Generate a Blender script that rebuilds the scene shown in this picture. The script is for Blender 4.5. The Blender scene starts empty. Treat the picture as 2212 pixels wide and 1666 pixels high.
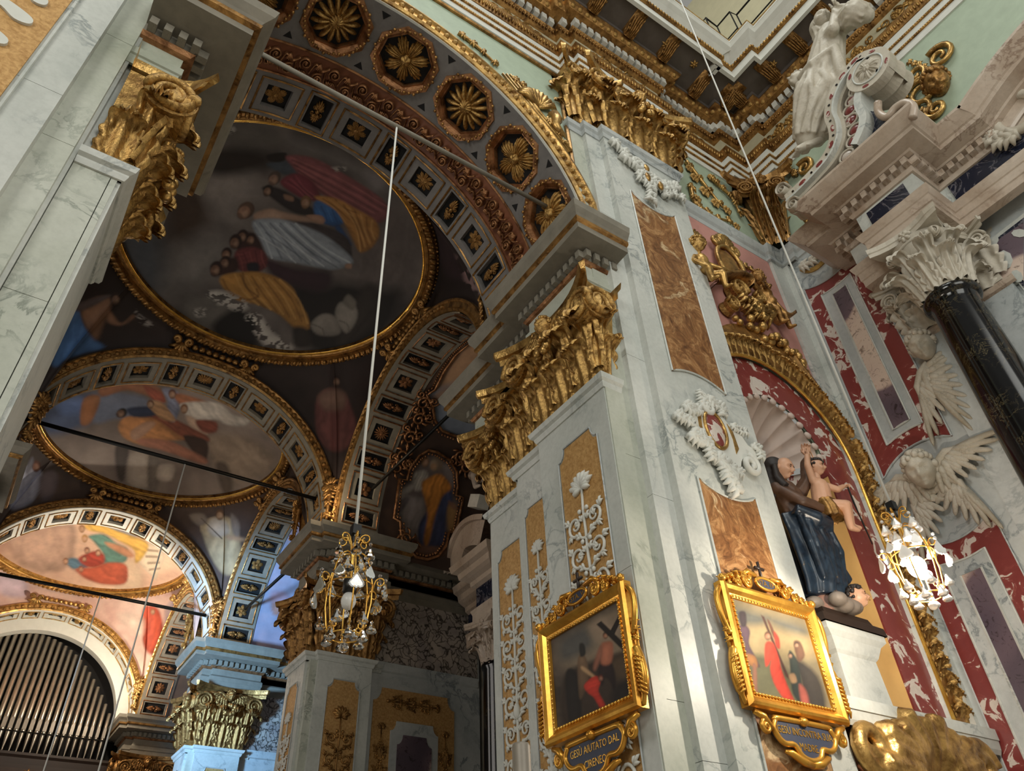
import bpy, math, random
import numpy as np
from mathutils import Matrix, Vector
from math import sin, cos, pi, radians as rad, sqrt, atan2

S = bpy.context.scene
COL = S.collection
random.seed(7)

# ------------------------------------------------------------------ camera
CX, CY, FPX = 1106.0, 833.0, 1643.0
RM = np.array([[0.8320, 0.3290, 0.4460], [-0.5530, 0.5530, 0.6230], [-0.0410, -0.7660, 0.6420]])
_z = np.array([1000 - CX, -1126 - CY, FPX]); _z /= np.linalg.norm(_z)
_x = np.array([4170 - CX, 2045 - CY, FPX]); _x /= np.linalg.norm(_x)
_x -= _z * (_x @ _z); _x /= np.linalg.norm(_x)
_y = -np.cross(_x, _z)
RM = np.stack([_x, _y, _z])
EYE = np.array([0, 0, 1.6])
def pix_dir(px, py):
    return RM @ np.array([px - CX, py - CY, FPX])
def onY(px, py, y):
    v = pix_dir(px, py); return EYE + v * (y / v[1])
def onX(px, py, x):
    v = pix_dir(px, py); return EYE + v * (x / v[0])
def onZ(px, py, z):
    v = pix_dir(px, py); return EYE + v * ((z - 1.6) / v[2])
def to_pix(P):
    Q = (np.asarray(P) - EYE) @ RM
    return np.stack([CX + FPX * Q[..., 0] / Q[..., 2], CY + FPX * Q[..., 1] / Q[..., 2]], -1)
cam = bpy.data.cameras.new('camera'); camo = bpy.data.objects.new('camera', cam); COL.objects.link(camo)
cam.sensor_width = 36; cam.lens = 36 * FPX / 2212; cam.clip_start = 0.05; cam.clip_end = 200
r_, u_, f_ = RM[:, 0], -RM[:, 1], RM[:, 2]
camo.matrix_world = Matrix(((r_[0], u_[0], -f_[0], 0), (r_[1], u_[1], -f_[1], 0), (r_[2], u_[2], -f_[2], 1.6), (0, 0, 0, 1)))
S.camera = camo

# ------------------------------------------------------------------ world, light, exposure
vs = S.view_settings
vs.view_transform = 'Standard'; vs.look = 'None'; vs.gamma = 1; vs.use_curve_mapping = False; vs.exposure = 0.0
wd = bpy.data.worlds.new('world'); S.world = wd; wd.use_nodes = True
bg = wd.node_tree.nodes['Background']; bg.inputs[0].default_value = (0.65, 0.64, 0.58, 1); bg.inputs[1].default_value = 0.40
def lamp(name, kind, loc, energy, color, size=None, target=None, spot=None, blend=.5):
    l = bpy.data.lights.new(name, kind); l.energy = energy; l.color = color
    if kind == 'AREA':
        l.shape = 'RECTANGLE'; l.size = size[0]; l.size_y = size[1]
    elif size: l.shadow_soft_size = size
    if kind == 'SPOT': l.spot_size = spot; l.spot_blend = blend
    o = bpy.data.objects.new(name, l); COL.objects.link(o); o.location = loc
    if target is not None:
        o.rotation_euler = (Vector(target) - Vector(loc)).to_track_quat('-Z', 'Y').to_euler()
    return o
# daylight from the tall windows of the nave behind and above the viewer, plus one added side fill
lamp('nave_area_light', 'AREA', (2.0, -8.5, 10.0), 520, (1.0, 1.0, 0.93), (6, 7), (4.5, 4, 8.0))
lamp('dome_window_light', 'AREA', (2.5, -1.5, 20.0), 500, (0.97, 1.0, 0.95), (5, 5), (4.0, 3.5, 9.0))
lamp('nave_area_light', 'AREA', (-7.5, -2.5, 9.5), 520, (1.0, 0.99, 0.92), (4, 5), (8.0, 2.5, 8.0))  # extra area light added from the left to brighten the right wall
# fill lamps added on the left of each aisle bay to lift its ambient
for _y, _e in ((9.0, 140), (15.0, 130), (21.0, 50)):
    lamp('bay_fill_light', 'AREA', (-2.7, _y, 5.2), _e, (1.0, 0.93, 0.86), (3.6, 4.0), (3.0, _y, 8.5))
# blue daylight entering the second bay of the aisle from a window on the nave side
lamp('aisle_window_light', 'SPOT', (-0.6, 13.2, 5.6), 5200, (0.30, 0.60, 1.0), .5, (4.7, 17.6, 8.1), rad(52), .7)
# ------------------------------------------------------------------ mesh helpers
class MB:
    def __init__(s): s.v = []; s.f = []
    def add(s, vs, fs):
        o = len(s.v); s.v += [tuple(map(float, p)) for p in vs]; s.f += [tuple(i + o for i in f) for f in fs]; return s
    def box(s, x0, x1, y0, y1, z0, z1):
        return s.add([(x0,y0,z0),(x1,y0,z0),(x1,y1,z0),(x0,y1,z0),(x0,y0,z1),(x1,y0,z1),(x1,y1,z1),(x0,y1,z1)],
              [(0,3,2,1),(4,5,6,7),(0,1,5,4),(1,2,6,5),(2,3,7,6),(3,0,4,7)])
    def grid(s, fn, nu, nv, cu=False, cv=False, flip=False):
        U = nu if cu else nu + 1; V = nv if cv else nv + 1
        vs = [fn(i / nu, j / nv) for i in range(U) for j in range(V)]
        fs = []
        for i in range(nu):
            for j in range(nv):
                a, b = i, (i + 1) % U; c, d = j, (j + 1) % V
                q = (a*V+c, b*V+c, b*V+d, a*V+d); fs.append(q[::-1] if flip else q)
        return s.add(vs, fs)
    def tube(s, pts, r, n=6, cap=True, closed=False):
        P = [Vector(p) for p in pts]; m = len(P)
        R = r if hasattr(r, '__len__') else [r] * m
        T = []
        for i in range(m):
            a = P[(i - 1) % m] if (closed or i > 0) else P[i]; b = P[(i + 1) % m] if (closed or i < m - 1) else P[i]
            t = b - a; T.append(t.normalized() if t.length > 1e-9 else Vector((0, 0, 1)))
        up = Vector((0, 0, 1)) if abs(T[0].z) < .9 else Vector((1, 0, 0))
        nrm = T[0].cross(up).normalized(); vs = []
        for i in range(m):
            nrm = (nrm - T[i] * nrm.dot(T[i]))
            nrm = nrm.normalized() if nrm.length > 1e-6 else T[i].orthogonal().normalized()
            bn = T[i].cross(nrm)
            for k in range(n):
                a = 2 * pi * k / n; vs.append(P[i] + (nrm * cos(a) + bn * sin(a)) * R[i])
        fs = []
        for i in range(m if closed else m - 1):
            for k in range(n):
                a = i * n; b = ((i + 1) % m) * n; fs.append((a + k, a + (k + 1) % n, b + (k + 1) % n, b + k))
        if cap and not closed:
            fs.append(tuple(range(n))[::-1]); fs.append(tuple((m - 1) * n + k for k in range(n)))
        return s.add(vs, fs)
    def lathe(s, prof, n, c=(0, 0, 0), cap=True):
        vs = [(c[0] + r * cos(2*pi*k/n), c[1] + r * sin(2*pi*k/n), c[2] + z) for r, z in prof for k in range(n)]
        m = len(prof); fs = [(i*n+k, i*n+(k+1) % n, (i+1)*n+(k+1) % n, (i+1)*n+k) for i in range(m-1) for k in range(n)]
        if cap: fs += [tuple(range(n))[::-1], tuple((m-1)*n+k for k in range(n))]
        return s.add(vs, fs)
    def ell(s, c, rx, ry, rz, nu=10, nv=6, M=None):
        vs = [(0, 0, -rz)]; fs = []
        for j in range(1, nv):
            p = -pi/2 + pi*j/nv
            for k in range(nu):
                a = 2*pi*k/nu; vs.append((rx*cos(p)*cos(a), ry*cos(p)*sin(a), rz*sin(p)))
        vs.append((0, 0, rz)); t = len(vs) - 1
        for k in range(nu):
            fs.append((0, 1+(k+1) % nu, 1+k)); b = 1+(nv-2)*nu; fs.append((t, b+k, b+(k+1) % nu))
            for j in range(nv-2):
                q = 1+j*nu; fs.append((q+k, q+(k+1) % nu, q+nu+(k+1) % nu, q+nu+k))
        if M is not None: vs = [M @ Vector(p) for p in vs]
        return s.add([(p[0]+c[0], p[1]+c[1], p[2]+c[2]) for p in vs], fs)
    def caps(s, a, b, ra, rb, n=10):
        a, b = Vector(a), Vector(b); d = (b - a); L = d.length; d = d / max(L, 1e-6)
        pts = [a - d*ra*.98, a - d*ra*.7, a, b, b + d*rb*.7, b + d*rb*.98]
        return s.tube(pts, [ra*.15, ra*.71, ra, rb, rb*.71, rb*.15], n)
    def prism(s, poly, fn, h0, h1):
        """closed polygon (u,v) extruded between heights h0 and h1, mapped by fn(u,v,h)"""
        n = len(poly); vs = [fn(u, v, h0) for u, v in poly] + [fn(u, v, h1) for u, v in poly]
        fs = ([tuple(range(n))] if abs(h1-h0) > .03 else []) + [tuple(range(2*n-1, n-1, -1))] + [(i, i+n, (i+1) % n+n, (i+1) % n) for i in range(n)]
        return s.add(vs, fs)
    def ring(s, loops, closed=True):
        n = len(loops[0]); vs = [p for L in loops for p in L]
        fs = [(i*n+k, i*n+(k+1) % n, (i+1)*n+(k+1) % n, (i+1)*n+k) for i in range(len(loops)-1) for k in range(n if closed else n-1)]
        return s.add(vs, fs)
    def xf(s, M):
        s.v = [tuple(M @ Vector(p)) for p in s.v]; return s

WM = {}                      # world matrix of every object that may be a parent
def mesh_of(name, mb, mat=None, smooth=False, cols=None):
    me = bpy.data.meshes.new(name); me.from_pydata(mb.v, [], mb.f)
    if mat is not None: me.materials.append(mat)
    if smooth: me.polygons.foreach_set('use_smooth', [True] * len(me.polygons))
    if cols is not None:
        at = me.color_attributes.new('paint', 'FLOAT_COLOR', 'POINT')
        a = np.ones((len(mb.v), 4), np.float32); a[:, :3] = cols; at.data.foreach_set('color', a.ravel())
    me.update(); return me
def tag(o, label=None, cat=None, group=None, kind=None):
    if label: o['label'] = label
    if cat: o['category'] = cat
    if group: o['group'] = group
    if kind: o['kind'] = kind
    return o
def link(o, parent=None, M=None):
    COL.objects.link(o); M = M or Matrix.Identity(4); WM[o] = M
    if parent is not None:
        o.parent = parent; o.matrix_parent_inverse = WM[parent].inverted()
    o.matrix_basis = M
    return o
def obj(name, mb, mat, parent=None, smooth=False, cols=None, **kw):
    return tag(link(bpy.data.objects.new(name, mesh_of(name, mb, mat, smooth, cols)), parent), **kw)
def inst(name, me, M, parent=None, **kw):
    return tag(link(bpy.data.objects.new(name, me), parent, M), **kw)
ARCH = ('pier', 'entablature', 'arch', 'vault', 'ledge', 'pilaster', 'pediment', 'niche', 'wall panel')
def thing(name, label, cat, loc=(0, 0, 0), group=None):
    o = bpy.data.objects.new(name, None); o.empty_display_size = .1
    return tag(link(o, None, Matrix.Translation(loc)), label, cat, group, 'structure' if cat in ARCH else None)
def struct(name, mb, mat, label=None, **k):
    return obj(name, mb, mat, kind='structure', label=label, **k)
def frame_m(o, ex, ey, ez, sx=1, sy=1, sz=1):
    ex, ey, ez = Vector(ex) * sx, Vector(ey) * sy, Vector(ez) * sz
    return Matrix(((ex[0], ey[0], ez[0], o[0]), (ex[1], ey[1], ez[1], o[1]), (ex[2], ey[2], ez[2], o[2]), (0, 0, 0, 1)))
def offs(path, p, closed=False):
    n = len(path); out = []
    for i in range(n):
        a = path[i-1] if (i or closed) else None; b = path[i]; c = path[(i+1) % n] if (i < n-1 or closed) else None
        ns = []
        for q, w in ((a, b), (b, c)):
            if q is None or w is None: continue
            dx, dy = w[0]-q[0], w[1]-q[1]; L = math.hypot(dx, dy); ns.append((-dy/L, dx/L))
        if len(ns) == 1: m = ns[0]; k = 1
        else:
            m = (ns[0][0]+ns[1][0], ns[0][1]+ns[1][1]); L = math.hypot(*m) or 1e-6; m = (m[0]/L, m[1]/L)
            k = 1/max(.3, m[0]*ns[0][0]+m[1]*ns[0][1])
        out.append((b[0]+m[0]*p*k, b[1]+m[1]*p*k))
    return out
def mould(mb, path, prof, closed=False, caps=True):
    """sweep a (projection, z) profile along a plan path; interior on the left hand"""
    rows = [[(x, y, z) for x, y in offs(path, p, closed)] for p, z in prof]
    n = len(path); vs = [q for r in rows for q in r]; m = len(prof)
    fs = [(i*n+k, (i+1)*n+k, (i+1)*n+(k+1) % n, i*n+(k+1) % n) for i in range(m-1) for k in range(n if closed else n-1)]
    if caps and not closed:
        fs.append(tuple(i*n for i in range(m))); fs.append(tuple(i*n+n-1 for i in range(m))[::-1])
    return mb.add(vs, fs)
def along(path, p, step, skip=.0):
    """points with direction angle, evenly along the offset path"""
    P = offs(path, p); out = []
    for (x0, y0), (x1, y1) in zip(P, P[1:]):
        L = math.hypot(x1-x0, y1-y0); a = atan2(y1-y0, x1-x0); n = max(1, int((L-2*skip)/step)) if L > step*.8 else 0
        for i in range(n):
            t = (skip + (L-2*skip)*(i+.5)/n)/L; out.append((x0+(x1-x0)*t, y0+(y1-y0)*t, a))
    return out
def rotz(x, y, z, a, sx=1, sy=1, sz=1):
    return Matrix.Translation((x, y, z)) @ Matrix.Rotation(a, 4, 'Z') @ Matrix.Diagonal((sx, sy, sz, 1))
def spiral(cx, cz, r, turns, a0=0, sgn=1, n=26, r1=.12):
    return [(cx + r*(1-(1-r1)*t)*cos(a0+sgn*2*pi*turns*t), cz + r*(1-(1-r1)*t)*sin(a0+sgn*2*pi*turns*t)) for t in (i/(n-1) for i in range(n))]
def smooth_poly(pts, n=4, closed=True):
    P = np.array(pts, float); m = len(P); out = []
    for i in range(m if closed else m-1):
        p0, p1, p2, p3 = (P[(i-1) % m], P[i], P[(i+1) % m], P[(i+2) % m]) if closed else (P[max(i-1, 0)], P[i], P[i+1], P[min(i+2, m-1)])
        for k in range(n):
            t = k/n; out.append(tuple(.5*((2*p1)+(-p0+p2)*t+(2*p0-5*p1+4*p2-p3)*t*t+(-p0+3*p1-3*p2+p3)*t**3)))
    if not closed: out.append(tuple(P[-1]))
    return out

# ------------------------------------------------------------------ materials
def lin(h):
    h = h.lstrip('#'); return tuple(((int(h[i:i+2], 16)/255+.055)/1.055)**2.4 if int(h[i:i+2], 16) > 10 else int(h[i:i+2], 16)/255/12.92 for i in (0, 2, 4)) + (1,)
MATS = {}
class N:
    def __init__(s, name):
        s.m = bpy.data.materials.new(name); s.m.use_nodes = True; s.t = s.m.node_tree; s.p = s.t.nodes['Principled BSDF']; MATS[name] = s.m
        s.tc = s.t.nodes.new('ShaderNodeTexCoord')
    def n(s, ty, **k):
        q = s.t.nodes.new(ty)
        for a, b in k.items():
            if a in q.inputs.keys() if isinstance(a, str) else False: q.inputs[a].default_value = b
            else: setattr(q, a, b)
        return q
    def l(s, a, b): s.t.links.new(a, b)
    def noise(s, scale, detail=4, rough=.55, dist=0, vec=None):
        q = s.n('ShaderNodeTexNoise'); q.inputs['Scale'].default_value = scale; q.inputs['Detail'].default_value = detail
        q.inputs['Roughness'].default_value = rough; q.inputs['Distortion'].default_value = dist
        s.l(vec or s.tc.outputs['Object'], q.inputs['Vector']); return q.outputs['Fac']
    def vor(s, scale, feature='DISTANCE_TO_EDGE', vec=None):
        q = s.n('ShaderNodeTexVoronoi'); q.feature = feature; q.inputs['Scale'].default_value = scale
        s.l(vec or s.tc.outputs['Object'], q.inputs['Vector']); return q
    def ramp(s, fac, stops, interp='LINEAR'):
        q = s.n('ShaderNodeValToRGB'); q.color_ramp.interpolation = interp; e = q.color_ramp.elements
        while len(e) < len(stops): e.new(.5)
        for i, (p, c) in enumerate(stops): e[i].position = p; e[i].color = c if len(c) == 4 else (*c, 1)
        s.l(fac, q.inputs[0]); return q.outputs[0]
    def mix(s, fac, a, b, mode='MIX'):
        q = s.n('ShaderNodeMix'); q.data_type = 'RGBA'; q.blend_type = mode
        for x, i in ((fac, 0), (a, 6), (b, 7)):
            if isinstance(x, (int, float)): q.inputs[i].default_value = x
            elif isinstance(x, tuple): q.inputs[i].default_value = x
            else: s.l(x, q.inputs[i])
        return q.outputs[2]
    def warp(s, amt, scale):
        q = s.n('ShaderNodeTexNoise'); q.inputs['Scale'].default_value = scale; s.l(s.tc.outputs['Object'], q.inputs['Vector'])
        m = s.n('ShaderNodeVectorMath'); m.operation = 'SCALE'; m.inputs['Scale'].default_value = amt; s.l(q.outputs['Color'], m.inputs[0])
        a = s.n('ShaderNodeVectorMath'); a.operation = 'ADD'; s.l(s.tc.outputs['Object'], a.inputs[0]); s.l(m.outputs[0], a.inputs[1]); return a.outputs[0]
    def bump(s, h, strength=.3, dist=.02):
        q = s.n('ShaderNodeBump'); q.inputs['Strength'].default_value = strength; q.inputs['Distance'].default_value = dist
        s.l(h, q.inputs['Height']); s.l(q.outputs[0], s.p.inputs['Normal'])
    def fin(s, col, rough=.5, metal=0., **kw):
        if isinstance(col, tuple): s.p.inputs['Base Color'].default_value = col
        else: s.l(col, s.p.inputs['Base Color'])
        s.p.inputs['Roughness'].default_value = rough; s.p.inputs['Metallic'].default_value = metal
        for k, v in kw.items(): s.p.inputs[k].default_value = v
        return s.m
def marble(name, base, vein, dark, scale=1.6, rough=.42, vw=.03):
    k = N(name); w = k.warp(.5, 1.2)
    a = k.noise(scale*1.7, 7, .62, .5, w); v = k.ramp(a, [(0, lin(base)), (.5-vw*1.5, lin(base)), (.5, lin(vein)), (.5+vw*.8, lin(base))])
    g = k.noise(scale*.9, 3, .5, .5); v = k.mix(k.ramp(g, [(.45, (0, 0, 0, 1)), (.65, (1, 1, 1, 1))]), lin(base), v)
    b = k.noise(scale*.5, 5, .6, .6); c = k.ramp(b, [(.3, (1, 1, 1, 1)), (.75, lin(dark))])
    d = k.noise(scale*14, 4, .6); e = k.ramp(d, [(.3, (.9, .9, .9, 1)), (.6, (1, 1, 1, 1))])
    return k.fin(k.mix(1., k.mix(1., v, c, 'MULTIPLY'), e, 'MULTIPLY'), rough)
def plain(name, col, rough=.7, metal=0., var=.18, sc=6, bump=.0, **kw):
    k = N(name); a = k.noise(sc, 5, .6, .3); c = lin(col)
    d = tuple(x*(1-var) for x in c[:3]) + (1,); e = tuple(min(1, x*(1+var*.6)) for x in c[:3]) + (1,)
    if bump: k.bump(k.noise(sc*5, 4, .6), bump, .01)
    return k.fin(k.ramp(a, [(.3, d), (.7, e)]), rough, metal, **kw)
def goldm(name, hi, lo, rough=.3, sc=7, bump=.5, metal=.74):
    k = N(name); a = k.noise(sc, 5, .65, .4)
    k.bump(k.noise(sc*4, 4, .6), bump, .012)
    return k.fin(k.ramp(a, [(.32, lin(lo)), (.62, lin(hi))]), rough, metal)
marble('white_marble', '#d4d5cf', '#9aa09f', '#d2d7d6')
marble('grey_marble', '#c9ccca', '#838b8e', '#c3c9cc', 1.2)
marble('green_white_marble', '#c3c5ba', '#8b9186', '#d2d6cc', 1.5, .42)
marble('warm_marble', '#cdbfb0', '#a08c7c', '#c3b2a3', 1.8, .3)
marble('statue_marble', '#cfc8ba', '#b8b0a2', '#c6bfb2', 2.5, .5, .02)
k = N('black_marble'); w = k.warp(.25, 5); e = k.noise(5, 8, .7, .8, w); f = k.noise(2.5, 3)
vn = k.ramp(e, [(.488, lin('#050507')), (.5, lin('#6f6448')), (.509, lin('#060608')), (.7, lin('#070708')), (.72, lin('#3a352a')), (.735, lin('#070708'))])
k.fin(k.mix(k.ramp(f, [(.45, (0, 0, 0, 1)), (.6, (1, 1, 1, 1))]), lin('#060608'), vn), .13)
k = N('navy_marble'); w = k.warp(.4, 2); a = k.noise(3, 6, .6, 1, w)
k.fin(k.ramp(a, [(0, lin('#141824')), (.49, lin('#1d2233')), (.515, lin('#6d6a72')), (.54, lin('#161a28')), (.75, lin('#3d3f52'))]), .15)
k = N('red_marble'); w = k.warp(.35, 3.0); a = k.noise(4.2, 6, .6, .9, w)
k.fin(k.ramp(a, [(.0, lin('#6e2a28')), (.5, lin('#7c3532')), (.555, lin('#86423c')), (.57, lin('#cfc4ba')), (.72, lin('#bfb3a8'))]), .3)
k = N('brown_breccia'); w = k.warp(.7, 1.6); a = k.noise(3.2, 9, .72, 2.2, w); b = k.noise(1.6, 5, .6, 1.5, w); e = k.noise(16, 6, .7, .8, w)
c = k.ramp(a, [(.25, lin('#3f2814')), (.42, lin('#7d5330')), (.52, lin('#94683f')), (.60, lin('#b58a5c')), (.72, lin('#6e4726'))])
d = k.mix(k.ramp(b, [(.60, (0, 0, 0, 1)), (.64, (.75, .75, .75, 1))]), c, k.ramp(e, [(.4, lin('#b5946a')), (.6, lin('#dcc49c'))]))
k.fin(k.mix(1., d, k.ramp(e, [(.35, (.62, .6, .58, 1)), (.55, (1, 1, 1, 1))]), 'MULTIPLY'), .38)
k = N('purple_breccia'); w = k.warp(.3, 4); g = k.ramp(k.noise(.75, 2, .5, .2), [(.40, lin('#d6c3b4')), (.47, lin('#cbb5a8')), (.50, lin('#6e5d66')), (.60, lin('#564a55'))])
h = k.ramp(k.noise(9, 7, .7, 1.2, w), [(.36, lin('#6f5a50')), (.45, (1, 1, 1, 1)), (.6, (1, 1, 1, 1)), (.7, lin('#d8b8a0'))]); k.fin(k.mix(.85, g, k.mix(1., g, h, 'MULTIPLY')), .3)
k = N('cell_breccia'); w = k.warp(.55, 4); e = k.vor(6, 'DISTANCE_TO_EDGE', w); g = k.noise(3, 4)
k.fin(k.mix(1., k.ramp(g, [(.35, lin('#b7ab9e')), (.65, lin('#8e8580'))]), k.ramp(e.outputs['Distance'], [(.0, lin('#332c2a')), (.1, (1, 1, 1, 1))]), 'MULTIPLY'), .3)
goldm('gold', '#d0a864', '#6e4c24', .3)
goldm('dull_gold', '#b68a50', '#553718', .4)
goldm('bronze_gold', '#b4835a', '#5e3a20', .42)
goldm('bright_gold', '#f0c060', '#c08830', .25, 4, .2)
goldm('gold_ground', '#cfa56a', '#a87c42', .55, 30, .6, .35)
goldm('frame_gold', '#e8b04c', '#b57a28', .3, 3, .12)
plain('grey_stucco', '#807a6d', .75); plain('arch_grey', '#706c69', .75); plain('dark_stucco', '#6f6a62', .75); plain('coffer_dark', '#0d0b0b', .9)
plain('green_paint', '#a3b29c', .6, var=.1); plain('pink_paint', '#c08a80', .6, var=.1); plain('cream_paint', '#b9b296', .6, var=.08)
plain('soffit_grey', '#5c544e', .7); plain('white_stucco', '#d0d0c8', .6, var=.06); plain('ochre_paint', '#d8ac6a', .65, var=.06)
plain('rust_paint', '#7a4a30', .6); plain('brown_dark', '#3c302a', .6); plain('wood_dark', '#2c1f18', .45); plain('iron', '#15130f', .5, .6)
plain('rope_white', '#c9ccc4', .8, var=.05); plain('floor_stone', '#b8aea0', .35); plain('skin', '#c99a7c', .45, var=.08)
plain('shell_stucco', '#c2b0a5', .6, var=.08); plain('lip_red', '#9a5548', .5); plain('gown_rose', '#8a6658', .5, var=.25); plain('robe_brown', '#5a4030', .5, var=.3); plain('hair_dark', '#2a2320', .6); plain('cloud_grey', '#7d7268', .5); plain('lamp_white', '#c8c4ba', .5)
k = N('blue_cloak'); a = k.noise(9, 5, .6, .6); k.fin(k.ramp(a, [(.3, lin('#11161f')), (.6, lin('#22303f')), (.66, lin('#24303c')), (.70, lin('#8a6a3a'))]), .3)
plain('pipe_metal', '#b3aa9c', .32, .85, .1); plain('plaque_blue', '#31384c', .5, var=.1); plain('black_plastic', '#0b0b0c', .4); plain('steel_grey', '#8b8378', .5, .3)
plain('white_cable', '#d8d8d2', .6, var=.03)
k = N('fresco'); q = k.n('ShaderNodeAttribute'); q.attribute_name = 'paint'; b = k.noise(3, 5, .6); 
k.fin(k.mix(.35, q.outputs['Color'], k.mix(1., q.outputs['Color'], k.ramp(b, [(.3, (.6, .6, .6, 1)), (.7, (1.3, 1.3, 1.3, 1))]), 'MULTIPLY')), .7)
k = N('oil_paint'); q = k.n('ShaderNodeAttribute'); q.attribute_name = 'paint'; k.fin(q.outputs['Color'], .75)
k = N('crystal'); k.fin((.97, .97, .97, 1), .02, 0, **{'Transmission Weight': 1.0, 'IOR': 1.45})
k = N('bulb_lit'); k.fin((1, 1, 1, 1), .5); k.p.inputs['Emission Color'].default_value = (1, .93, .82, 1); k.p.inputs['Emission Strength'].default_value = 220
k = N('bulb_glass'); k.fin((.9, .9, .88, 1), .3, 0, **{'Transmission Weight': .3})
k = N('crystal_lit'); k.fin((1, .98, .95, 1), .2, 0, **{'Transmission Weight': .35})
M = MATS
# ------------------------------------------------------------------ ornament library (unit meshes, shared)
LIB = {}
def lib(key, fn, mat, smooth=True):
    if (key, mat) not in LIB:
        LIB[(key, mat)] = mesh_of(key, fn(), M[mat], smooth)
    return LIB[(key, mat)]
def acanthus(curl=1.0):
    """lobed leaf, unit height, grows along +z, curls out to -y"""
    mb = MB()
    def fn(u, v):
        s = 2*v - 1
        if u < .66: z = u/.66*.84; o = .02 + .13*(u/.66)**2
        else:
            a = (u-.66)/.34*rad(200)*curl; z = .84 + .15*sin(a); o = .15 + .19*(1-cos(a))
        wd = .5*(.58 + .52*sin(pi*min(1, u*.78+.14)))*(1 if u < .82 else 1-.6*((u-.82)/.18)**1.5)
        lob = abs(sin(u*pi*4.5)); wd *= 1 - .34*(1-lob)*abs(s)
        rib = .055*cos(s*2.5*pi)*(1-.3*abs(s)); ruf = .06*(lob-.4)*s*s
        return (s*wd, -(o + .06 + rib*(.4+.6*min(1, u*3)) + ruf - .10*s*s*(1-u*.4)), z - .05*(1-lob)*abs(s))
    mb.grid(fn, 36, 20); return mb
def volute():
    """flat spiral scroll facing -y, radius 1"""
    mb = MB(); sp = spiral(0, 0, .86, 2.1, 0, 1, 40, .2); m = len(sp)
    mb.tube([(x, -.06, z) for x, z in sp], [.17-.09*i/m for i in range(m)], 8)
    for r0, y0, r1, y1 in ((0, 0, .93, 0), (.93, 0, .8, .2), (.8, .2, .93, .4), (.93, .4, 0, .4)):
        mb.grid(lambda u, v: ((r0+(r1-r0)*u)*cos(2*pi*v), y0+(y1-y0)*u, (r0+(r1-r0)*u)*sin(2*pi*v)), 2, 24, cv=True)
    mb.ell((0, -.06, 0), .2, .16, .2, 8, 6); return mb
def rosette(n, lobes=1, R0=.62, core=.32):
    mb = MB(); K = n*max(8, lobes*6)
    def fn(u, v):
        a = 2*pi*v; c = abs(cos(n*a/2)); R = R0 + (1-R0)*c**.6
        if lobes > 1: R *= .88 + .12*abs(cos(n*lobes*a/2))
        r = .06 + .94*u; h = .30*sin(pi*min(1, u*1.02))**.8*(.25+.75*c) + .05
        if lobes > 1: h *= .5 + .5*abs(cos(n*lobes*a/2))
        if u >= .999: h = 0
        return (r*R*cos(a), r*R*sin(a), h)
    mb.grid(fn, 9, K, cv=True)
    m = max(5, n-2)
    def f2(u, v):
        a = 2*pi*v; R = core*(.75+.25*abs(cos(m*a/2))); return (u*R*cos(a), u*R*sin(a), .30+.16*cos(u*pi/2)*(.7+.3*abs(cos(m*a/2))) - (.3 if u > .99 else 0))
    mb.grid(f2, 5, m*6, cv=True); return mb
def palmette():
    """two fans and a knot, long in x (-1..1), width .5"""
    mb = MB()
    for sx in (-1, 1):
        for i in range(7):
            a = (i-3)*.36; L = .72*(1-.1*abs(i-3)); d = (sx*cos(a), sin(a)*.8)
            pts = [(sx*.12 + d[0]*L*t, d[1]*L*t, .05+.16*sin(pi*t)) for t in (0, .3, .6, .85, 1)]
            mb.tube(pts, [.04, .06, .085, .08, .03], 6)
        for sy in (-1, 1):
            sp = spiral(sx*.2, sy*.32, .14, 1.2, 0, sy*sx, 12, .3); mb.tube([(x, y, .08) for x, y in sp], .04, 5)
    mb.ell((0, 0, .1), .16, .2, .16, 8, 6); return mb
def scroll_unit():
    """S-scroll band ornament, unit length 1 in x, -0.5..0.5 in y, height z"""
    mb = MB()
    for s in (1, -1):
        c = (.25 if s > 0 else .75, s*.16)
        sp = spiral(c[0], c[1], .2, 1.6, -s*pi*.5 - .4, s, 22, .25); mb.tube([(x, y, .06) for x, y in sp], .035, 6)
        mb.ell((c[0], c[1], .05), .075, .075, .06, 8, 5)
        w = smooth_poly([(c[0]-.25, -s*.3), (c[0]-.05, -s*.12), (c[0]+.2, -s*.26), (c[0]+.3, s*.1)], 5, False)
        mb.tube([(x, y, .05) for x, y in w], .03, 6)
        for i in range(4):
            a = -s*(1.0+.32*i); mb.tube([(c[0]+.05, -s*.3, .03), (c[0]+.05+.2*cos(a), -s*.3+.17*sin(a)*-1, .07), (c[0]+.05+.27*cos(a), -s*.3+.2*sin(a)*-1, .02)], [.02, .04, .01], 5)
    return mb
def bracket():
    """modillion: s-curve scroll, x width -.5.. .5, projects to -y from 0 to -1, hangs below z=0"""
    mb = MB()
    def fn(u, v):
        y = -u; z = -.10 - .42*(1-u)**1.6 - .10*sin(u*pi*2)*.6; x = (v-.5)*.84
        return (x, y, z + .05*cos((v-.5)*2*pi*1.5)*-1)
    mb.grid(fn, 12, 8); mb.box(-.5, .5, -1.05, 0, -.1, 0); mb.box(-.42, .42, -.02, 0, -.52, -.1)
    for s in (-1, 1):
        sp = spiral(0, 0, .2, 1.5, 0, 1, 16, .2); mb.tube([(s*.4, -.2-x, -.34+z) for x, z in sp], .05, 5)
        mb.grid(lambda u, v: (s*.42, -u, (-.10-.42*(1-u)**1.6-.06*sin(u*pi*2))*v), 10, 1)
    for i in range(5):
        x = (i-2)*.16; mb.tube([(x*.6, -.05, -.55), (x, -.35, -.46), (x*1.1, -.62, -.30), (x*1.2, -.8, -.34)], [.05, .08, .08, .03], 5)
    return mb
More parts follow.
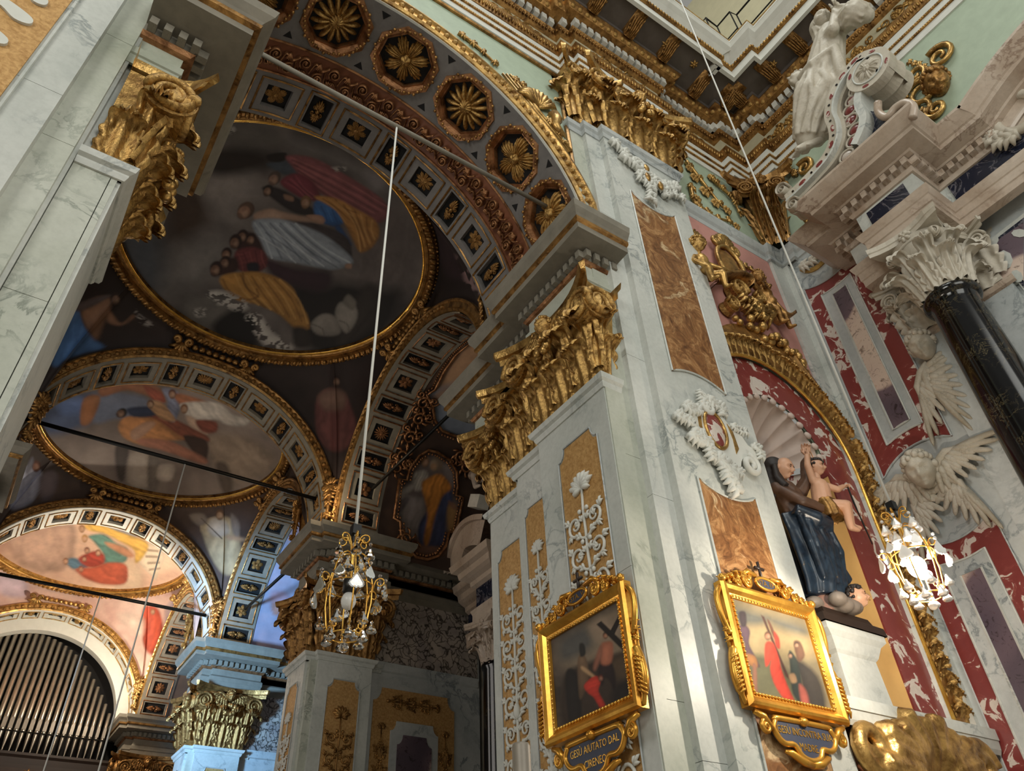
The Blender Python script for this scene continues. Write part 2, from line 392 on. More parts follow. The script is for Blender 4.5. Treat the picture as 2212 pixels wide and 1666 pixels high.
def bead(): mb = MB(); mb.ell((0, 0, 0), .5, .5, .5, 8, 6); return mb
def unit_box(): mb = MB(); mb.box(-.5, .5, -.5, .5, -.5, .5); return mb
def fleuron():
    mb = MB()
    for i in range(6):
        a = i*pi/3; mb.tube([(0, 0, .1), (.5*cos(a), .5*sin(a), .25), (.9*cos(a), .9*sin(a), .05)], [.12, .26, .06], 6)
    mb.ell((0, 0, .25), .32, .32, .4, 8, 6); return mb
def head_mb(size=1.0, nose=1.0):
    """human head, face towards -y, centre at the origin, height about 1"""
    nu, nv = 48, 34; mb = MB()
    g = lambda x, y, cx, cy, s: math.exp(-(((x-cx)**2+(y-cy)**2)/(s*s)))
    def fn(u, v):
        p = -pi/2 + pi*u; a = 2*pi*v
        x, y, z = .37*cos(p)*sin(a), -.43*cos(p)*cos(a), .5*sin(p)
        if z < 0: x *= 1-.28*(-z/.5)**1.5; y *= 1-.06*(-z/.5)
        if y < 0:
            d = .15*nose*g(x, z, 0, -.085, .062) + .085*nose*g(x, z, 0, .02, .042)
            d -= .16*(g(x, z, .145, .045, .082) + g(x, z, -.145, .045, .082)); d += .12*(g(x, z, .145, .035, .045) + g(x, z, -.145, .035, .045)) - .04*(g(x, z, .145, .035, .018)+g(x, z, -.145, .035, .018))
            d += .06*(g(x, z, .13, .145, .065)+g(x, z, -.13, .145, .065)); d += .075*(g(x, z, .2, -.13, .1)+g(x, z, -.2, -.13, .1))
            d += .075*g(x, z, 0, -.19, .045)+.07*g(x, z, 0, -.275, .045) - .10*(g(x, z, 0, -.232, .02)+g(x, z, .055, -.23, .022)+g(x, z, -.055, -.23, .022)) + .09*g(x, z, 0, -.39, .08) - .04*g(x, z, 0, -.32, .03)
            y -= d
        return (x*size, y*size, z*size)
    mb.grid(fn, nv, nu, cv=True)
    for s in (-1, 1): mb.ell((s*.36*size, .03*size, -.02*size), .04*size, .08*size, .12*size, 8, 6)
    return mb
def curls(size=1.0, seed=1, back=True, n=70, r=.085):
    mb = MB(); R = random.Random(seed)
    for i in range(n*3):
        a = R.uniform(0, 2*pi); p = R.uniform(-.35, pi/2); x, y, z = cos(p)*sin(a), -cos(p)*cos(a), sin(p)
        if y < -.15 and z < .60 + .12*(abs(x) < .4): continue
        if abs(x) > .6 and z < .0 and y < .15: continue
        q = r*R.uniform(.7, 1.2)*size; mb.ell((.40*x*size, .46*y*size, .52*z*size), q, q, q, 7, 5)
    return mb
def wing_mb(n=9, L=1.0):
    """wing spreading along +x, feathers hanging to -z, relief towards -y"""
    mb = MB()
    for row, (k0, ln, th) in enumerate(((n, .62, .03), (n-1, .40, .05), (n-2, .24, .07))):
        for i in range(k0):
            t = i/(k0-1); bx = .06 + .5*t*L; bz = .10 + .26*sin(t*1.9) - .02*row
            a = rad(-100 + 92*t); l = ln*(.75+.65*t)
            px = [(bx+cos(a)*l*s, -th-.02*sin(pi*s), bz+sin(a)*l*s) for s in (0, .35, .7, .92, 1)]
            mb.tube(px, [.05, .065, .06, .045, .012], 6)
    mb.tube([(0, -.05, .05), (.15, -.08, .24), (.36, -.08, .36), (.58, -.06, .32)], [.08, .09, .08, .04], 7)
    return mb
def vine_mb(w, h, seed, scrolls=5, th=.018, vase=True):
    """climbing arabesque on a panel: x in [-w/2,w/2], z in [0,h], relief towards -y"""
    R = random.Random(seed); mb = MB()
    st = [(R.uniform(-.02, .02)*w, -th*.5, h*t) for t in np.linspace(.02, .86, 14)]
    mb.tube(st, [th*1.3*(1-.5*i/14) for i in range(14)], 6)
    def leaf(x, z, a, L):
        c, s = cos(a), sin(a)
        for k, da in ((1, 0), (.7, .6), (.7, -.6)):
            q = (cos(a+da), sin(a+da)); l = L*k
            mb.tube([(x, -th*.4, z), (x+q[0]*l*.45, -th*1.0, z+q[1]*l*.45), (x+q[0]*l*.8, -th*.9, z+q[1]*l*.8), (x+q[0]*l, -th*.2, z+q[1]*l)], [th*.5, L*.17, L*.15, th*.2], 6)
    for i in range(scrolls):
        z0 = h*(.10 + .70*i/scrolls); dz = h*.70/scrolls
        for s in (-1, 1):
            r = min(w*.20, dz*.36); cx = s*w*.26; cz = z0 + dz*.55
            sp = spiral(cx, cz, r, 1.25, -pi/2 - s*.2, s, 20, .25)
            mb.tube([(0, -th*.5, z0), (s*w*.1, -th*.6, z0+dz*.05)] + [(x, -th*.7, z) for x, z in sp], [th*.8]*2 + [th*(.9-.4*k/20) for k in range(20)], 6)
            leaf(cx, cz, R.uniform(0, 6), r*.75); leaf(s*w*.14, z0+dz*.1, pi/2-s*.9, dz*.3); leaf(cx+s*r*.8, cz+r*.5, pi/2-s*R.uniform(.2, 1.2), r*.85); leaf(cx+s*r*.5, cz-r*.8, -pi/2+s*R.uniform(.2, 1.2), r*.7); leaf(s*w*.06, z0+dz*.6, pi/2-s*.5, dz*.25)
            mb.ell((s*w*.10, -th, z0+dz*.92), th*1.3, th, th*1.3, 6, 5)
    for k in range(7):
        a = pi/2 + (k-3)*.42; leaf(0, h*.86, a, min(w*.34, h*.12))
    if vase:
        mb.ell((0, -th, h*.05), w*.13, th*1.6, h*.03, 10, 6); mb.ell((0, -th, h*.47), w*.09, th*1.8, h*.025, 10, 6)
    return mb
def put_head(parent, name, c, size, mat, hair_mat, face=(0, -1, 0), up=(0, 0, 1), hair=True, seed=3):
    ey = -Vector(face).normalized(); ez = Vector(up); ez = (ez - ey*ez.dot(ey)).normalized(); ex = ey.cross(ez)
    Mx = frame_m(c, ex, ey, ez, size, size, size)
    h = inst(name, lib('head', head_mb, mat), Mx, parent)
    if mat == 'skin':
        for e_ in (-1, 1):
            inst('eye', lib('eye', bead, 'hair_dark'), Mx @ Matrix.Translation((e_*.145, -.40, .04)) @ Matrix.Diagonal((.085, .05, .04, 1)), h); inst('eyebrow', lib('eye', bead, 'hair_dark'), Mx @ Matrix.Translation((e_*.14, -.40, .125)) @ Matrix.Diagonal((.15, .05, .022, 1)), h)
        inst('lips', lib('lips', bead, 'lip_red'), Mx @ Matrix.Translation((0, -.475, -.232)) @ Matrix.Diagonal((.13, .05, .05, 1)), h)
    if hair: inst('hair', lib('curls%d' % seed, lambda: curls(1, seed), hair_mat), Mx, h)
    return h
def cherub(parent, c, size, mat, face, up=(0, 0, 1), spread=1.0, name='cherub_head', wall=None):
    ey = -Vector(wall or face).normalized(); ez = Vector(up); ez = (ez - ey*ez.dot(ey)).normalized(); ex = ey.cross(ez)
    h = put_head(parent, name, c, size, mat, mat, face, up)
    for s in (-1, 1):
        w = 1.45*size*spread
        inst('wing', lib('wing', wing_mb, mat), frame_m(Vector(c)+ex*s*.22*size-ez*.25*size+ey*.25*size, ex*s, ey, ez, w, w*.8, w), h)
    return h
def drape(b, chain, n=10, amp=.05, ph=0., wav=.25):
    """raised folds running along a chain of (point, radius)"""
    P = [Vector(p) for p, r in chain]; m = len(P); T = [(P[min(i+1, m-1)]-P[max(i-1, 0)]).normalized() for i in range(m)]; u = T[0].orthogonal().normalized(); fr_ = []
    for t in T: u = (u-t*u.dot(t)).normalized(); fr_.append((u.copy(), t.cross(u)))
    for k in range(n):
        pts, rr = [], []
        for i in range((m-1)*4+1):
            j = min(i//4, m-2); f = i/4-j; a = 2*pi*k/n+ph+wav*sin(i*.9+k*1.7); r = chain[j][1]*(1-f)+chain[j+1][1]*f; c = P[j].lerp(P[j+1], f); x, y = fr_[j][0].lerp(fr_[j+1][0], f), fr_[j][1].lerp(fr_[j+1][1], f)
            pts.append(c+(x*cos(a)+y*sin(a))*r*.97); rr.append(amp*(.55+.45*sin(pi*(i+1)/((m-1)*4+2))))
        b.tube(pts, rr, 7)
def remesh(o, vox=.02, sm=2):
    m = o.modifiers.new('remesh', 'REMESH'); m.mode = 'VOXEL'; m.voxel_size = vox; m.use_smooth_shade = True
    if sm: q = o.modifiers.new('smooth', 'SMOOTH'); q.iterations = sm; q.factor = .5
    return o

# ---- Corinthian capitals: local frame x = along the face, y = into the wall (front is -y), z up
def capital(parent, o, ex, ey, w, h, d, mat='gold', sides=(True, True), head=True, volR=None, n1=3, name='capital', ionic=False):
    ex, ey = Vector(ex), Vector(ey); ez = Vector((0, 0, 1)); o = Vector(o)
    P = lambda x, y, z: o + ex*x + ey*y + ez*z
    hd = h*.14; mb = MB()
    # bell: flares slightly towards the top
    rows = []
    for t in np.linspace(0, 1, 7):
        k = .02*h*(1-t) + (.10*h)*t**2.2; z = t*(h-hd)
        rows.append([P(-w/2-k, d, z), P(-w/2-k, -k, z), P(w/2+k, -k, z), P(w/2+k, d, z)])
    mb.ring(rows, closed=False)
    bell = obj(name, mb, M[mat], parent)
    # abacus with concave front and side faces
    ab = MB(); e = h*.36; loops = []
    def outline(g):
        pts = [(-w/2-e*.55-g, d)]; n = 9
        for i in range(n): # left side
            t = i/(n-1); pts.append((-w/2-e*.15-g-e*.5*abs(2*t-1)**2.2*(1 if t > .5 else .0), d + (-e*.55-g-d)*t))
        for i in range(13):
            t = i/12; pts.append((-w/2-e*.65+ (w+e*1.3)*t, -g-e*.12-e*.5*abs(2*t-1)**2.4))
        for i in range(n):
            t = 1-i/(n-1); pts.append((w/2+e*.15+g+e*.5*abs(2*t-1)**2.2*(1 if t > .5 else .0), d + (-e*.55-g-d)*t))
        pts.append((w/2+e*.55+g, d)); return pts
    for z, g in ((h-hd, -.02*h), (h-hd*.55, -.01*h), (h-hd*.5, .03*h), (h-hd*.2, .045*h), (h, .05*h)):
        loops.append([P(x, y, z) for x, y in outline(g)])
    ab.ring(loops, closed=False); n = len(loops[0]); ab.f.append(tuple(range(n))); ab.f.append(tuple(range(len(ab.v)-n, len(ab.v)))[::-1])
    obj('abacus', ab, M[mat], bell)
    L = lib('acanthus', acanthus, mat); V = lib('volute', volute, mat)
    def leaf(x, y, z, hh, ww, fx, fy): inst('leaf', L, frame_m(P(x, y, z), fx, fy, ez, ww, hh*.9, hh), bell)
    lw = w/n1
    for i in range(n1): leaf(-w/2+lw*(i+.5), -.01*h, .0, h*.40, lw*.98, ex, ey)
    for i in range(n1+1):
        x = -w/2+lw*i; leaf(x, .0, .12*h, h*.54, lw*.94, ex, ey)
    for s, on in ((-1, sides[0]), (1, sides[1])):
        if not on: continue
        fx, fy = (-ey if s < 0 else ey), (ex if s < 0 else -ex)
        m = max(1, round(d/lw))
        for i in range(m): leaf(s*w/2, d*(i+.5)/m, 0, h*.40, min(lw, d/m*1.05), -fx, fy)
        leaf(s*w/2, d*.05, .12*h, h*.52, lw*.8, -fx, fy)
    vr = volR or h*.175
    for s in (-1, 1):
        c = P(s*(w/2+e*.16), -e*.46, h-hd-vr*.98)
        inst('volute', V, frame_m(c, ex*s, ey, ez, vr, vr*1.5, vr), bell)
        if sides[0 if s < 0 else 1] and d > .12: inst('volute', V, frame_m(P(s*(w/2+e*.46), -e*.16, h-hd-vr*.98), ey, -ex*s, ez, vr, vr*1.5, vr), bell)
        st = MB(); st.tube([P(s*w*.10, -.06*h, h*.48), P(s*w*.2, -.10*h, h*.66), P(s*w*.36, -.12*h, h*.78), P(s*(w/2+e*.05), -e*.3, h-hd-.2*vr)], [.03*h, .035*h, .04*h, .03*h], 6)
        obj('stalk', st, M[mat], bell, smooth=True)
    if head:
        cc = P(0, -.17*h, h*.84); hh = put_head(bell, 'cherub_head', cc, h*.2, mat, mat, -ey)
        for s in (-1, 1): inst('wing', lib('wing', wing_mb, mat), frame_m(P(s*.05*h, -.12*h, h*.76), ex*s, ey, ez, h*.34, h*.3, h*.34), bell)
        fr = MB(); R = random.Random(4)
        for i in range(12): fr.ell(P(R.uniform(-.10, .10)*h, -.2*h-R.uniform(0, .05)*h, h*(.48+R.uniform(0, .2))), .04*h, .04*h, .045*h, 7, 5)
        obj('fruit_bunch', fr, M[mat], bell, smooth=True)
    else:
        inst('flower', lib('ros6', lambda: rosette(6), mat), frame_m(P(0, -.14*h, h-hd*.6), ex, ez, -ey, .1*h, .1*h, .1*h), bell)
    return bell
# ------------------------------------------------------------------ the setting: floor, walls, shells
XR, YW, YP = 8.05, 4.0, 3.80
A1 = dict(xc=1.44, zc=8.38, r=2.6)
mb = MB(); mb.box(-9, 9.5, -10, 26.5, -.3, 0); struct('floor', mb, M['floor_stone'], 'grey stone church floor below the view')
# front wall of the crossing: green painted field with the arch opening and the niche opening
mb = MB(); n = 48
arc = [(A1['xc']+A1['r']*cos(pi*i/n), A1['zc']+A1['r']*sin(pi*i/n)) for i in range(n+1)]
for y, fl in ((4.0, 0), (4.12, 1)):
    for (x0, z0), (x1, z1) in zip(arc, arc[1:]):
        mb.add([(x0, y, z0), (x1, y, z1), (x1, y, 12.1), (x0, y, 12.1)], [(0, 3, 2, 1)])
mb.box(4.03, 5.88, 4.0, 4.12, 8.0, 12.1); mb.box(-7, -1.15, 4.0, 4.12, 0, 12.1)
NX, NZ, NR = 6.55, 6.42, .68
for (t0, t1) in zip(np.linspace(0, pi, 25), np.linspace(0, pi, 25)[1:]):
    x0, z0, x1, z1 = NX+NR*cos(t0), NZ+NR*sin(t0), NX+NR*cos(t1), NZ+NR*sin(t1)
    mb.add([(x0, 4.0, z0), (x1, 4.0, z1), (x1, 4.0, 12.1), (x0, 4.0, 12.1)], [(0, 3, 2, 1)])
mb.box(NX+NR, XR, 4.0, 4.12, 0, 12.1); mb.box(NX-NR, NX+NR, 4.0, 4.12, 0, 3.5); mb.box(5.6, NX-NR, 4.0, 4.12, 0, 12.1)
wall_front = struct('wall_front', mb, M['green_paint'], 'green painted upper wall around the great coffered arch')
# right wall of the crossing
mb = MB(); mb.box(XR, XR+.2, -3.5, 4.12, 0, 10.4); wall_right = struct('wall_right', mb, M['grey_marble'], 'grey veined marble wall behind the black column')
mb = MB(); mb.box(XR, XR+.2, -3.5, 4.12, 10.4, 12.1); obj('green_field', mb, M['green_paint'], wall_right)
# shells that close the building around the vaults
mb = MB(); mb.box(-9.2, -9, -10, 4.0, 0, 16); struct('wall_left', mb, M['grey_stucco'], 'far plain wall of the nave, out of view')
mb = MB(); mb.box(-3.2, -3.0, 4.13, 26.3, 0, 13.3); struct('aisle_light_blocker', mb, M['grey_stucco'], 'plain unseen wall added on the nave side to block light')  # added out of view to keep light out of the bays
mb = MB(); mb.box(-3.2, 9.5, 4.3, 26.5, 13.3, 13.5); struct('light_block_slab', mb, M['grey_stucco'], 'unseen slab added above the vaults to block light')  # added over the vaults to stop world light leaking in
mb = MB(); mb.box(-3.2, 9.5, 26.3, 26.5, 0, 13.3); struct('wall_back', mb, M['grey_stucco'], 'end wall of the aisle behind the organ')
mb = MB(); mb.box(7.36, 7.55, 6.0, 26.3, 0, 13.3); struct('wall_chapel', mb, M['grey_stucco'], 'rear wall of the side chapels')

# ---- marble revetment of the piers
def slab(name, x0, x1, y0, y1, z0, z1, mat, parent, joints=()):
    """marble slab, built of blocks parted by thin joints"""
    zz = [z0] + [z for z in joints if z0 < z < z1] + [z1]; o = None
    for a, c in zip(zz, zz[1:]):
        b = MB(); b.box(x0, x1, y0, y1, a+(.004 if a > z0 else 0), c); q = obj(name, b, M[mat], parent); o = o or q
    return o
pier = thing('marble_pier', 'white marble arch pier with gold vine panels and three stepped gilded capitals', 'pier', (4.6, 5.0, 0))
for (x0, y0, y1) in ((3.93, 4.0, 5.06), (4.11, 5.06, 5.76), (4.37, 5.76, 6.7)):
    slab('core', x0, 6.0, y0, y1, 0, 8.35, 'white_marble', pier)
slab('face', 3.89, 3.94, 3.97, 5.03, 0, 6.12, 'white_marble', pier, (2.2, 4.3)); slab('face', 4.07, 4.12, 5.10, 5.68, 0, 6.12, 'white_marble', pier); slab('face', 4.33, 4.38, 5.84, 6.62, 0, 6.12, 'white_marble', pier)
slab('edge_strip', 3.90, 4.02, 3.955, 4.0, 0, 6.12, 'green_white_marble', pier)
def cap_base(path, z, parent, h=.12, mat='white_marble'):
    b = MB(); mould(b, path, [(0, z-h), (.015, z-h), (.03, z-h*.7), (.03, z-h*.55), (.06, z-h*.4), (.075, z), (0, z)]); return obj('astragal', b, M[mat], parent)
PR = [(4.1, 3.97), (3.89, 3.97), (3.89, 5.03), (4.07, 5.03), (4.07, 5.72), (4.33, 5.72), (4.33, 6.62), (4.6, 6.62)]
cap_base(PR, 6.24, pier)
def panel_shape(w, h, c=.08, n=5):
    """upright panel with rounded notched corners, origin at its lower middle"""
    pts = []
    for (sx, z0, sz) in ((1, 0, 1), (1, h, -1), (-1, h, -1), (-1, 0, 1)):
        q = [(sx*(w/2-c*1.4*cos(t)) if False else sx*(w/2) - sx*c*1.0*sin(t)*1.0, z0 + sz*c*1.5*cos(t)) for t in np.linspace(0, pi/2, n)]
        if (sx > 0) == (sz > 0): q = q[::-1]
        pts += q
    return pts
def vine_panel(parent, o, ex, ey, w, h, seed, ground='gold_ground', vine='white_stucco', scr=5, th=.018):
    o, ex, ey = Vector(o), Vector(ex), Vector(ey); ez = Vector((0, 0, 1)); P = lambda u, v, q: o+ex*u+ez*v-ey*q
    b = MB(); b.prism(panel_shape(w, h, w*.16), P, .0, .008); g = obj('gold_panel', b, M[ground], parent)
    b = MB(); pts = panel_shape(w+.03, h+.03, w*.16); L = [P(u, v-.015, .012) for u, v in pts]; b.tube(L, .008, 5, closed=True); obj('panel_border', b, M['grey_marble'], g)
    b = vine_mb(w*.9, h*.96, seed, scr, th); b.v = [tuple(P(x, z+h*.02, .008-y)) for x, y, z in b.v]; obj('vine_relief', b, M[vine], g, smooth=True)
    return g
vine_panel(pier, (3.89, 4.43, 2.3), (0, -1, 0), (1, 0, 0), .56, 3.5, 11, scr=8)
vine_panel(pier, (4.07, 5.38, 2.3), (0, -1, 0), (1, 0, 0), .36, 3.35, 12, scr=8)
vine_panel(pier, (4.33, 6.22, 2.3), (0, -1, 0), (1, 0, 0), .52, 3.35, 13, scr=8)
capital(pier, (3.89, 4.51, 6.24), (0, -1, 0), (1, 0, 0), 1.02, 1.2, .22, 'gold', (False, True), name='capital')
capital(pier, (4.07, 5.40, 6.24), (0, -1, 0), (1, 0, 0), .60, 1.2, .22, 'gold', (False, False), head=False, n1=2, name='capital')
capital(pier, (4.33, 6.20, 6.24), (0, -1, 0), (1, 0, 0), .78, 1.2, .22, 'gold', (True, False), name='capital')

# ---- impost entablature (shared design)
def impost(parent, path, sc=1.0, dent=True, mats=('green_white_marble', 'grey_stucco'), pitch=.105, zs=0.0):
    s = sc; z = lambda a: a+zs
    b = MB(); mould(b, path, [(0, z(7.44)), (.02, z(7.44)), (.02, z(7.56)), (.035, z(7.57)), (.035, z(7.66)), (0, z(7.70)), (0, z(7.84)), (-.05, z(7.86))]); fr = obj('frieze', b, M[mats[0]], parent)
    b = MB(); mould(b, path, [(.0, z(7.83)), (.03*s, z(7.84)), (.05*s, z(7.875)), (0, z(7.88))]); obj('gilt_fillet', b, M['bronze_gold'], fr)
    b = MB(); mould(b, path, [(-.02, z(7.87)), (.04*s, z(7.875)), (.04*s, z(8.0)), (.13*s, z(8.01)), (.28*s, z(8.015)), (.28*s, z(8.10)), (.29*s, z(8.11)), (-.02, z(8.12))]); co = obj('corona', b, M[mats[1]], parent)
    b = MB(); mould(b, path, [(.28*s, z(8.10)), (.31*s, z(8.115)), (.315*s, z(8.155)), (.27*s, z(8.16))]); obj('gilt_fillet', b, M['dull_gold'], co)
    b = MB(); mould(b, path, [(.0, z(8.10)), (.30*s, z(8.155)), (.32*s, z(8.20)), (.36*s, z(8.26)), (.375*s, z(8.34)), (-.4, z(8.345))]); obj('cornice', b, M[mats[1]], parent)
    if dent:
        me = lib('dentil', unit_box, mats[0] if mats[0] != 'green_white_marble' else 'grey_stucco', False)
        for x, y, a in along(path, .075*s, pitch): inst('dentil', me, rotz(x, y, z(7.93), a, pitch*.6, .07*s, .10), co)
ent = thing('impost_entablature', 'grey and gold entablature stepping along the arch pier above the three gilded capitals', 'entablature', (4.2, 5.2, 7.44))
impost(ent, [(4.3, 3.97)] + PR[1:-1] + [(4.33, 6.95), (4.6, 6.95), (4.6, 7.2)])

# ---- giant pilaster on the front wall
gp = thing('giant_pilaster', 'tall white marble pilaster with brown breccia inlay and huge gilded Corinthian capital', 'pilaster', (5.1, 3.9, 0))
slab('side_strip', 3.985, 4.3, 3.955, 4.0, 6.3, 10.62, 'green_white_marble', gp, (8.6,)); slab('side_strip', 4.02, 4.3, 3.955, 4.0, 0, 6.3, 'green_white_marble', gp, (3.3, 5.4))
slab('side_strip', 4.19, 4.5, 3.885, 3.956, 0, 10.62, 'white_marble', gp, (2.9, 5.0, 6.62, 8.9))
shaft = slab('shaft', 4.43, 5.78, 3.80, 4.0, 0, 10.62, 'white_marble', gp)
PG = [(5.95, 4.0), (5.78, 4.0), (5.78, 3.8), (4.43, 3.8), (4.43, 3.885), (4.19, 3.885), (4.19, 3.955), (3.98, 3.955), (3.98, 4.0)]
cap_base(PG, 10.72, gp, .16, 'grey_marble')
FW = lambda x, z, q: (x, 3.80-q, z)
def arc2(cx, cz, r, a0, a1, n=14): return [(cx+r*cos(rad(a0+(a1-a0)*i/n)), cz+r*sin(rad(a0+(a1-a0)*i/n))) for i in range(n+1)]
def circ_edge(cx, cz, r, xa, xb, top, n=13): return [(x, cz+(1 if top else -1)*sqrt(max(0, r*r-(x-cx)**2))) for x in np.linspace(xa, xb, n)]
up = circ_edge(5.08, 5.92, .74, 4.70, 5.46, True) + circ_edge(5.08, 9.98, .56, 5.46, 4.70, False)
b = MB(); b.prism(up, FW, 0, .012); obj('breccia_inlay', b, M['brown_breccia'], shaft)
lo = [(4.70, .5), (5.46, .5)] + circ_edge(5.08, 5.90, .72, 5.46, 4.70, False)
b = MB(); b.prism(lo, FW, 0, .012); obj('breccia_inlay', b, M['brown_breccia'], shaft)
for q in (up, lo):
    b = MB(); b.tube([FW(x, z, .012) for x, z in q], .012, 5, closed=True); obj('inlay_border', b, M['white_marble'], shaft)
# white stucco cartouche on the pilaster, with a leafy spray under the capital
def leafy(mb, P, pts, r, th=.04):
    """acanthus raffle along a polyline in panel coordinates: stem with swept, lobed leaves"""
    sp = smooth_poly(pts, 6, False); m = len(sp); R = random.Random(int(abs(pts[0][0]*1000+pts[-1][1]*77)))
    mb.tube([P(x, z, th*.6) for x, z in sp], [r*(.9-.6*i/m) for i in range(m)], 7)
    for i in range(1, m-1, 3):
        (x0, z0), (x1, z1) = sp[i-1], sp[i+1]; a = atan2(z1-z0, x1-x0)
        for s in (-1, 1):
            L = r*R.uniform(2.2, 3.6)*(1-.35*i/m); x, z = sp[i]; q0 = a+s*R.uniform(.35, .75)
            for da, kl in ((0, 1), (s*.5, .72), (-s*.3, .6)):
                q = q0+da; q2 = q+s*.5; l = L*kl; xm, zm = x+cos(q)*l*.6, z+sin(q)*l*.6
                mb.tube([P(x, z, th*.4), P(x+cos(q)*l*.3, z+sin(q)*l*.3, th*.9), P(xm, zm, th*1.1), P(xm+cos(q2)*l*.4, zm+sin(q2)*l*.4, th*.5)], [r*.4, r*.52, r*.5, r*.12], 6)
car = thing('stucco_cartouche', 'white rococo cartouche with oval stone in the middle of the tall pilaster', 'cartouche', (5.1, 3.79, 5.3))
CT = lambda *p: [tuple(onY(1430+x/3.661, 820+y/3.661, 3.78)[[0, 2]]) for x, y in p]
b = MB(); b.prism(smooth_poly(CT((300, 220), (380, 270), (450, 300), (520, 380), (600, 440), (660, 530), (720, 570), (760, 640), (700, 650), (620, 640), (600, 720), (540, 690), (460, 660), (400, 650), (360, 560), (320, 470), (230, 420), (180, 350), (130, 300), (150, 220), (210, 230), (250, 270)), 3), FW, 0, .05); obj('shield', b, M['white_stucco'], car)
for pts, r in (((330, 140), (370, 200), (440, 240), (460, 290)), .05), (((150, 210), (190, 240), (260, 260)), .055), (((80, 290), (150, 330), (220, 370)), .045), (((190, 440), (240, 480), (300, 470), (350, 560), (370, 630)), .05), (((400, 640), (470, 690), (500, 780), (560, 890)), .07), (((520, 370), (570, 410), (640, 430)), .035), (((690, 540), (740, 570), (760, 630)), .04), (((470, 660), (540, 720), (590, 750)), .045), (((290, 110), (300, 180), (330, 240)), .04):
    b = MB(); leafy(b, FW, CT(*pts), r, .07); obj('leaf_scroll', b, M['white_stucco'], car, smooth=True)
for x, y, r, s_ in ((680, 690, .12, -1), (280, 480, .10, 1), (340, 240, .09, 1)):
    (cx, cz), = CT((x, y)); b = MB(); b.tube([FW(u, v, .06) for u, v in spiral(cx, cz, r, 1.5, pi/2, s_, 22, .2)], .032, 7); obj('scroll', b, M['white_stucco'], car, smooth=True)
b = MB(); b.ell((5.08, 3.75, 5.93), .12, .03, .2, 20, 8); obj('oval_stone', b, M['red_marble'], car, smooth=True)
b = MB(); b.tube([(5.08+.14*cos(t), 3.745, 5.93+.22*sin(t)) for t in np.linspace(0, 2*pi, 28)[:-1]], .02, 6, closed=True); obj('oval_rim', b, M['gold'], car, smooth=True)
for s in (-1, 1):
    b = MB(); b.prism([(5.1+s*.2, 5.72), (5.1+s*.26, 5.8), (5.1+s*.24, 6.0), (5.1+s*.18, 6.08), (5.1+s*.21, 5.9)], FW, .04, .056); obj('gilt_inset', b, M['gold'], car)
spray = thing('stucco_spray', 'white and gilt leaf spray hanging under the huge gilded capital', 'ornament', (5.0, 3.79, 9.7))
b = MB()
for pts, r in (([(4.5, 10.5), (4.75, 10.3), (4.95, 10.0)], .06), ([(4.62, 10.25), (4.9, 10.15), (5.15, 9.95), (5.4, 10.1), (5.6, 10.25)], .07), ([(5.02, 10.05), (5.04, 9.75), (5.0, 9.5)], .06), ([(5.2, 10.2), (5.05, 9.95), (4.85, 9.9)], .05), ([(5.3, 9.85), (5.45, 10.0), (5.7, 10.05)], .05)):
    leafy(b, FW, pts, r, .08)
for cx, cz, s in ((4.9, 10.2, 1), (5.25, 10.05, -1)):
    b.tube([FW(x, z, .08) for x, z in spiral(cx, cz, .13, 1.5, 0, s, 20, .2)], .035, 7)
obj('leaves', b, M['white_stucco'], spray, smooth=True)
for x, z in ((5.02, 10.18), (5.0, 9.98), (5.22, 9.95)): b = MB(); b.ell((x, 3.70, z), .05, .03, .09, 8, 6); obj('gilt_bud', b, M['gold'], spray, smooth=True)
capital(gp, (5.105, 3.80, 10.72), (1, 0, 0), (0, 1, 0), 1.35, 1.30, .2, 'gold', (True, True), head=True, volR=.2, n1=3)
capital(gp, (4.28, 3.90, 10.72), (1, 0, 0), (0, 1, 0), .40, 1.30, .1, 'gold', (True, False), head=False, volR=.15, n1=1)
# ------------------------------------------------------------------ main entablature round the crossing
me_ = thing('main_entablature', 'great white and gilded entablature with brackets running round the crossing under the gallery', 'entablature', (6, 4, 12.05))
PM = [(8.05, -3.4), (8.05, 3.40), (7.90, 3.40), (7.90, 3.85), (7.45, 3.85), (7.45, 4.0), (5.95, 4.0), (5.95, 3.80), (4.25, 3.80), (4.25, 3.90), (4.05, 3.90), (4.05, 4.0), (-1.15, 4.0), (-1.15, 3.82), (-3.4, 3.82)]
def band(name, prof, mat, parent=me_):
    b = MB(); mould(b, PM, prof); return obj(name, b, M[mat], parent)
arch_ = band('architrave', [(-.1, 12.04), (.02, 12.05), (.02, 12.20), (.035, 12.20), (.035, 12.36), (.05, 12.36), (.05, 12.53), (-.1, 12.54)], 'white_stucco')
for z, p in ((12.205, .03), (12.365, .045)): band('gilt_bead', [(p-.02, z-.02), (p+.012, z-.018), (p+.018, z), (p+.012, z+.018), (p-.02, z+.02)], 'dull_gold', arch_)
fri = band('frieze', [(0, 12.70), (0, 13.16)], 'cream_paint')
gm = band('gilt_moulding', [(.0, 12.52), (.06, 12.54), (.075, 12.60), (.11, 12.66), (.12, 12.70), (0, 12.72)], 'dull_gold')
band('leaf_moulding', [(0, 13.12), (.05, 13.15), (.07, 13.2), (.11, 13.25), (0, 13.26)], 'dull_gold')
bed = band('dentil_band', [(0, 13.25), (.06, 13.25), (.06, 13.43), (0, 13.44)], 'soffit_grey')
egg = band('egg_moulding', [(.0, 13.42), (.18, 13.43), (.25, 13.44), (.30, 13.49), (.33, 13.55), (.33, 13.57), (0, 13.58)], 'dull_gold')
sof = band('soffit', [(.0, 13.56), (.34, 13.565), (.345, 13.63), (.81, 13.64), (.81, 13.66), (0, 13.7)], 'soffit_grey')
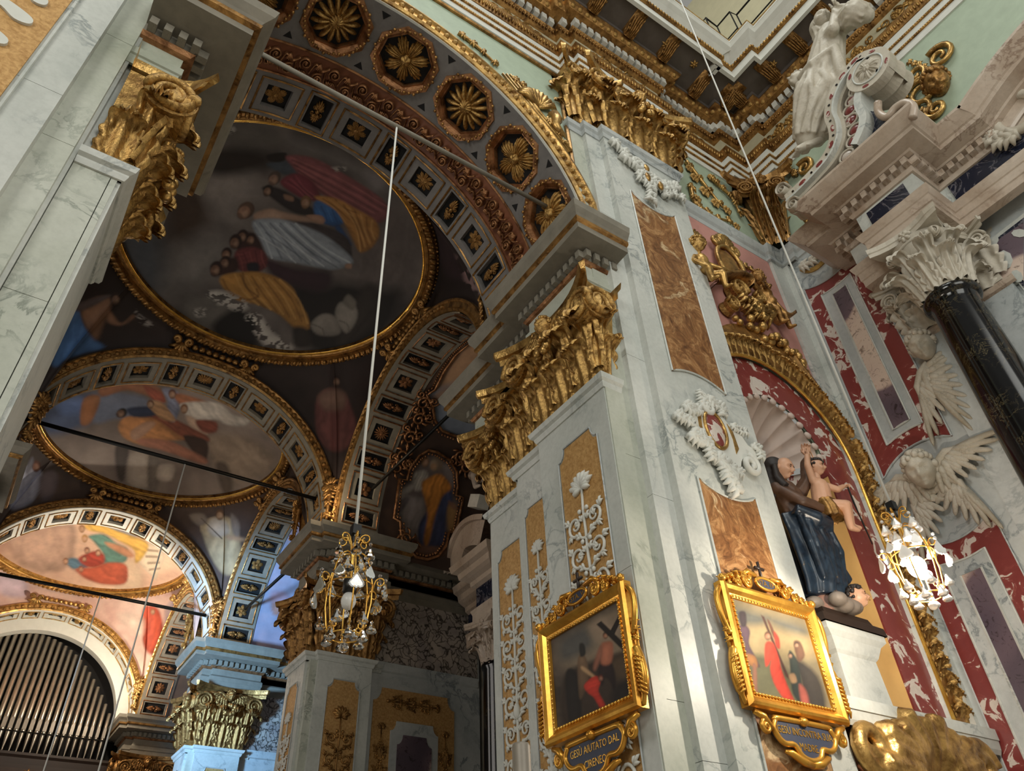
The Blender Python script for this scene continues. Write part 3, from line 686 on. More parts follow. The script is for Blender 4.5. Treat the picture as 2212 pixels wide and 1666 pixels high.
band('corona', [(.76, 13.63), (.76, 13.57), (.82, 13.57), (.82, 13.76), (.5, 13.77)], 'white_stucco')
rope = band('rope_moulding', [(.5, 13.76), (.83, 13.765), (.865, 13.79), (.865, 13.825), (.83, 13.85), (.5, 13.86)], 'dull_gold')
band('cyma', [(.5, 13.84), (.84, 13.85), (.86, 13.90), (.93, 13.97), (1.0, 14.02), (1.03, 14.09), (1.04, 14.10), (1.04, 14.15), (.0, 14.17)], 'white_stucco')
band('gilt_edge', [(1.0, 14.13), (1.045, 14.135), (1.05, 14.155), (1.0, 14.165)], 'gold')
me = lib('dentil', unit_box, 'white_stucco', False)
VIS = lambda x, y: (y > -2.2) and x > -1.6
for x, y, a in along(PM, .115, .135): 
    if VIS(x, y): inst('dentil', me, rotz(x, y, 13.345, a, .085, .11, .15), bed)
me = lib('egg', bead, 'gold')
for x, y, a in along(PM, .27, .14):
    if VIS(x, y): inst('egg', me, rotz(x, y, 13.49, a, .10, .09, .09), egg)
me = lib('bracket', bracket, 'dull_gold'); fl = lib('fleuron', fleuron, 'gold')
for x, y, a in along(PM, .35, .56, .12):
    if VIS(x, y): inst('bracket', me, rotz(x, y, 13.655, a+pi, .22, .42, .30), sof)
P0 = offs(PM, .56)
for (x0, y0), (x1, y1) in zip(P0, P0[1:]):
    L = math.hypot(x1-x0, y1-y0)
    if L < .5: continue
    n = max(1, int((L-.24)/.56))
    for i in range(n+1):
        t = min(max((.12+(L-.24)*i/n)/L, .05), .95); x, y = x0+(x1-x0)*t, y0+(y1-y0)*t
        if VIS(x, y): inst('soffit_flower', fl, Matrix.Translation((x, y, 13.64)) @ Matrix.Diagonal((.085, .085, -.10, 1)), sof)
# leaf and rope relief on the mouldings (small repeated leaves joined per moulding)
def leaf_run(name, parent, p, z, step, r, mat, path=PM, el=(1, 1, 1)):
    b = MB()
    for x, y, a in along(path, p, step):
        if VIS(x, y): b.ell((x, y, z), r*el[0], r*el[1], r*el[2], 6, 4, Matrix.Rotation(a, 3, 'Z'))
    o = obj(name, b, M[mat], parent, smooth=True); o['kind'] = 'stuff'; return o
leaf_run('leaf_relief', gm, .095, 12.63, .055, .034, 'gold', el=(.6, .7, 1.4)); leaf_run('leaf_relief', bed, .085, 13.2, .06, .035, 'dull_gold', el=(.6, .6, 1.3))
leaf_run('rope_relief', rope, .865, 13.807, .06, .038, 'gold', el=(.9, .6, .8)); leaf_run('bead_relief', arch_, .04, 12.205, .035, .016, 'gold'); leaf_run('bead_relief', arch_, .055, 12.365, .035, .016, 'gold')
# gilt arabesques on the frieze
def frieze_scroll(parent, o, ex, ey, w, h, seed, mat='gold'):
    o, ex, ey = Vector(o), Vector(ex), Vector(ey); ez = Vector((0, 0, 1)); P = lambda u, v, q: o+ex*u+ez*v-ey*q; b = MB(); R = random.Random(seed)
    for s in (-1, 1):
        sp = spiral(s*w*.22, 0, h*.36, 1.6, pi*.5, s, 24, .2); b.tube([P(s*w*.02, -h*.2, .015)] + [P(x, z, .02) for x, z in sp], .016, 6)
        sp = spiral(s*w*.42, h*.05, h*.22, 1.3, -pi*.5, -s, 18, .25); b.tube([P(s*w*.25, -h*.3, .015)] + [P(x, z, .02) for x, z in sp], .013, 6)
        for k in range(4):
            x, z = s*w*R.uniform(.1, .48), h*R.uniform(-.35, .35); a = R.uniform(0, 6)
            b.tube([P(x, z, .01), P(x+.05*cos(a), z+.05*sin(a), .03), P(x+.09*cos(a), z+.09*sin(a), .01)], [.012, .028, .008], 6)
    o2 = obj('gilt_arabesque', b, M[mat], parent, smooth=True)
    for s in (-.22, 0, .22): inst('rosette', lib('ros6', lambda: rosette(6), mat), frame_m(P(s*w, 0, .005), ex, ez, -ey, .085 if s else .11, .085 if s else .11, .12), parent)
for y in (2.9, 1.75, .6, -.6): frieze_scroll(fri, (8.05, y, 12.93), (0, -1, 0), (1, 0, 0), 1.05, .36, int(y*10)+50)
for x in (6.7, 3.3, 2.2): frieze_scroll(fri, (x, 4.0, 12.93), (1, 0, 0), (0, 1, 0), .95, .36, int(x*10))
frieze_scroll(fri, (5.1, 3.8, 12.93), (1, 0, 0), (0, 1, 0), 1.2, .36, 77)
# ---- ledge under the green field, and upper gallery wall above the cornice
led = thing('marble_ledge', 'grey marble string moulding under the green field in the corner', 'ledge', (7.5, 3.9, 10.2))
b = MB(); mould(b, [(8.05, 2.45), (8.05, 3.70), (7.98, 3.70), (7.98, 3.93), (7.70, 3.93), (7.70, 4.0), (5.78, 4.0)], [(-.02, 10.20), (.02, 10.22), (.03, 10.30), (.06, 10.34), (.09, 10.42), (.10, 10.46), (-.02, 10.48)]); obj('moulding', b, M['grey_marble'], led)
mb = MB(); mb.box(8.6, 8.8, -3.5, 5, 14.1, 20); mb.box(-4, 8.8, 4.55, 4.75, 14.1, 20); gal = struct('wall_upper', mb, M['cream_paint'], 'cream upper wall above the great cornice')
for y in (3.4, 2.2, 1.0):
    b = MB(); b.prism([(y-.35, 14.2), (y+.35, 14.2), (y, 16.6)], lambda u, v, q: (8.6-q, u, v), 0, .02); p_ = obj('green_panel', b, M['green_paint'], gal)
    b = MB(); leafy(b, lambda x, z, q: (8.58-q, x, z), [(y, 14.4), (y+.04, 15.0), (y-.03, 15.6), (y, 16.2)], .07, .02); obj('painted_leaf', b, M['iron'], p_, smooth=True)
    for s in (-1, 1):
        b = MB(); b.tube([(8.6, y+s*.5, 14.2), (8.58, y+s*.3, 15.6), (8.55, y+s*.05, 17.2)], .03, 6); obj('gilt_rib', b, M['gold'], gal, smooth=True)
for x in (7.2, 5.8, 4.4):
    b = MB(); b.tube([(x, 4.53, 14.2), (x-.3, 4.52, 16), (x-.5, 4.5, 18)], .04, 6); obj('gilt_rib', b, M['gold'], gal, smooth=True)
rail = thing('gallery_railing', 'black iron railing with scroll along the top of the great cornice', 'railing', (7.0, 2.9, 14.15))
rp = [(7.02, -3.3), (7.02, 2.52), (6.88, 2.55), (6.88, 2.85), (6.6, 2.85), (6.6, 2.98), (5.2, 2.98), (5.2, 2.8), (3.6, 2.8)]
for z, r in ((14.85, .018), (14.25, .014)):
    b = MB(); b.tube([(x, y, z) for x, y in rp], r, 6); obj('rail_bar', b, M['iron'], rail)
for x, y in rp[1:] + [(7.02, 1.3), (7.02, 0), (5.9, 2.98)]:
    b = MB(); b.tube([(x, y, 14.14), (x, y, 14.86)], .012, 6); obj('rail_post', b, M['iron'], rail)
for y in (1.9, .7):
    b = MB(); b.tube([(7.02, y+a, 14.62+c) for a, c in spiral(0, 0, .16, 1.4, 0, 1, 26, .2)], .012, 6)
    leafy(b, lambda x, z, q: (7.02-q*.3, x, z), [(y-.05, 14.6), (y-.3, 14.62), (y-.55, 14.6)], .03, .03); obj('rail_scroll', b, M['iron'], rail, smooth=True)
# ------------------------------------------------------------------ painted pictures (colours stored on the vertices of the painted surface)
def _noise(x, y, s, seed):
    """cheap smooth value noise"""
    R = np.random.RandomState(seed); G = R.rand(64, 64); x, y = x/s, y/s
    xi, yi = np.floor(x).astype(int), np.floor(y).astype(int); fx, fy = x-xi, y-yi; fx, fy = fx*fx*(3-2*fx), fy*fy*(3-2*fy)
    g = lambda a, b: G[a % 64, b % 64]
    return (g(xi, yi)*(1-fx)+g(xi+1, yi)*fx)*(1-fy)+(g(xi, yi+1)*(1-fx)+g(xi+1, yi+1)*fx)*fy
def fbm(x, y, s, seed): return .5*_noise(x, y, s, seed)+.3*_noise(x, y, s*.45, seed+1)+.2*_noise(x, y, s*.2, seed+2)
def paint_px(Q, shapes, base, gain=1.0, seed=0):
    x, y = Q[:, 0], Q[:, 1]; n = fbm(x, y, base.get('s', 120), 5+seed)[:, None]
    A, B = np.array(lin(base['a'])[:3]), np.array(lin(base['b'])[:3]); t = np.clip((n-.3)/.4, 0, 1); col = A+(B-A)*t
    wob = fbm(x, y, 30, 17)
    for sh in shapes:
        pts, hexc = sh[0], sh[1]; opt = sh[2] if len(sh) > 2 else {}
        ln = opt.get('w'); P = np.array(smooth_poly(pts, 4, not ln) if not opt.get('sharp') else pts); f = opt.get('f', 3.0)
        if ln: f = max(f, ln) if False else ln*1.5
        bb = (x > P[:, 0].min()-f*2) & (x < P[:, 0].max()+f*2) & (y > P[:, 1].min()-f*2) & (y < P[:, 1].max()+f*2)
        idx = np.nonzero(bb)[0]
        if len(idx) == 0: continue
        px, py = x[idx], y[idx]; ins = np.zeros(len(idx), bool); dm = np.full(len(idx), 1e9)
        for i in range(len(P)-(1 if ln else 0)):
            (x0, y0), (x1, y1) = P[i], P[(i+1) % len(P)]
            c = ((y0 > py) != (y1 > py)); xs = x0+(py-y0)*(x1-x0)/((y1-y0) if abs(y1-y0) > 1e-9 else 1e-9); ins ^= c & (px < xs)
            L2 = (x1-x0)**2+(y1-y0)**2+1e-9; tt = np.clip(((px-x0)*(x1-x0)+(py-y0)*(y1-y0))/L2, 0, 1)
            dm = np.minimum(dm, (px-x0-tt*(x1-x0))**2+(py-y0-tt*(y1-y0))**2)
        sd = np.where(ins, 1, -1)*np.sqrt(dm); al = (np.clip(sd/f*.5+.5, 0, 1) if not ln else np.clip(1.3-np.sqrt(dm)/ln, 0, 1))*opt.get('o', 1)
        if opt.get('rag'): al = al*(fbm(px, py, opt['rag'], 31) > .48)
        c = np.array(lin(hexc)[:3])[None, :]*np.ones((len(idx), 1))
        if 'fold' in opt:
            an, pe, am = opt['fold']; ph = (px*cos(rad(an))+py*sin(rad(an)))/pe+wob[idx]*1.5+_noise(px, py, 70, 77)*1.5; wv = np.sin(2*pi*ph); w2 = np.sin(2*pi*ph*.47+1.3); c = c*(1+am*(.55*wv+.5*w2)*(.25+.75*_noise(px, py, 40, 99)))[:, None]
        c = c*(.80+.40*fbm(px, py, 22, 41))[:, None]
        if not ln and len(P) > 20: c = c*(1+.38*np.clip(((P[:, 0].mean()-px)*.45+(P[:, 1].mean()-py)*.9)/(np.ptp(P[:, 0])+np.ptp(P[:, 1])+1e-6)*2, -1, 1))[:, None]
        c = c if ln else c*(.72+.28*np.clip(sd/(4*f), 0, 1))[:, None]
        col[idx] = col[idx]*(1-al[:, None])+c*al[:, None]
    return np.clip(col*gain, 0, 1)
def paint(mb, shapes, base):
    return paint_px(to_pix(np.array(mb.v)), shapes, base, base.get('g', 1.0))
def blob(cx, cy, rx, ry=None, rot=0):
    ry = ry or rx; c, s = cos(rad(rot)), sin(rad(rot)); return [(cx+rx*cos(t)*c-ry*sin(t)*s, cy+rx*cos(t)*s+ry*sin(t)*c) for t in np.linspace(0, 2*pi, 9)[:-1]]
Z4 = lambda *p: [(x/2.765, 550+y/2.765) for x, y in p]
ZD = lambda *p: [(420+x/1.983, 300+y/1.983) for x, y in p]
Z7 = lambda *p: [(x/2.765, 1066+y/2.765) for x, y in p]
R5 = lambda *p: [(820+x/4.164, 940+y/4.164) for x, y in p]
def face(cx, cy, r, skin, hair='#2a1d18', rot=0):
    d = (cos(rad(rot+90)), sin(rad(rot+90)))
    return [(blob(cx-d[0]*r*.15, cy-d[1]*r*.15, r*.82, r*.98, rot), hair, {'f': 2}), (blob(cx+d[0]*r*.18, cy+d[1]*r*.18, r*.60, r*.74, rot), skin, {'f': 2}), (blob(cx+d[0]*r*.75, cy+d[1]*r*.75, r*.42, r*.3, rot), hair, {'f': 2, 'o': .55}), (blob(cx-d[0]*r*.05-d[1]*r*.2, cy-d[1]*r*.05+d[0]*r*.2, r*.22, r*.3, rot), hair, {'f': 2, 'o': .35}), (blob(cx+d[0]*r*.2+d[1]*r*.2, cy+d[1]*r*.2-d[0]*r*.2, r*.3, r*.35, rot), '#e0c0a4', {'f': 3, 'o': .3})]
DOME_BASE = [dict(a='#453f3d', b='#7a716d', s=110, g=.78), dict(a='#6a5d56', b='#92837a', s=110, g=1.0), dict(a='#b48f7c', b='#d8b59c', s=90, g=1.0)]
TD = lambda *p: [(240+x/1.7556, 260+y/1.7556) for x, y in p]
def fan(a0, a1, b0, b1, n, c1, c2, w=2.2, o=.5, bend=.08):
    out = []
    for i in range(n):
        t = i/(n-1); p = (a0[0]+(a1[0]-a0[0])*t, a0[1]+(a1[1]-a0[1])*t); q = (b0[0]+(b1[0]-b0[0])*t, b0[1]+(b1[1]-b0[1])*t)
        m = ((p[0]+q[0])/2+(q[1]-p[1])*bend*(1-2*t), (p[1]+q[1])/2-(q[0]-p[0])*bend*(1-2*t)); out.append((TD(p, m, q), c1 if i % 2 else c2, {'w': w, 'o': o}))
    return out
tface = lambda x, y, r, sk, ha, rot: face(*TD((x, y))[0], r/1.7556, sk, ha, rot)
DOME = [[
    (TD((220, 250), (360, 240), (370, 380), (310, 490), (220, 450)), '#4f3e33', {'f': 26}), (TD((350, 230), (520, 200), (580, 290), (490, 330), (530, 410), (430, 400), (370, 330)), '#9a918c', {'f': 18}), (TD((360, 250), (420, 210), (500, 230), (440, 290), (370, 300)), '#aea49d', {'f': 14, 'o': .7}), (TD((230, 490), (380, 420), (450, 470), (390, 600), (230, 660), (140, 590)), '#86807c', {'f': 26}), (TD((280, 520), (380, 470), (420, 500), (360, 580), (290, 590)), '#9d9792', {'f': 18, 'o': .7}),
    (TD((50, 430), (150, 390), (200, 560), (150, 660), (70, 560)), '#5f6268', {'f': 26}), (TD((940, 420), (1080, 320), (1170, 480), (1130, 640), (950, 640)), '#6d6360', {'f': 26, 'fold': (10, 26, .2)}), (TD((690, 70), (1000, 180), (1090, 260), (1060, 310), (850, 170), (700, 110)), '#77716f', {'f': 14}), (TD((960, 200), (1010, 195), (1050, 240), (1000, 270)), '#8f898a', {'f': 10}), (TD((420, 20), (600, 30), (640, 90), (500, 110), (420, 80)), '#6b655f', {'f': 14}),
    (TD((370, 110), (560, 120), (590, 165), (450, 205), (370, 190)), '#2c221d', {'f': 12}), (TD((680, 620), (800, 630), (870, 610), (1000, 640), (1100, 660), (1000, 860), (760, 880), (700, 700)), '#171212', {'f': 16}), (TD((580, 520), (700, 560), (830, 580), (810, 650), (690, 630), (610, 590)), '#3b2630', {'f': 8}), (TD((950, 640), (1010, 640), (1000, 760), (900, 850), (860, 830)), '#352e2b', {'f': 8}),
    (TD((270, 720), (300, 670), (430, 670), (480, 720), (390, 780), (330, 790)), '#6d6863', {'f': 8}), (TD((385, 780), (470, 715), (545, 760), (545, 860), (430, 845)), '#0f0b0b', {'f': 8}),
    (TD((590, 165), (690, 155), (730, 215), (650, 205)), '#4a545f', {'f': 4}), (TD((592, 132), (660, 122), (665, 145), (640, 158), (600, 155)), '#1b1415', {'f': 2}),
    (TD((665, 135), (760, 140), (860, 190), (960, 250), (1040, 310), (1052, 365), (1000, 392), (930, 350), (860, 310), (790, 275), (730, 222), (690, 180)), '#8a5054', {'fold': (118, 16, .22)}), *fan((680, 140), (720, 210), (1050, 330), (960, 370), 8, '#5a2f36', '#a86a68', 2.2, .5, .03),
    (TD((640, 232), (700, 200), (765, 232), (795, 300), (740, 302), (680, 272)), '#7a3542', {}), *fan((660, 235), (700, 210), (740, 300), (785, 295), 5, '#4d1f2c', '#9a5058', 2, .5), *tface(618, 222, 28, '#a17e6c', '#54443e', 30),
    (TD((572, 258), (620, 252), (700, 290), (772, 340), (782, 362), (700, 352), (632, 312)), '#2b2428', {}), *tface(594, 268, 22, '#96735f', '#1c1618', 30), (TD((655, 280), (690, 290), (690, 308), (660, 300)), '#96735f', {'f': 2}), *tface(738, 312, 24, '#a8826a', '#7a5a3c', 10),
    (TD((770, 312), (822, 305), (870, 345), (882, 385), (842, 402), (780, 372)), '#33629c', {'fold': (120, 10, .15)}), (TD((868, 400), (912, 470), (890, 462), (850, 410)), '#2b4f80', {}), *fan((775, 320), (860, 345), (800, 380), (878, 388), 5, '#1d3d68', '#4a7ab4', 2, .5),
    (TD((770, 290), (850, 295), (920, 330), (1000, 378), (1018, 430), (992, 480), (946, 502), (920, 460), (890, 402), (852, 342)), '#b07c40', {'fold': (135, 12, .22)}), *fan((860, 310), (990, 380), (945, 495), (1000, 450), 7, '#6e451e', '#d0a060', 2.4, .55, .12), *fan((780, 295), (850, 300), (890, 390), (930, 350), 4, '#6e451e', '#c8965a', 2, .5, .1),
    (TD((700, 382), (800, 398), (900, 450), (910, 545), (860, 510), (790, 450)), '#3f3739', {'fold': (118, 10, .2)}),
    (TD((540, 358), (600, 335), (660, 350), (740, 365), (800, 368), (806, 386), (740, 386), (650, 378), (565, 390)), '#b3937f', {'f': 3}), (TD((600, 345), (650, 355), (640, 372), (590, 370)), '#c4a48e', {'f': 3, 'o': .6}), (TD((740, 360), (800, 362), (806, 392), (770, 388)), '#a88470', {'f': 2}),
    (TD((535, 385), (620, 372), (700, 390), (800, 430), (880, 488), (918, 540), (845, 567), (770, 556), (690, 540), (602, 522), (570, 470)), '#9ea7b1', {'fold': (118, 15, .16)}), *fan((545, 390), (700, 392), (610, 522), (905, 540), 9, '#69737f', '#c6ced6', 2.6, .6, .05), *fan((560, 440), (640, 400), (700, 540), (860, 560), 4, '#55606c', '#d2d8de', 2, .5, .04), (TD((890, 545), (912, 545), (910, 562), (888, 560)), '#a88470', {'f': 2}),
    *tface(508, 345, 36, '#a07a66', '#5f483c', 45),
    (TD((478, 432), (545, 430), (580, 500), (560, 540), (480, 500)), '#3d2624', {'f': 4}), (TD((470, 500), (530, 480), (582, 500), (592, 550), (545, 582), (480, 565)), '#74383a', {'fold': (60, 9, .2)}), *fan((480, 505), (570, 495), (500, 570), (585, 555), 5, '#43191d', '#94504c', 2, .5), (TD((400, 540), (470, 520), (480, 570), (420, 590), (380, 585)), '#3f2622', {'f': 4}), (TD((515, 545), (555, 540), (560, 572), (525, 578)), '#23202a', {'f': 3}),
    *[x for q in ((530, 452, 22), (498, 440, 24), (470, 462, 28), (437, 508, 24), (432, 540, 24), (396, 565, 28)) for x in tface(q[0], q[1], q[2], '#8f6a56', '#2f1b17', 20)],
    (TD((410, 602), (450, 580), (560, 575), (640, 600), (692, 640), (712, 690), (745, 740), (750, 792), (700, 792), (640, 740), (560, 702), (480, 682), (430, 642)), '#b0803f', {'fold': (122, 16, .2)}), *fan((470, 585), (640, 605), (560, 700), (745, 770), 9, '#6f4a1e', '#d2a25c', 2.6, .6, -.1), (TD((425, 605), (450, 650), (510, 680), (556, 668), (552, 640)), '#71491d', {'w': 3, 'o': .6}), (TD((500, 580), (510, 630), (560, 670)), '#6a441a', {'w': 2.4, 'o': .6}),
    (TD((758, 772), (800, 735), (850, 745), (872, 800), (842, 818), (780, 812)), '#8b857e', {}), (TD((850, 742), (868, 690), (922, 700), (934, 750), (892, 808)), '#98928a', {}), (TD((880, 690), (900, 660), (930, 690), (915, 720)), '#7f7971', {'f': 3}), (TD((690, 790), (740, 790), (760, 850), (700, 860)), '#2b2421', {'f': 5}), (TD((760, 772), (800, 790), (810, 812)), '#4a443f', {'w': 2, 'o': .6}), (TD((865, 760), (890, 770), (905, 800)), '#4a443f', {'w': 2, 'o': .6}), (TD((900, 840), (960, 760), (1010, 700)), '#241e1c', {'w': 5, 'o': .6}),
    (TD((370, 650), (440, 650), (520, 695), (500, 725), (420, 705), (380, 680)), '#c9c3bb', {'rag': 10, 'f': 5}), (TD((510, 745), (560, 735), (610, 800), (690, 860), (680, 890), (600, 870), (540, 800)), '#cec8c0', {'rag': 10, 'f': 5}), (TD((315, 720), (355, 712), (360, 738), (325, 745)), '#c9c3bb', {'rag': 8, 'f': 4}), (TD((430, 30), (470, 25), (465, 50), (435, 48)), '#b9b3ab', {'rag': 8, 'f': 3}), (TD((840, 178), (890, 178), (880, 196), (850, 192)), '#b9b3ab', {'rag': 8, 'f': 3}),
  ], [
    (Z4((230, 960), (420, 850), (560, 830), (560, 990), (300, 1080)), '#58688c', {'f': 10}), (Z4((340, 880), (480, 850), (500, 930), (380, 960)), '#6f88bd', {'f': 6}),
    (Z4((560, 830), (860, 850), (880, 960), (700, 980), (560, 1000)), '#8089a0', {'f': 6}), (Z4((600, 790), (760, 768), (930, 780), (980, 850), (900, 850), (760, 810), (610, 850)), '#a86e4e', {'f': 3}), (Z4((500, 860), (600, 850), (545, 1000), (480, 1010)), '#b0744c', {'f': 3}),
    (Z4((690, 1150), (770, 1150), (740, 1345), (700, 1320)), '#453b37'), (Z4((780, 1190), (890, 1190), (885, 1390), (760, 1360)), '#a09388', {'f': 4}), (Z4((890, 1200), (950, 1210), (940, 1400), (885, 1390)), '#6d625a'), (Z4((950, 1260), (1040, 1260), (1020, 1350), (940, 1340)), '#b0a296'),
    (Z4((1250, 1080), (1500, 1100), (1640, 1200), (1600, 1310), (1400, 1370), (1280, 1250)), '#988574', {'fold': (120, 26, .2), 'f': 10}), (Z4((1290, 1250), (1360, 1260), (1390, 1400), (1330, 1420)), '#5b4d43', {'f': 5}),
    (Z4((850, 960), (930, 915), (1010, 965), (1160, 1040), (1240, 1085), (1240, 1120), (1100, 1110), (950, 1010)), '#8a4f3c', {'fold': (118, 10, .3)}), (Z4((1100, 1080), (1230, 1110), (1240, 1200), (1210, 1240), (1130, 1150)), '#3d2a24'),
    (Z4((706, 1030), (740, 975), (830, 962), (930, 985), (1040, 1060), (1100, 1105), (1010, 1115), (930, 1150), (830, 1135), (740, 1095)), '#c48856', {'fold': (118, 17, .3)}), (Z4((820, 1100), (1000, 1110), (1160, 1180), (1240, 1230), (1200, 1250), (1000, 1180), (850, 1140)), '#a9705a', {'fold': (118, 12, .15)}),
    (Z4((780, 1060), (870, 1000), (930, 1010), (860, 1080), (800, 1110)), '#c49a80'),
    *face(262, 893, 12, '#8b6650', '#1d1615', 60), (Z4((760, 920), (900, 910), (930, 960), (800, 970)), '#34405c'),
    (Z4((860, 780), (960, 820), (990, 880), (930, 880), (880, 830)), '#a8553f', {'fold': (118, 9, .25)}), (Z4((970, 800), (1060, 820), (1080, 900), (1040, 1000), (990, 960), (1000, 880)), '#8a8fa8', {'fold': (135, 10, .3)}), (Z4((880, 890), (960, 880), (1050, 990), (960, 980)), '#c69a72', {'fold': (118, 10, .3)}),
    (Z4((1030, 830), (1150, 850), (1260, 900), (1200, 960), (1100, 920)), '#b5714c', {'fold': (118, 10, .3)}), (Z4((1080, 890), (1260, 880), (1330, 905), (1400, 960), (1495, 985), (1450, 1025), (1350, 1015), (1290, 985), (1180, 1000), (1110, 960)), '#d8cfc4', {'fold': (140, 12, .25)}),
    (Z4((1110, 960), (1180, 990), (1240, 1070), (1200, 1060), (1130, 1020)), '#d8b8a0'), (Z4((1170, 990), (1290, 1000), (1290, 1060), (1210, 1060)), '#8d4c3c', {'fold': (118, 8, .3)}),
    *face(325, 874, 9, '#c8a080', '#6b4630'), *face(372, 852, 10, '#c09478', '#6b4030'), *face(398, 884, 10, '#caa080', '#8a5a3a'),
  ], [
    (Z7((60, 260), (260, 200), (440, 190), (430, 400), (300, 470), (120, 420)), '#c2a08c', {'fold': (15, 30, .2), 'f': 6}), (Z7((440, 430), (700, 560), (850, 560), (800, 400)), '#d2b79c', {'f': 10}), (Z7((560, 190), (700, 200), (820, 250), (780, 262), (660, 225)), '#8d97aa', {'f': 3}),
    (Z7((830, 300), (960, 300), (985, 380), (930, 520), (870, 460), (826, 410)), '#d6c4ac', {'f': 2, 'sharp': 1}), *[(Z7((860+10*i, 330+40*i), (950+4*i, 340+34*i), (945+4*i, 352+34*i), (858+10*i, 344+40*i)), '#a8927c', {'f': 1, 'sharp': 1}) for i in range(4)],
    (Z7((500, 195), (580, 180), (680, 215), (780, 250), (870, 285), (885, 330), (840, 400), (806, 412), (800, 340), (720, 290), (620, 240), (540, 225)), '#e0b258', {'fold': (118, 12, .28)}),
    (Z7((530, 255), (620, 245), (700, 300), (760, 330), (756, 400), (700, 425), (610, 430), (620, 370), (560, 290)), '#5c8478', {'fold': (118, 12, .3)}), (Z7((630, 290), (740, 320), (800, 370), (760, 380), (650, 320)), '#c48a68'),
    (Z7((395, 400), (450, 385), (520, 430), (510, 450), (430, 450)), '#5c7d90', {'fold': (118, 9, .3)}), (Z7((470, 385), (560, 345), (620, 365), (620, 420), (560, 445), (500, 430)), '#a33f30', {'fold': (118, 10, .3)}),
    (Z7((456, 450), (560, 440), (640, 415), (740, 420), (765, 470), (745, 540), (620, 545), (520, 515), (470, 480)), '#b5563c', {'fold': (118, 14, .28)}),
    *face(177, 1143, 8, '#d6a888', '#a07048'), *face(183, 1164, 8, '#d6a888', '#b98a50'), *face(142, 1213, 7, '#d0a080', '#8a5a3a'), *face(188, 1190, 7, '#d0a080', '#6b3a2a'), *face(212, 1195, 7, '#d8a888', '#7a4a34'), *face(175, 1230, 7, '#c89070', '#8a4a34'), *face(182, 1208, 6, '#d0a080', '#6b3a2a'),
  ]]
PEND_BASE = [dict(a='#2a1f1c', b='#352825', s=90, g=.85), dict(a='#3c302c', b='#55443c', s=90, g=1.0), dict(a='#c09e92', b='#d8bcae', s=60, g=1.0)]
PEND = [[
    (Z4((300, 640), (320, 470), (400, 345), (470, 325), (500, 420), (560, 500), (625, 555), (500, 590), (390, 630), (340, 670)), '#4f74a6', {'fold': (12, 22, .35)}), (Z4((485, 330), (560, 265), (650, 255), (660, 320), (625, 400), (575, 510), (515, 430)), '#9a7055', {'f': 5}), (Z4((650, 330), (720, 410), (790, 360), (800, 380), (720, 425), (640, 400)), '#8f6850', {'f': 3}),
    *face(250, 646, 13, '#94705c', '#3a2a24'), (Z4((800, 320), (850, 370), (910, 410), (890, 430), (830, 400)), '#a89e98', {'rag': 8, 'f': 3}), (Z4((430, 310), (560, 260), (660, 240), (620, 275), (480, 340)), '#6b5c5a', {}),
    (Z4((1890, 870), (1960, 800), (2060, 830), (2100, 920), (2130, 1030), (2070, 1160), (1960, 1170), (1890, 1060)), '#6b3f3c', {'fold': (12, 22, .3)}), (Z4((1900, 850), (1980, 800), (2060, 830), (2050, 920), (1940, 930)), '#8a6a5c', {'f': 6}), *face(727, 824, 11, '#8a6654', '#2a1c18'),
    ([(975, 552), (990, 556), (1012, 585), (1036, 625), (1042, 640), (1020, 628), (995, 595)], '#a0807e', {'rag': 30, 'f': 4}), ([(940, 490), (970, 520), (1000, 600), (960, 590)], '#3d2c30', {'f': 6}),
  ], [
    (Z4((110, 1290), (180, 1260), (250, 1300), (240, 1390), (200, 1470), (140, 1510), (60, 1520), (90, 1400)), '#9a9cae', {'fold': (12, 15, .25)}), (Z4((240, 1330), (300, 1290), (345, 1320), (330, 1420), (270, 1480), (235, 1420)), '#6d6064', {'f': 4}), *face(78, 1008, 12, '#9a6650', '#5a3222'), (Z4((190, 1210), (200, 1240), (170, 1310), (150, 1290)), '#80808e'),
    (Z7((1200, 180), (1290, 140), (1380, 150), (1420, 220), (1440, 360), (1410, 470), (1330, 480), (1260, 380), (1220, 280)), '#b7a07c', {'fold': (12, 20, .28)}), (Z7((1260, 150), (1340, 160), (1370, 230), (1300, 260), (1240, 220)), '#cdbfae', {'f': 4}), *face(475, 1113, 11, '#c09a78', '#6b4c34'), (Z7((1130, 130), (1210, 120), (1240, 170), (1180, 190)), '#8d7f74'), (Z7((1380, 120), (1430, 180), (1420, 280), (1385, 220)), '#8d7f74'), (Z7((1200, 150), (1206, 150), (1330, 270), (1324, 274)), '#5a4a3c', {'f': 1, 'sharp': 1}), (Z7((1360, 250), (1460, 270), (1450, 285), (1360, 275)), '#c09a78'),
  ], [
    (Z7((850, 700), (900, 670), (950, 700), (975, 800), (980, 900), (940, 965), (880, 950), (850, 870)), '#b8523c', {'fold': (12, 14, .3)}), (Z7((700, 720), (800, 720), (860, 760), (840, 860), (760, 800)), '#e0c8b8', {'f': 6}), *face(330, 1322, 6, '#d6a888', '#8a5a3a'), (Z7((990, 700), (1060, 620), (1060, 700), (1010, 900)), '#b8a8b0', {'f': 5}), (Z7((0, 490), (150, 520), (160, 620), (0, 600)), '#c8b4c0', {'f': 6}),
  ]]
CHAP_BASE = [dict(a='#3a2a22', b='#4a362a', s=60, g=1.0), dict(a='#8c94ac', b='#a79cae', s=50, g=1.0), dict(a='#5a4a40', b='#6d5a4c', s=50, g=1.0)]
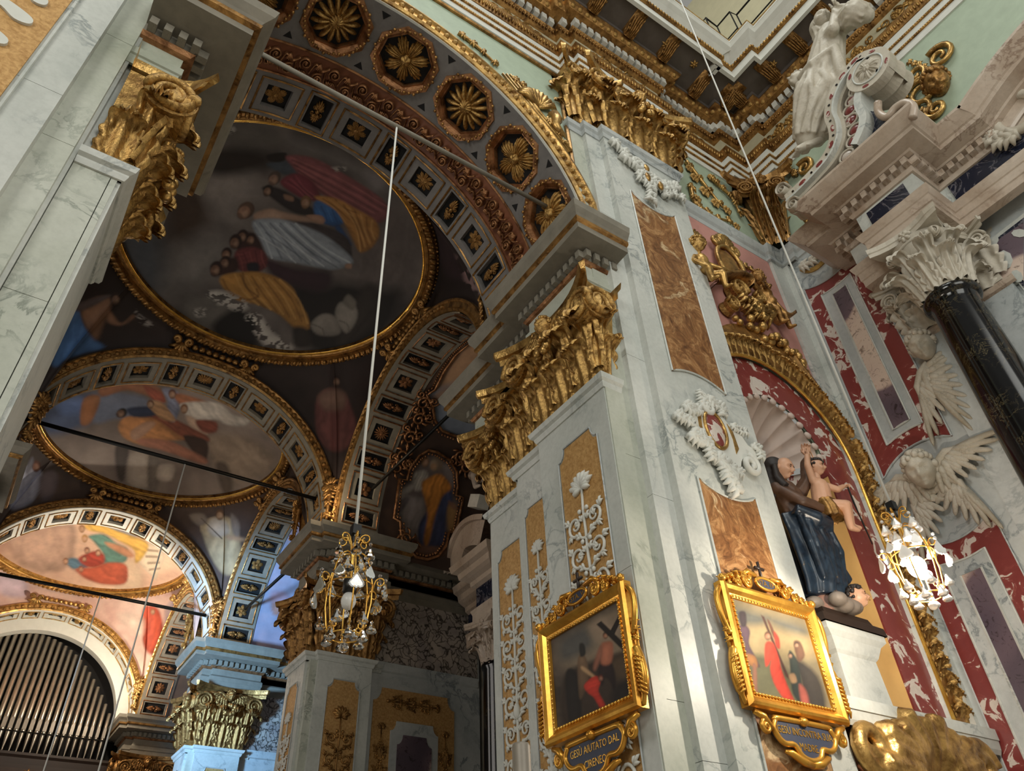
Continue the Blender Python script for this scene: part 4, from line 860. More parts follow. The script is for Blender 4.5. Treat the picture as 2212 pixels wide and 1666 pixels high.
_saint = [(905, 985), (925, 972), (945, 977), (970, 993), (985, 1018), (988, 1050), (984, 1070), (1000, 1075), (992, 1110), (984, 1154), (968, 1152), (962, 1180), (945, 1203), (922, 1210), (898, 1205), (880, 1188), (866, 1165), (864, 1128), (850, 1120), (855, 1090), (862, 1035), (878, 1038), (885, 1010)]
CHAP = [[
    (_saint, '#5d5250', {'f': 2, 'sharp': 1}), (R5((200, 900), (600, 950), (640, 1050), (420, 1130), (280, 1080)), '#6b4c3c', {'f': 6}), (R5((180, 560), (330, 560), (400, 600), (360, 900), (220, 940), (190, 800)), '#8a807c', {'fold': (15, 14, .2), 'f': 4}), (R5((130, 640), (230, 560), (270, 580), (180, 700)), '#6b6264'),
    (R5((300, 350), (420, 320), (440, 440), (400, 480), (320, 500)), '#aca49a', {'fold': (20, 6, .3)}), (R5((160, 520), (290, 440), (310, 480), (190, 560)), '#a09890', {}), (R5((560, 280), (640, 260), (690, 340), (660, 470), (600, 400)), '#7c7270', {'f': 3}),
    (R5((570, 480), (645, 475), (650, 640), (600, 700), (590, 860), (600, 985), (470, 1000), (360, 970), (350, 820), (420, 700), (540, 620)), '#3b4160', {'fold': (10, 14, .4)}),
    (R5((375, 450), (440, 385), (540, 350), (620, 420), (640, 490), (560, 560), (500, 740), (440, 980), (395, 950), (430, 700)), '#b8772f', {'fold': (20, 13, .35)}), (R5((610, 640), (690, 640), (680, 860), (620, 870)), '#a07a4c', {}), (R5((630, 590), (690, 650), (670, 670), (620, 620)), '#8a6450'),
    *face(937, 1007, 11, '#a87a5c', '#8a8078'), *face(918, 998, 11, '#b0846a', '#8a6a4c'), (blob(942, 1004, 15, 15), '#c0a070', {'o': .25}),
    ([(1020, 735), (985, 765), (960, 800), (940, 840), (922, 852), (935, 878), (938, 905), (955, 930), (985, 942), (1015, 938), (1045, 920), (1080, 890), (1100, 840), (1080, 780)], '#7e8796', {'f': 2}), ([(1020, 735), (985, 765), (960, 800), (945, 835), (985, 830), (1030, 790), (1060, 750)], '#d3a884', {'f': 12}), ([(930, 860), (960, 840), (975, 850), (950, 870)], '#a88a78', {'f': 5}),
  ], [
    ([(585, 1280), (612, 1278), (634, 1300), (632, 1330), (600, 1330), (585, 1310)], '#9f8796', {'f': 5}), ([(600, 1320), (640, 1310), (650, 1345), (618, 1350)], '#7f9cd0', {'f': 3}), ([(590, 1300), (610, 1310), (600, 1330), (588, 1322)], '#a87f74', {'f': 3}),
  ], []]
# ------------------------------------------------------------------ coffered arches and vaulted bays
class Cyl:
    """intrados of radius r; axis 'y' = transverse arch, axis 'x' = side chapel barrel"""
    def __init__(s, c, zc, r, axis='y'): s.c, s.zc, s.r, s.ax = c, zc, r, axis
    def P(s, a, v, h=0):
        q = s.c + (s.r-h)*cos(a); z = s.zc + (s.r-h)*sin(a)
        return (q, v, z) if s.ax == 'y' else (v, q, z)
    def frame(s, a, v, h, sx, sy, sz):
        t = (-sin(a), 0, cos(a)) if s.ax == 'y' else (0, -sin(a), cos(a)); ax = (0, 1, 0) if s.ax == 'y' else (1, 0, 0)
        n = (-cos(a), 0, -sin(a)) if s.ax == 'y' else (0, -cos(a), -sin(a))
        return frame_m(s.P(a, v, h), t, ax, n, sx, sy, sz)
def patch(mb, C, a0, a1, v0, v1, h=0, n=2):
    mb.grid(lambda u, w: C.P(a0+(a1-a0)*u, v0+(v1-v0)*w, h), n, 1)
def cell(mb, C, a0, a1, v0, v1, ha, hv, dep):
    A, V = [a0, a0+ha, a1-ha, a1], [v0, v0+hv, v1-hv, v1]
    for i in range(3):
        for j in range(3):
            if i == 1 and j == 1: continue
            patch(mb, C, A[i], A[i+1], V[j], V[j+1])
    for j in (1, 2): mb.grid(lambda u, w: C.P(A[1]+(A[2]-A[1])*u, V[j], -dep*w), 2, 1)
    for i in (1, 2): mb.grid(lambda u, w: C.P(A[i], V[1]+(V[2]-V[1])*u, -dep*w), 1, 1)
    return A[1], A[2], V[1], V[2]
ROS = [lambda: rosette(7, 5, .45, .26), lambda: rosette(15, 1, .42, .34), lambda: rosette(5, 7, .5, .26), lambda: rosette(6, 5, .45, .28), lambda: rosette(9, 3, .5, .4)]
def square_arch(root, C, v0, v1, mats=('grey_stucco', 'bronze_gold'), a_lo=0.0, a_hi=pi, first=.0, pitch=rad(24.3), sq=.62, dep=.07, vis=lambda a: True, seed=0):
    """alternating square and oblong coffers along an arch band"""
    so, fr = MB(), MB(); dks = []; gold = mats[1]; w = v1-v0; m = .075*w
    a = first - pitch*8
    k = 0; cells = []
    while a < a_hi + pitch:
        for kind, f0, f1 in (('sq', -sq/2, sq/2), ('ob', sq/2, 1-sq/2)):
            c0, c1 = max(a+f0*pitch, a_lo), min(a+f1*pitch, a_hi)
            if c1-c0 < rad(2): continue
            full = (c1-c0) > (f1-f0)*pitch*.9
            if not full: patch(so, C, c0, c1, v0, v1); continue
            gap = rad(.9)
            mr = .25 if kind == 'sq' else .13
            ha = (c1-c0)*(.26 if kind == 'sq' else .17); hv = w*(.25 if kind == 'sq' else .13)
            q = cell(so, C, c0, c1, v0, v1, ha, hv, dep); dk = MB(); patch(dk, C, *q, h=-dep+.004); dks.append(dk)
            # bead strings round the cell
            e = .42
            b0, b1, u0, u1 = c0+ha*e, c1-ha*e, v0+hv*e, v1-hv*e
            loop = [C.P(b0+(b1-b0)*t, u0, .006) for t in (0, .5, 1)] + [C.P(b1+(b0-b1)*t, u1, .006) for t in (0, .5, 1)]
            fr.tube(loop, .016, 4, closed=True)
            cells.append((kind, (c0+c1)/2, (c1-c0), ha, hv))
        a += pitch; k += 1
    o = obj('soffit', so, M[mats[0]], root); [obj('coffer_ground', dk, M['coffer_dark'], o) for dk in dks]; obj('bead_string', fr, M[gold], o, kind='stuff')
    vm = (v0+v1)/2
    for i, (kind, am, da, ha, hv) in enumerate(cells):
        if not vis(am): continue
        if kind == 'sq':
            j = (i*7+seed) % len(ROS); s = min((da-2*ha)*C.r, w-2*hv)*.45
            inst('rosette', lib('rosette%d' % j, ROS[j], gold), C.frame(am, vm, -dep+.01, s, s, s*.55), o)
        else:
            inst('palmette', lib('palmette', palmette, gold), C.frame(am, vm, -dep+.01, 1, 1, 1) @ Matrix.Rotation(pi/2, 4, 'Z') @ Matrix.Diagonal(((w-2*hv)*.46, (da-2*ha)*C.r*.62, .22, 1)), o)
    return o
def archivolt(root, C, v, dv, r0, r1, mat='dull_gold', eggs=True, n=56, a_lo=0, a_hi=pi, vis=lambda a: True, name='archivolt', step=None, egg_mat='gold'):
    """moulded gilt ring on the face of an arch; dv is the direction the face looks along the axis"""
    prof = [(r0, 0), (r0, .05), (r0+(r1-r0)*.2, .07), (r0+(r1-r0)*.35, .04), (r0+(r1-r0)*.75, .05), (r0+(r1-r0)*.85, .085), (r1, .08), (r1, 0)]
    b = MB()
    b.grid(lambda u, w: C.P(a_lo+(a_hi-a_lo)*u, v+dv*prof[int(round(w*7))][1], C.r-prof[int(round(w*7))][0]), n, 7)
    o = obj(name, b, M[mat], root)
    if eggs:
        rm = r0+(r1-r0)*.55; st = step or .115; k = int((a_hi-a_lo)*rm/st); me = lib('egg', bead, egg_mat)
        for i in range(k):
            a = a_lo+(a_hi-a_lo)*(i+.5)/k
            if vis(a): inst('egg', me, C.frame(a, v+dv*.05, C.r-rm, st*.62, .09, (r1-r0)*.36), o)
    return o
# ---- great arch: octagon coffers, scroll band, square coffers
C1 = Cyl(1.44, 8.38, 2.6)
ga = thing('great_arch', 'great arch with octagonal rosette coffers and a scroll band nearest the viewer', 'arch', (1.44, 4.5, 8.38))
so = MB(); dks = []; pit = rad(20.4); a0 = rad(20.5) - pit
v0, v1 = 4.0, 4.94; octs = []
FR = []
for i in range(9):
    am = a0 + pit*i; c0, c1 = am-pit/2, am+pit/2
    if c0 < 0: c0 = -.02
    vm = 4.47; R = .395; pts = [(am + R*cos(t)/2.6, vm + R*sin(t)) for t in [rad(22.5+45*k) for k in range(8)]]
    def hit(t):
        ca, cv = cos(t), sin(t); k = min((c1-am)*2.6/abs(ca) if abs(ca) > 1e-6 else 9, .47/abs(cv) if abs(cv) > 1e-6 else 9); return (am+ca*k/2.6, vm+cv*k)
    for k in range(8):
        t0, t1 = rad(22.5+45*k), rad(67.5+45*k); p, q = pts[k], pts[(k+1) % 8]; r, s = hit(t0), hit(t1)
        if k % 2 == 0:
            cr = (c1 if cos((t0+t1)/2) > 0 else c0, vm+.47*(1 if sin((t0+t1)/2) > 0 else -1))
            so.add([C1.P(*x) for x in (p, r, cr, s, q)], [(0, 1, 2, 3, 4)])
        else: so.add([C1.P(*x) for x in (p, r, s, q)], [(0, 1, 2, 3)])
        so.add([C1.P(*p), C1.P(*q), C1.P(q[0], q[1], -.1), C1.P(p[0], p[1], -.1)], [(0, 1, 2, 3)])
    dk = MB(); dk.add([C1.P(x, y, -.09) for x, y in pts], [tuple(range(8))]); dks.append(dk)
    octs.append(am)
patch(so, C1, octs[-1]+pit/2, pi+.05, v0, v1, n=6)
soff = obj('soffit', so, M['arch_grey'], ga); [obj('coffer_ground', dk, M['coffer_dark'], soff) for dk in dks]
for i, am in enumerate(octs):
    if i > 7: continue
    vm = 4.47
    b = MB(); prof = [(.445, -.005), (.44, .025), (.395, .035), (.375, .0), (.355, -.03), (.335, -.02), (.325, -.09)]
    b.ring([[C1.P(am+R*cos(rad(22.5+45*k))/2.6, vm+R*sin(rad(22.5+45*k)), h) for k in range(8)] for R, h in prof])
    f = obj('coffer_frame', b, M['bronze_gold'], soff)
    b = MB()
    for k in range(40):
        t = 2*pi*k/40; R = .415*cos(rad(22.5))/max(.01, cos(((t) % rad(45))-rad(22.5))); b.ell(C1.P(am+R*cos(t)/2.6, vm+R*sin(t), .03), .024, .024, .024, 5, 4)
    obj('bead_ring', b, M['dull_gold'], f, smooth=True, kind='stuff')
    j = (1, 1, 3, 2, 0, 3, 1, 2, 0)[i] if i != 3 else 1
    j = {0: 2, 1: 3, 2: 2, 3: 1, 4: 0}.get(i, i % 4)
    inst('rosette', lib('rosette%d' % j, ROS[j], 'gold'), C1.frame(am, vm, -.08, .31, .31, .24), soff)
    for vv in (4.10, 4.84):
        aa = am + pit/2; s = .06; d_ = 1 if vv > 4.5 else -1
        b = MB(); b.prism([(aa-s/2.6, vv+d_*s*.6), (aa+s/2.6, vv+d_*s*.6), (aa, vv-d_*s*.9)], C1.P, .0, .004); obj('triangular_inset', b, M['coffer_dark'], soff)
b = MB(); b.grid(lambda u, w: C1.P(-.02+(pi+.04)*u, 4.94+.46*w, -.005), 60, 1); sb = obj('scroll_band', b, M['rust_paint'], ga)
me = lib('scroll', scroll_unit, 'bronze_gold')
for i in range(21):
    a = rad(4 + i*8.6); inst('scroll_ornament', me, C1.frame(a, 5.17, -.005, .39, .42, .9), sb)
for vv in (4.95, 5.39):
    b = MB(); b.tube([C1.P(pi*t, vv, .005) for t in np.linspace(0, 1, 60)], .018, 5); obj('gilt_fillet', b, M['bronze_gold'], sb)
square_arch(ga, C1, 5.41, 6.06, mats=('arch_grey', 'dull_gold'), first=rad(35.3), vis=lambda a: a < rad(130), seed=1)
archivolt(ga, C1, 4.0, -1, 2.61, 2.84, 'gold', vis=lambda a: a < rad(118), a_lo=rad(-2), step=.125)
b = MB(); b.grid(lambda u, w: C1.P(rad(-2)+(pi+.07)*u, 4.0-.03*w, .0), 56, 1); b.grid(lambda u, w: C1.P(rad(-2)+(pi+.07)*u, 3.97, -.012*w), 56, 1); obj('marble_lip', b, M['white_stucco'], ga)
# spandrel beside the great arch: gilt border and trophy
sp = thing('spandrel_trophy', 'gilt trophy of shell and horns in the green spandrel left of the huge capital', 'ornament', (3.5, 3.97, 10.3))
PS = lambda x, z, q: (x, 4.0-q, z)
b = MB()
for dz in (0, .06, .12): b.tube([PS(2.95+dz, 10.98+dz*.8, .04), PS(3.88+dz*.6, 9.95+dz*.7, .05)], .02, 6)
obj('rods', b, M['gold'], sp, smooth=True)
b = MB()
for k in range(9):
    a = rad(35+k*17); b.tube([PS(3.50, 10.68, .03), PS(3.50+.24*cos(a), 10.68+.24*sin(a), .09), PS(3.50+.34*cos(a), 10.68+.34*sin(a), .04)], [.02, .05, .03], 6)
obj('shell', b, M['gold'], sp, smooth=True)
b = MB(); b.tube([PS(3.72, 10.62, .05), PS(3.74, 10.5, .09), PS(3.7, 10.38, .08), PS(3.82, 10.25, .06)], [.10, .075, .06, .05], 9); leafy(b, PS, [(3.6, 10.5), (3.75, 10.35), (3.86, 10.1)], .05, .06); obj('horn', b, M['gold'], sp, smooth=True)
b = MB(); leafy(b, PS, [(3.1, 11.05), (3.3, 11.0), (3.45, 10.85)], .045, .05); leafy(b, PS, [(2.3, 11.4), (2.6, 11.32), (2.9, 11.15)], .04, .04); obj('leaf_spray', b, M['gold'], sp, smooth=True)
b = MB(); b.tube([PS(.2, 11.93, .02), PS(3.93, 11.93, .02), PS(3.95, 11.2, .02), PS(3.97, 9.6, .02)], .03, 6); obj('gilt_border', b, M['dull_gold'], sp)

# ---- the three domed bays
def ornament_knot(parent, P, s, mat):
    b = MB()
    for k in range(5):
        a = pi/2+(k-2)*.5; b.tube([P(0, 0, .02), P(cos(a)*s*.6, sin(a)*s*.6, .08), P(cos(a)*s, sin(a)*s, .03)], [.03, s*.16, .02], 6)
    for t in (-1, 1): b.tube([P(x, z, .05) for x, z in spiral(t*s*.5, -s*.25, s*.3, 1.4, pi/2, t, 18, .2)], .035, 6)
    return obj('gilt_knot', b, M[mat], parent, smooth=True)
BAYS = []
def bay(k, yc, xc, ya, yb, Ca, Cb, xr, labels, mats):
    """domed bay between transverse arches Ca (front plane ya) and Cb (back plane yb), chapel arch on x = xr"""
    gold = mats['gold']; zr, rr = 11.58, 2.46; zc = 8.38
    root = thing('domed_vault', labels[0], 'vault', (xc, yc, 8.4))
    Cc = Cyl(yc, zc-.03, 2.4, 'x'); Cl = Cyl(yc, zc-.03, 2.4, 'x'); xl = 2*xc-xr
    sides = [(lambda a: Cc.P(a, xr, -.22)), (lambda a: Cb.P(pi-a, yb, -.22)), (lambda a: Cl.P(pi-a, xl, -.22)), (lambda a: Ca.P(a, ya, -.22))]
    sides[0] = lambda a: Cc.P(a, xr, -.22)
    G_, pend = [], MB()
    for i, fn in enumerate(sides):
        res = (130, 90) if i != 3 else (60, 20)
        def g(u, w, fn=fn):
            p = fn(pi*u); p = (min(max(p[0], xl), xr), min(max(p[1], ya), yb), p[2]); ph = atan2(p[1]-yc, p[0]-xc); q = (xc+(rr+.22)*cos(ph), yc+(rr+.22)*sin(ph), zr+.0)
            bl = .14*sin(pi*w)*max(0, min(1, (zr-p[2])/2)); return (p[0]+(q[0]-p[0])*w+bl*cos(ph), p[1]+(q[1]-p[1])*w+bl*sin(ph), p[2]+(q[2]-p[2])*w+bl*.5)
        pend.grid(g, *res); G_.append(g)
    for (i, a), (j, c) in (((0, 0), (1, 1)), ((0, 1), (3, 0)), ((2, 1), (1, 0)), ((2, 0), (3, 1))):
        pend.grid(lambda u, w: tuple(Vector(G_[i](a, w)).lerp(Vector(G_[j](c, w)), u)), 14, 90)
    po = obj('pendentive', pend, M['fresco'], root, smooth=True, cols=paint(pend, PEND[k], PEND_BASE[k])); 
    # ring
    b = MB(); prof = [(rr-.02, .08), (rr-.02, 0), (rr+.03, -.05), (rr+.07, -.05), (rr+.08, -.03), (rr+.10, -.03), (rr+.12, -.11), (rr+.18, -.13), (rr+.22, -.08), (rr+.25, -.05), (rr+.25, .06)]
    b.lathe(prof, 120, (xc, yc, zr), cap=False); ring = obj('ring_moulding', b, M[gold], root)
    b = MB()
    for i in range(140):
        a = 2*pi*i/140; b.ell((xc+(rr+.15)*cos(a), yc+(rr+.15)*sin(a), zr-.125), .075, .042, .04, 6, 4, Matrix.Rotation(a+.35, 3, 'Z'))
    for i in range(200):
        a = 2*pi*i/200; b.ell((xc+(rr+.235)*cos(a), yc+(rr+.235)*sin(a), zr-.075), .028, .028, .028, 5, 4)
    obj('leaf_band', b, M[gold], ring, smooth=True, kind='stuff')
    b = MB(); b.lathe([(rr-.03, -.02), (rr+.0, -.045), (rr+.025, -.02)], 120, (xc, yc, zr), cap=False); obj('gilt_edge', b, M['bright_gold'], ring, smooth=True)
    # painted cap of the dome
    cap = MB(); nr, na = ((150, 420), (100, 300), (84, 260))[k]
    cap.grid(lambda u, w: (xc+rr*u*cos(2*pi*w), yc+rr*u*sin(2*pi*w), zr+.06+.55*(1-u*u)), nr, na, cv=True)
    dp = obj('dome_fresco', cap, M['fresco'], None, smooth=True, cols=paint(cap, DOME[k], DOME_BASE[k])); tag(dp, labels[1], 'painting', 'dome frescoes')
    # knots where ring and arches meet, and in the pendentive feet
    for i, fn in enumerate(sides):
        if i == 3: continue
        p = Vector(fn(pi/2)); d_ = Vector((xc-p.x, yc-p.y, 0)).normalized(); t = Vector((-d_.y, d_.x, 0)); n_ = (d_*.55+Vector((0, 0, -.8))).normalized(); u_ = t.cross(n_)
        for s in (-.62, .62):
            c = p + t*s + d_*.10 + Vector((0, 0, .12-.05)); ornament_knot(root, lambda x, z, q: c+t*x+u_*z*(-1 if False else 1)+n_*q, .22, gold)
        leaf = MB(); 
        for j in range(9):
            x = -.5+j*.125; c = p+t*x+d_*.06+Vector((0, 0, .10)); leaf.ell(c, .07, .07, .06, 6, 4)
        obj('gilt_garland', leaf, M[gold], root, smooth=True, kind='stuff')
    for sx, sy in ((1, 1), (1, -1), (-1, 1)):
        c = Vector((xc+sx*(xr-xc-.12), (yb-.12) if sy > 0 else (ya+.12), 9.0)); d_ = Vector((-sx, -sy, 0)).normalized(); t = Vector((-d_.y, d_.x, 0))
        Pk = lambda x, z, q: c+t*x+Vector((0, 0, z))+d_*(q+.02)
        ornament_knot(root, lambda x, z, q: Pk(x, z+.25, q), .2, gold)
        b = MB(); leafy(b, Pk, [(0, .25), (0, 0), (0, -.45)], .07, .05); obj('gilt_drop', b, M[gold], root, smooth=True)
    # chapel arch on the right
    ca = thing('chapel_arch', labels[2], 'arch', (xr, yc, 8.38), 'side chapel arches')
    square_arch(ca, Cc, xr, xr+.74, mats=(mats['stucco'], mats['cgold']), first=rad(44.6), pitch=rad(25.2), vis=lambda a: a < rad(125), seed=k, a_lo=rad(-6), a_hi=rad(186))
    archivolt(ca, Cc, xr, -1, 2.42, 2.62, gold, vis=lambda a: a < rad(120), egg_mat=gold, step=.13)
    b = MB(); b.grid(lambda u, w: Cc.P(pi*u, xr-.03+.03*w, .0), 40, 1); obj('lip', b, M[mats['stucco']], ca)
    return root, Cc
C2 = Cyl(1.54, 8.56, 2.49); C3 = Cyl(1.29, 8.43, 2.58); C4 = Cyl(.98, 8.2, 2.62)
# ---- transverse arches between the bays
for (C, y0, y1, lab, gold, stc, vis, sd) in ((C2, 11.65, 12.42, 'coffered arch with tie rod between the dark dome and the second dome', 'dull_gold', 'grey_stucco', lambda a: True, 2),
        (C3, 17.6, 18.4, 'coffered arch between the second dome and the warmly lit third dome', 'dull_gold', 'white_stucco', lambda a: True, 3),
        (C4, 23.6, 24.1, 'coffered arch framing the organ pipes at the end of the aisle', 'gold', 'white_stucco', lambda a: True, 4)):
    t = thing('coffered_arch', lab, 'arch', (C.c, y0, C.zc), 'aisle arches')
    square_arch(t, C, y0, y1, mats=(stc, gold), first=rad(90), pitch=rad(25.5), seed=sd, a_lo=rad(-5), a_hi=rad(185))
    archivolt(t, C, y0, -1, C.r+.02, C.r+.22, gold, step=.14, egg_mat=gold)
    b = MB(); b.grid(lambda u, w: C.P(pi*u, y0-.05*(1-w), .0), 50, 1); b.grid(lambda u, w: C.P(pi*u, y0-.05, -.04*w), 50, 1); obj('lip', b, M[stc], t)
    if y1 < 20:
        archivolt(t, C, y1, 1, C.r+.02, C.r+.22, gold, eggs=False)
SET = [dict(gold='dull_gold', stucco='grey_stucco', cgold='bronze_gold'), dict(gold='dull_gold', stucco='grey_stucco', cgold='dull_gold'), dict(gold='gold', stucco='grey_stucco', cgold='bronze_gold')]
LBL = [('vault of the nearest aisle bay, its dome ringed with dark gilt leaf moulding', 'dark dome fresco with robed figures and a white clad man, nearest the viewer', 'coffered arch of the chapel right of the dark dome, rosettes in bronze gilt'),
       ('vault of the second aisle bay with gilded ring beyond the tie rod', 'dome fresco of orange robed figure before angels and blue sky, crossed by the tie rod', 'blue lit coffered arch of the second chapel'),
       ('vault of the third aisle bay glowing in warm light by the organ', 'warmly lit dome fresco with yellow, green and red robed figures above the organ', 'dark coffered arch of the third chapel beside the organ')]
CH = []
for k, (yc, xc, ya, yb, Ca, Cb, xr) in enumerate(((8.87, 1.66, 6.06, 11.65, C1, C2, 4.2), (15.0, 1.47, 12.42, 17.6, C2, C3, 4.0), (21.0, 1.15, 18.4, 23.6, C3, C4, 3.7))):
    CH.append(bay(k, yc, xc, ya, yb, Ca, Cb, xr, LBL[k], SET[k]))
    # chapel behind the arch: barrel, painted; far wall with marble revetment
    Cc = CH[-1][1]; x0 = xr+.74
    vb = MB(); vb.grid(lambda u, w: Cc.P(rad(-8)+rad(196)*u, x0+(7.3-x0)*w, -.02), *((260, 130) if k == 0 else (120, 60)))
    tag(obj('chapel_vault', vb, M['fresco'], None, smooth=True, cols=paint(vb, CHAP[k], CHAP_BASE[k])), ('painted barrel vault of the nearest chapel with saint in orange mantle', 'painted barrel vault of the blue lit chapel', 'painted barrel vault of the chapel beside the organ')[k], 'vault', 'chapel vaults')
# gilt picture frames on the nearest chapel vault
def vault_frame(root, Cc, pts, mat, w=.06, n=5, step=.055):
    sp_ = pts; b = MB()
    b.tube([Cc.P(a, x, .02) for x, a in sp_], w*.5, 6, closed=True); o = obj('gilt_frame', b, M[mat], root, smooth=True)
    b = MB(); m = len(sp_)
    for i in range(m):
        (xa, aa), (xb, ab) = sp_[i], sp_[(i+1) % m]; L = math.hypot(xb-xa, (ab-aa)*Cc.r); q = max(1, int(L/step))
        nx, na = (ab-aa)*Cc.r/max(L, 1e-6), -(xb-xa)/max(L, 1e-6)
        for j in range(q):
            t = (j+.5)/q; b.ell(Cc.P(aa+(ab-aa)*t+na*w*1.1/Cc.r, xa+(xb-xa)*t+nx*w*1.1, .03), .024, .024, .03, 5, 4)
    obj('bead_band', b, M[mat], o, smooth=True, kind='stuff'); return o
Cc = CH[0][1]; fr_ = thing('saint_picture_frame', 'gilt frame with stepped sides around the saint painted on the chapel vault', 'picture frame', (5.7, 11.1, 8.4))
def pix_cyl(px, py, C=Cc, h=0):
    v = pix_dir(px, py); y0, z0, r = C.c, C.zc-1.6, C.r-h
    a = v[1]**2+v[2]**2; bb = -2*(v[1]*y0+v[2]*z0); cc = y0*y0+z0*z0-r*r; t = (-bb+sqrt(max(0, bb*bb-4*a*cc)))/2/a; q = v*t
    return (q[0], atan2(q[2]-z0, q[1]-y0))
fp = [(905, 985), (925, 972), (945, 977), (970, 993), (985, 1018), (988, 1050), (984, 1070), (1000, 1075), (992, 1110), (984, 1154), (968, 1152), (962, 1180), (945, 1203), (922, 1210), (898, 1205), (880, 1188), (866, 1165), (864, 1128), (850, 1120), (855, 1090), (862, 1035), (878, 1038), (885, 1010)]
vault_frame(fr_, Cc, [pix_cyl(*p) for p in fp], 'bronze_gold')
fr2 = thing('sky_picture_frame', 'gilt frame around the sky painting at the crown of the nearest chapel vault', 'picture frame', (5.7, 10.2, 10.4))
fq = [(1020, 735), (985, 765), (960, 800), (940, 840), (922, 852), (935, 878), (938, 905), (955, 930), (985, 942), (1015, 938), (1045, 920), (1080, 890), (1100, 840), (1080, 780)]
vault_frame(fr2, Cc, [pix_cyl(*p) for p in fq], 'bronze_gold')
for (cx, cy, s) in ((885, 945, 1), (870, 985, -1), (905, 905, 1), (995, 985, -1), (1008, 1010, 1), (878, 1165, -1), (915, 870, 1), (858, 1010, 1)):
    b = MB(); x, a = pix_cyl(cx, cy)
    b.tube([Cc.P(a+q/2.4, x+p, .03) for p, q in spiral(0, 0, .15, 1.5, 0, s, 20, .15)], .026, 5)
    b.tube([Cc.P(a+q/2.4, x+p, .03) for p, q in spiral(.17, .1*s, .10, 1.4, 0, -s, 18, .15)], .02, 5); b.tube([Cc.P(a+q/2.4, x+p, .03) for p, q in spiral(-.13, .16*s, .09, 1.4, 2, s, 18, .15)], .018, 5)
    for j in range(7): t = j*.9+cx; b.tube([Cc.P(a+.08*sin(t)/2.4, x+.08*cos(t), .02), Cc.P(a+.17*sin(t+.3)/2.4, x+.17*cos(t+.3), .05), Cc.P(a+.22*sin(t+.6)/2.4, x+.22*cos(t+.6), .02)], [.012, .028, .008], 5)
    obj('gilt_scroll', b, M['bronze_gold'], fr_, smooth=True)

# ---- piers between the bays
def aisle_pier(x0, y0, label, elabel, capm, whitem='white_marble', panel='gold_ground', vine='dull_gold', first=False):
    t = thing('aisle_pier', label, 'pier', (x0+.6, y0+.5, 0), 'aisle piers')
    slab('core', x0+.1, 7.3, y0+.14, y0+.95, 0, 8.35, 'grey_marble', t)
    slab('face', x0+.16, x0+1.08, y0, y0+.15, 0, 6.12, whitem, t); slab('face', x0, x0+.12, y0+.16, y0+.92, 0, 6.12, whitem, t)
    slab('green_strip', x0+.045, x0+.16, y0+.05, y0+.16, 0, 6.12, 'green_white_marble', t)
    path = [(x0+1.3, y0+.14), (x0+1.08, y0+.14), (x0+1.08, y0), (x0+.16, y0), (x0+.16, y0+.1), (x0, y0+.1), (x0, y0+.95), (x0+.2, y0+.95)]
    cap_base(path, 6.24, t)
    vine_panel(t, (x0+.62, y0, 2.4), (1, 0, 0), (0, 1, 0), .52, 3.45, 21, panel, vine, 8); vine_panel(t, (x0, y0+.54, 2.4), (0, -1, 0), (1, 0, 0), .42, 3.45, 22, panel, 'white_stucco', 8)
    capital(t, (x0+.62, y0, 6.24), (1, 0, 0), (0, 1, 0), .92, 1.2, .14, capm, (True, True), head=True, volR=.19)
    capital(t, (x0, y0+.53, 6.24), (0, -1, 0), (1, 0, 0), .74, 1.2, .14, capm, (True, False), head=False, volR=.19, n1=2)
    e = thing('aisle_entablature', elabel, 'entablature', (x0+.6, y0+.5, 7.44), 'aisle pier entablatures')
    impost(e, [(7.3, y0+.14), (x0+1.25, y0+.14), (x0+1.25, y0-.02), (x0+.16, y0-.02), (x0+.16, y0+.08), (x0-.02, y0+.08), (x0-.02, y0+.98), (x0+.2, y0+.98), (x0+.2, y0+1.05), (x0+1.4, y0+1.05)], 1.0, True, ('grey_stucco', 'grey_stucco'), .12)
    # chapel far wall: breccia frieze, moulding, panelled wall
    w = y0+.12
    b = MB(); b.box(x0+1.12, 7.25, w, w+.05, 6.3, 7.44); obj('breccia_frieze', b, M['cell_breccia'], t)
    b = MB(); mould(b, [(7.25, w+.02), (x0+1.1, w+.02)], [(0, 6.15), (.04, 6.17), (.05, 6.25), (.07, 6.3), (0, 6.32)]); obj('string_moulding', b, M['grey_marble'], t)
    b = MB(); b.prism(panel_shape(1.5, 3.4, .14), lambda u, v, q: (x0+1.95+u, w+.02-q, 2.5+v), 0, .02); g = obj('gold_panel', b, M['gold_ground'], t)
    for s in (-1, 1): b = vine_mb(.24, 3.0, 31+s, 7, .014); b.v = [(x0+1.95+s*.58+x, w-.0+y, 2.7+z) for x, y, z in b.v]; obj('vine_relief', b, M['dull_gold'], g, smooth=True)
    b = vine_mb(.24, 1.1, 35, 3, .014); b.v = [(x0+1.95-.55+z, w-.0+y, 5.7+x) for x, y, z in b.v]; obj('vine_relief', b, M['dull_gold'], g, smooth=True)
    b = MB(); b.prism(panel_shape(.86, 2.9, .1), lambda u, v, q: (x0+1.95+u, w-q, 2.5+v), 0, .03); h_ = obj('marble_border', b, M['grey_marble'], g)
    b = MB(); b.prism(panel_shape(.62, 2.6, .1), lambda u, v, q: (x0+1.95+u, w-.03-q, 2.6+v), 0, .01); obj('breccia_panel', b, M['purple_breccia'], h_)
    return t
aisle_pier(4.08, 11.55, 'marble pier with gilded capital behind the unlit chandelier', 'dark grey entablature on the pier behind the unlit chandelier', 'dull_gold')
aisle_pier(3.86, 17.45, 'blue lit marble pier with gilded scroll capital', 'blue lit grey entablature with two small lamps on it', 'dull_gold')
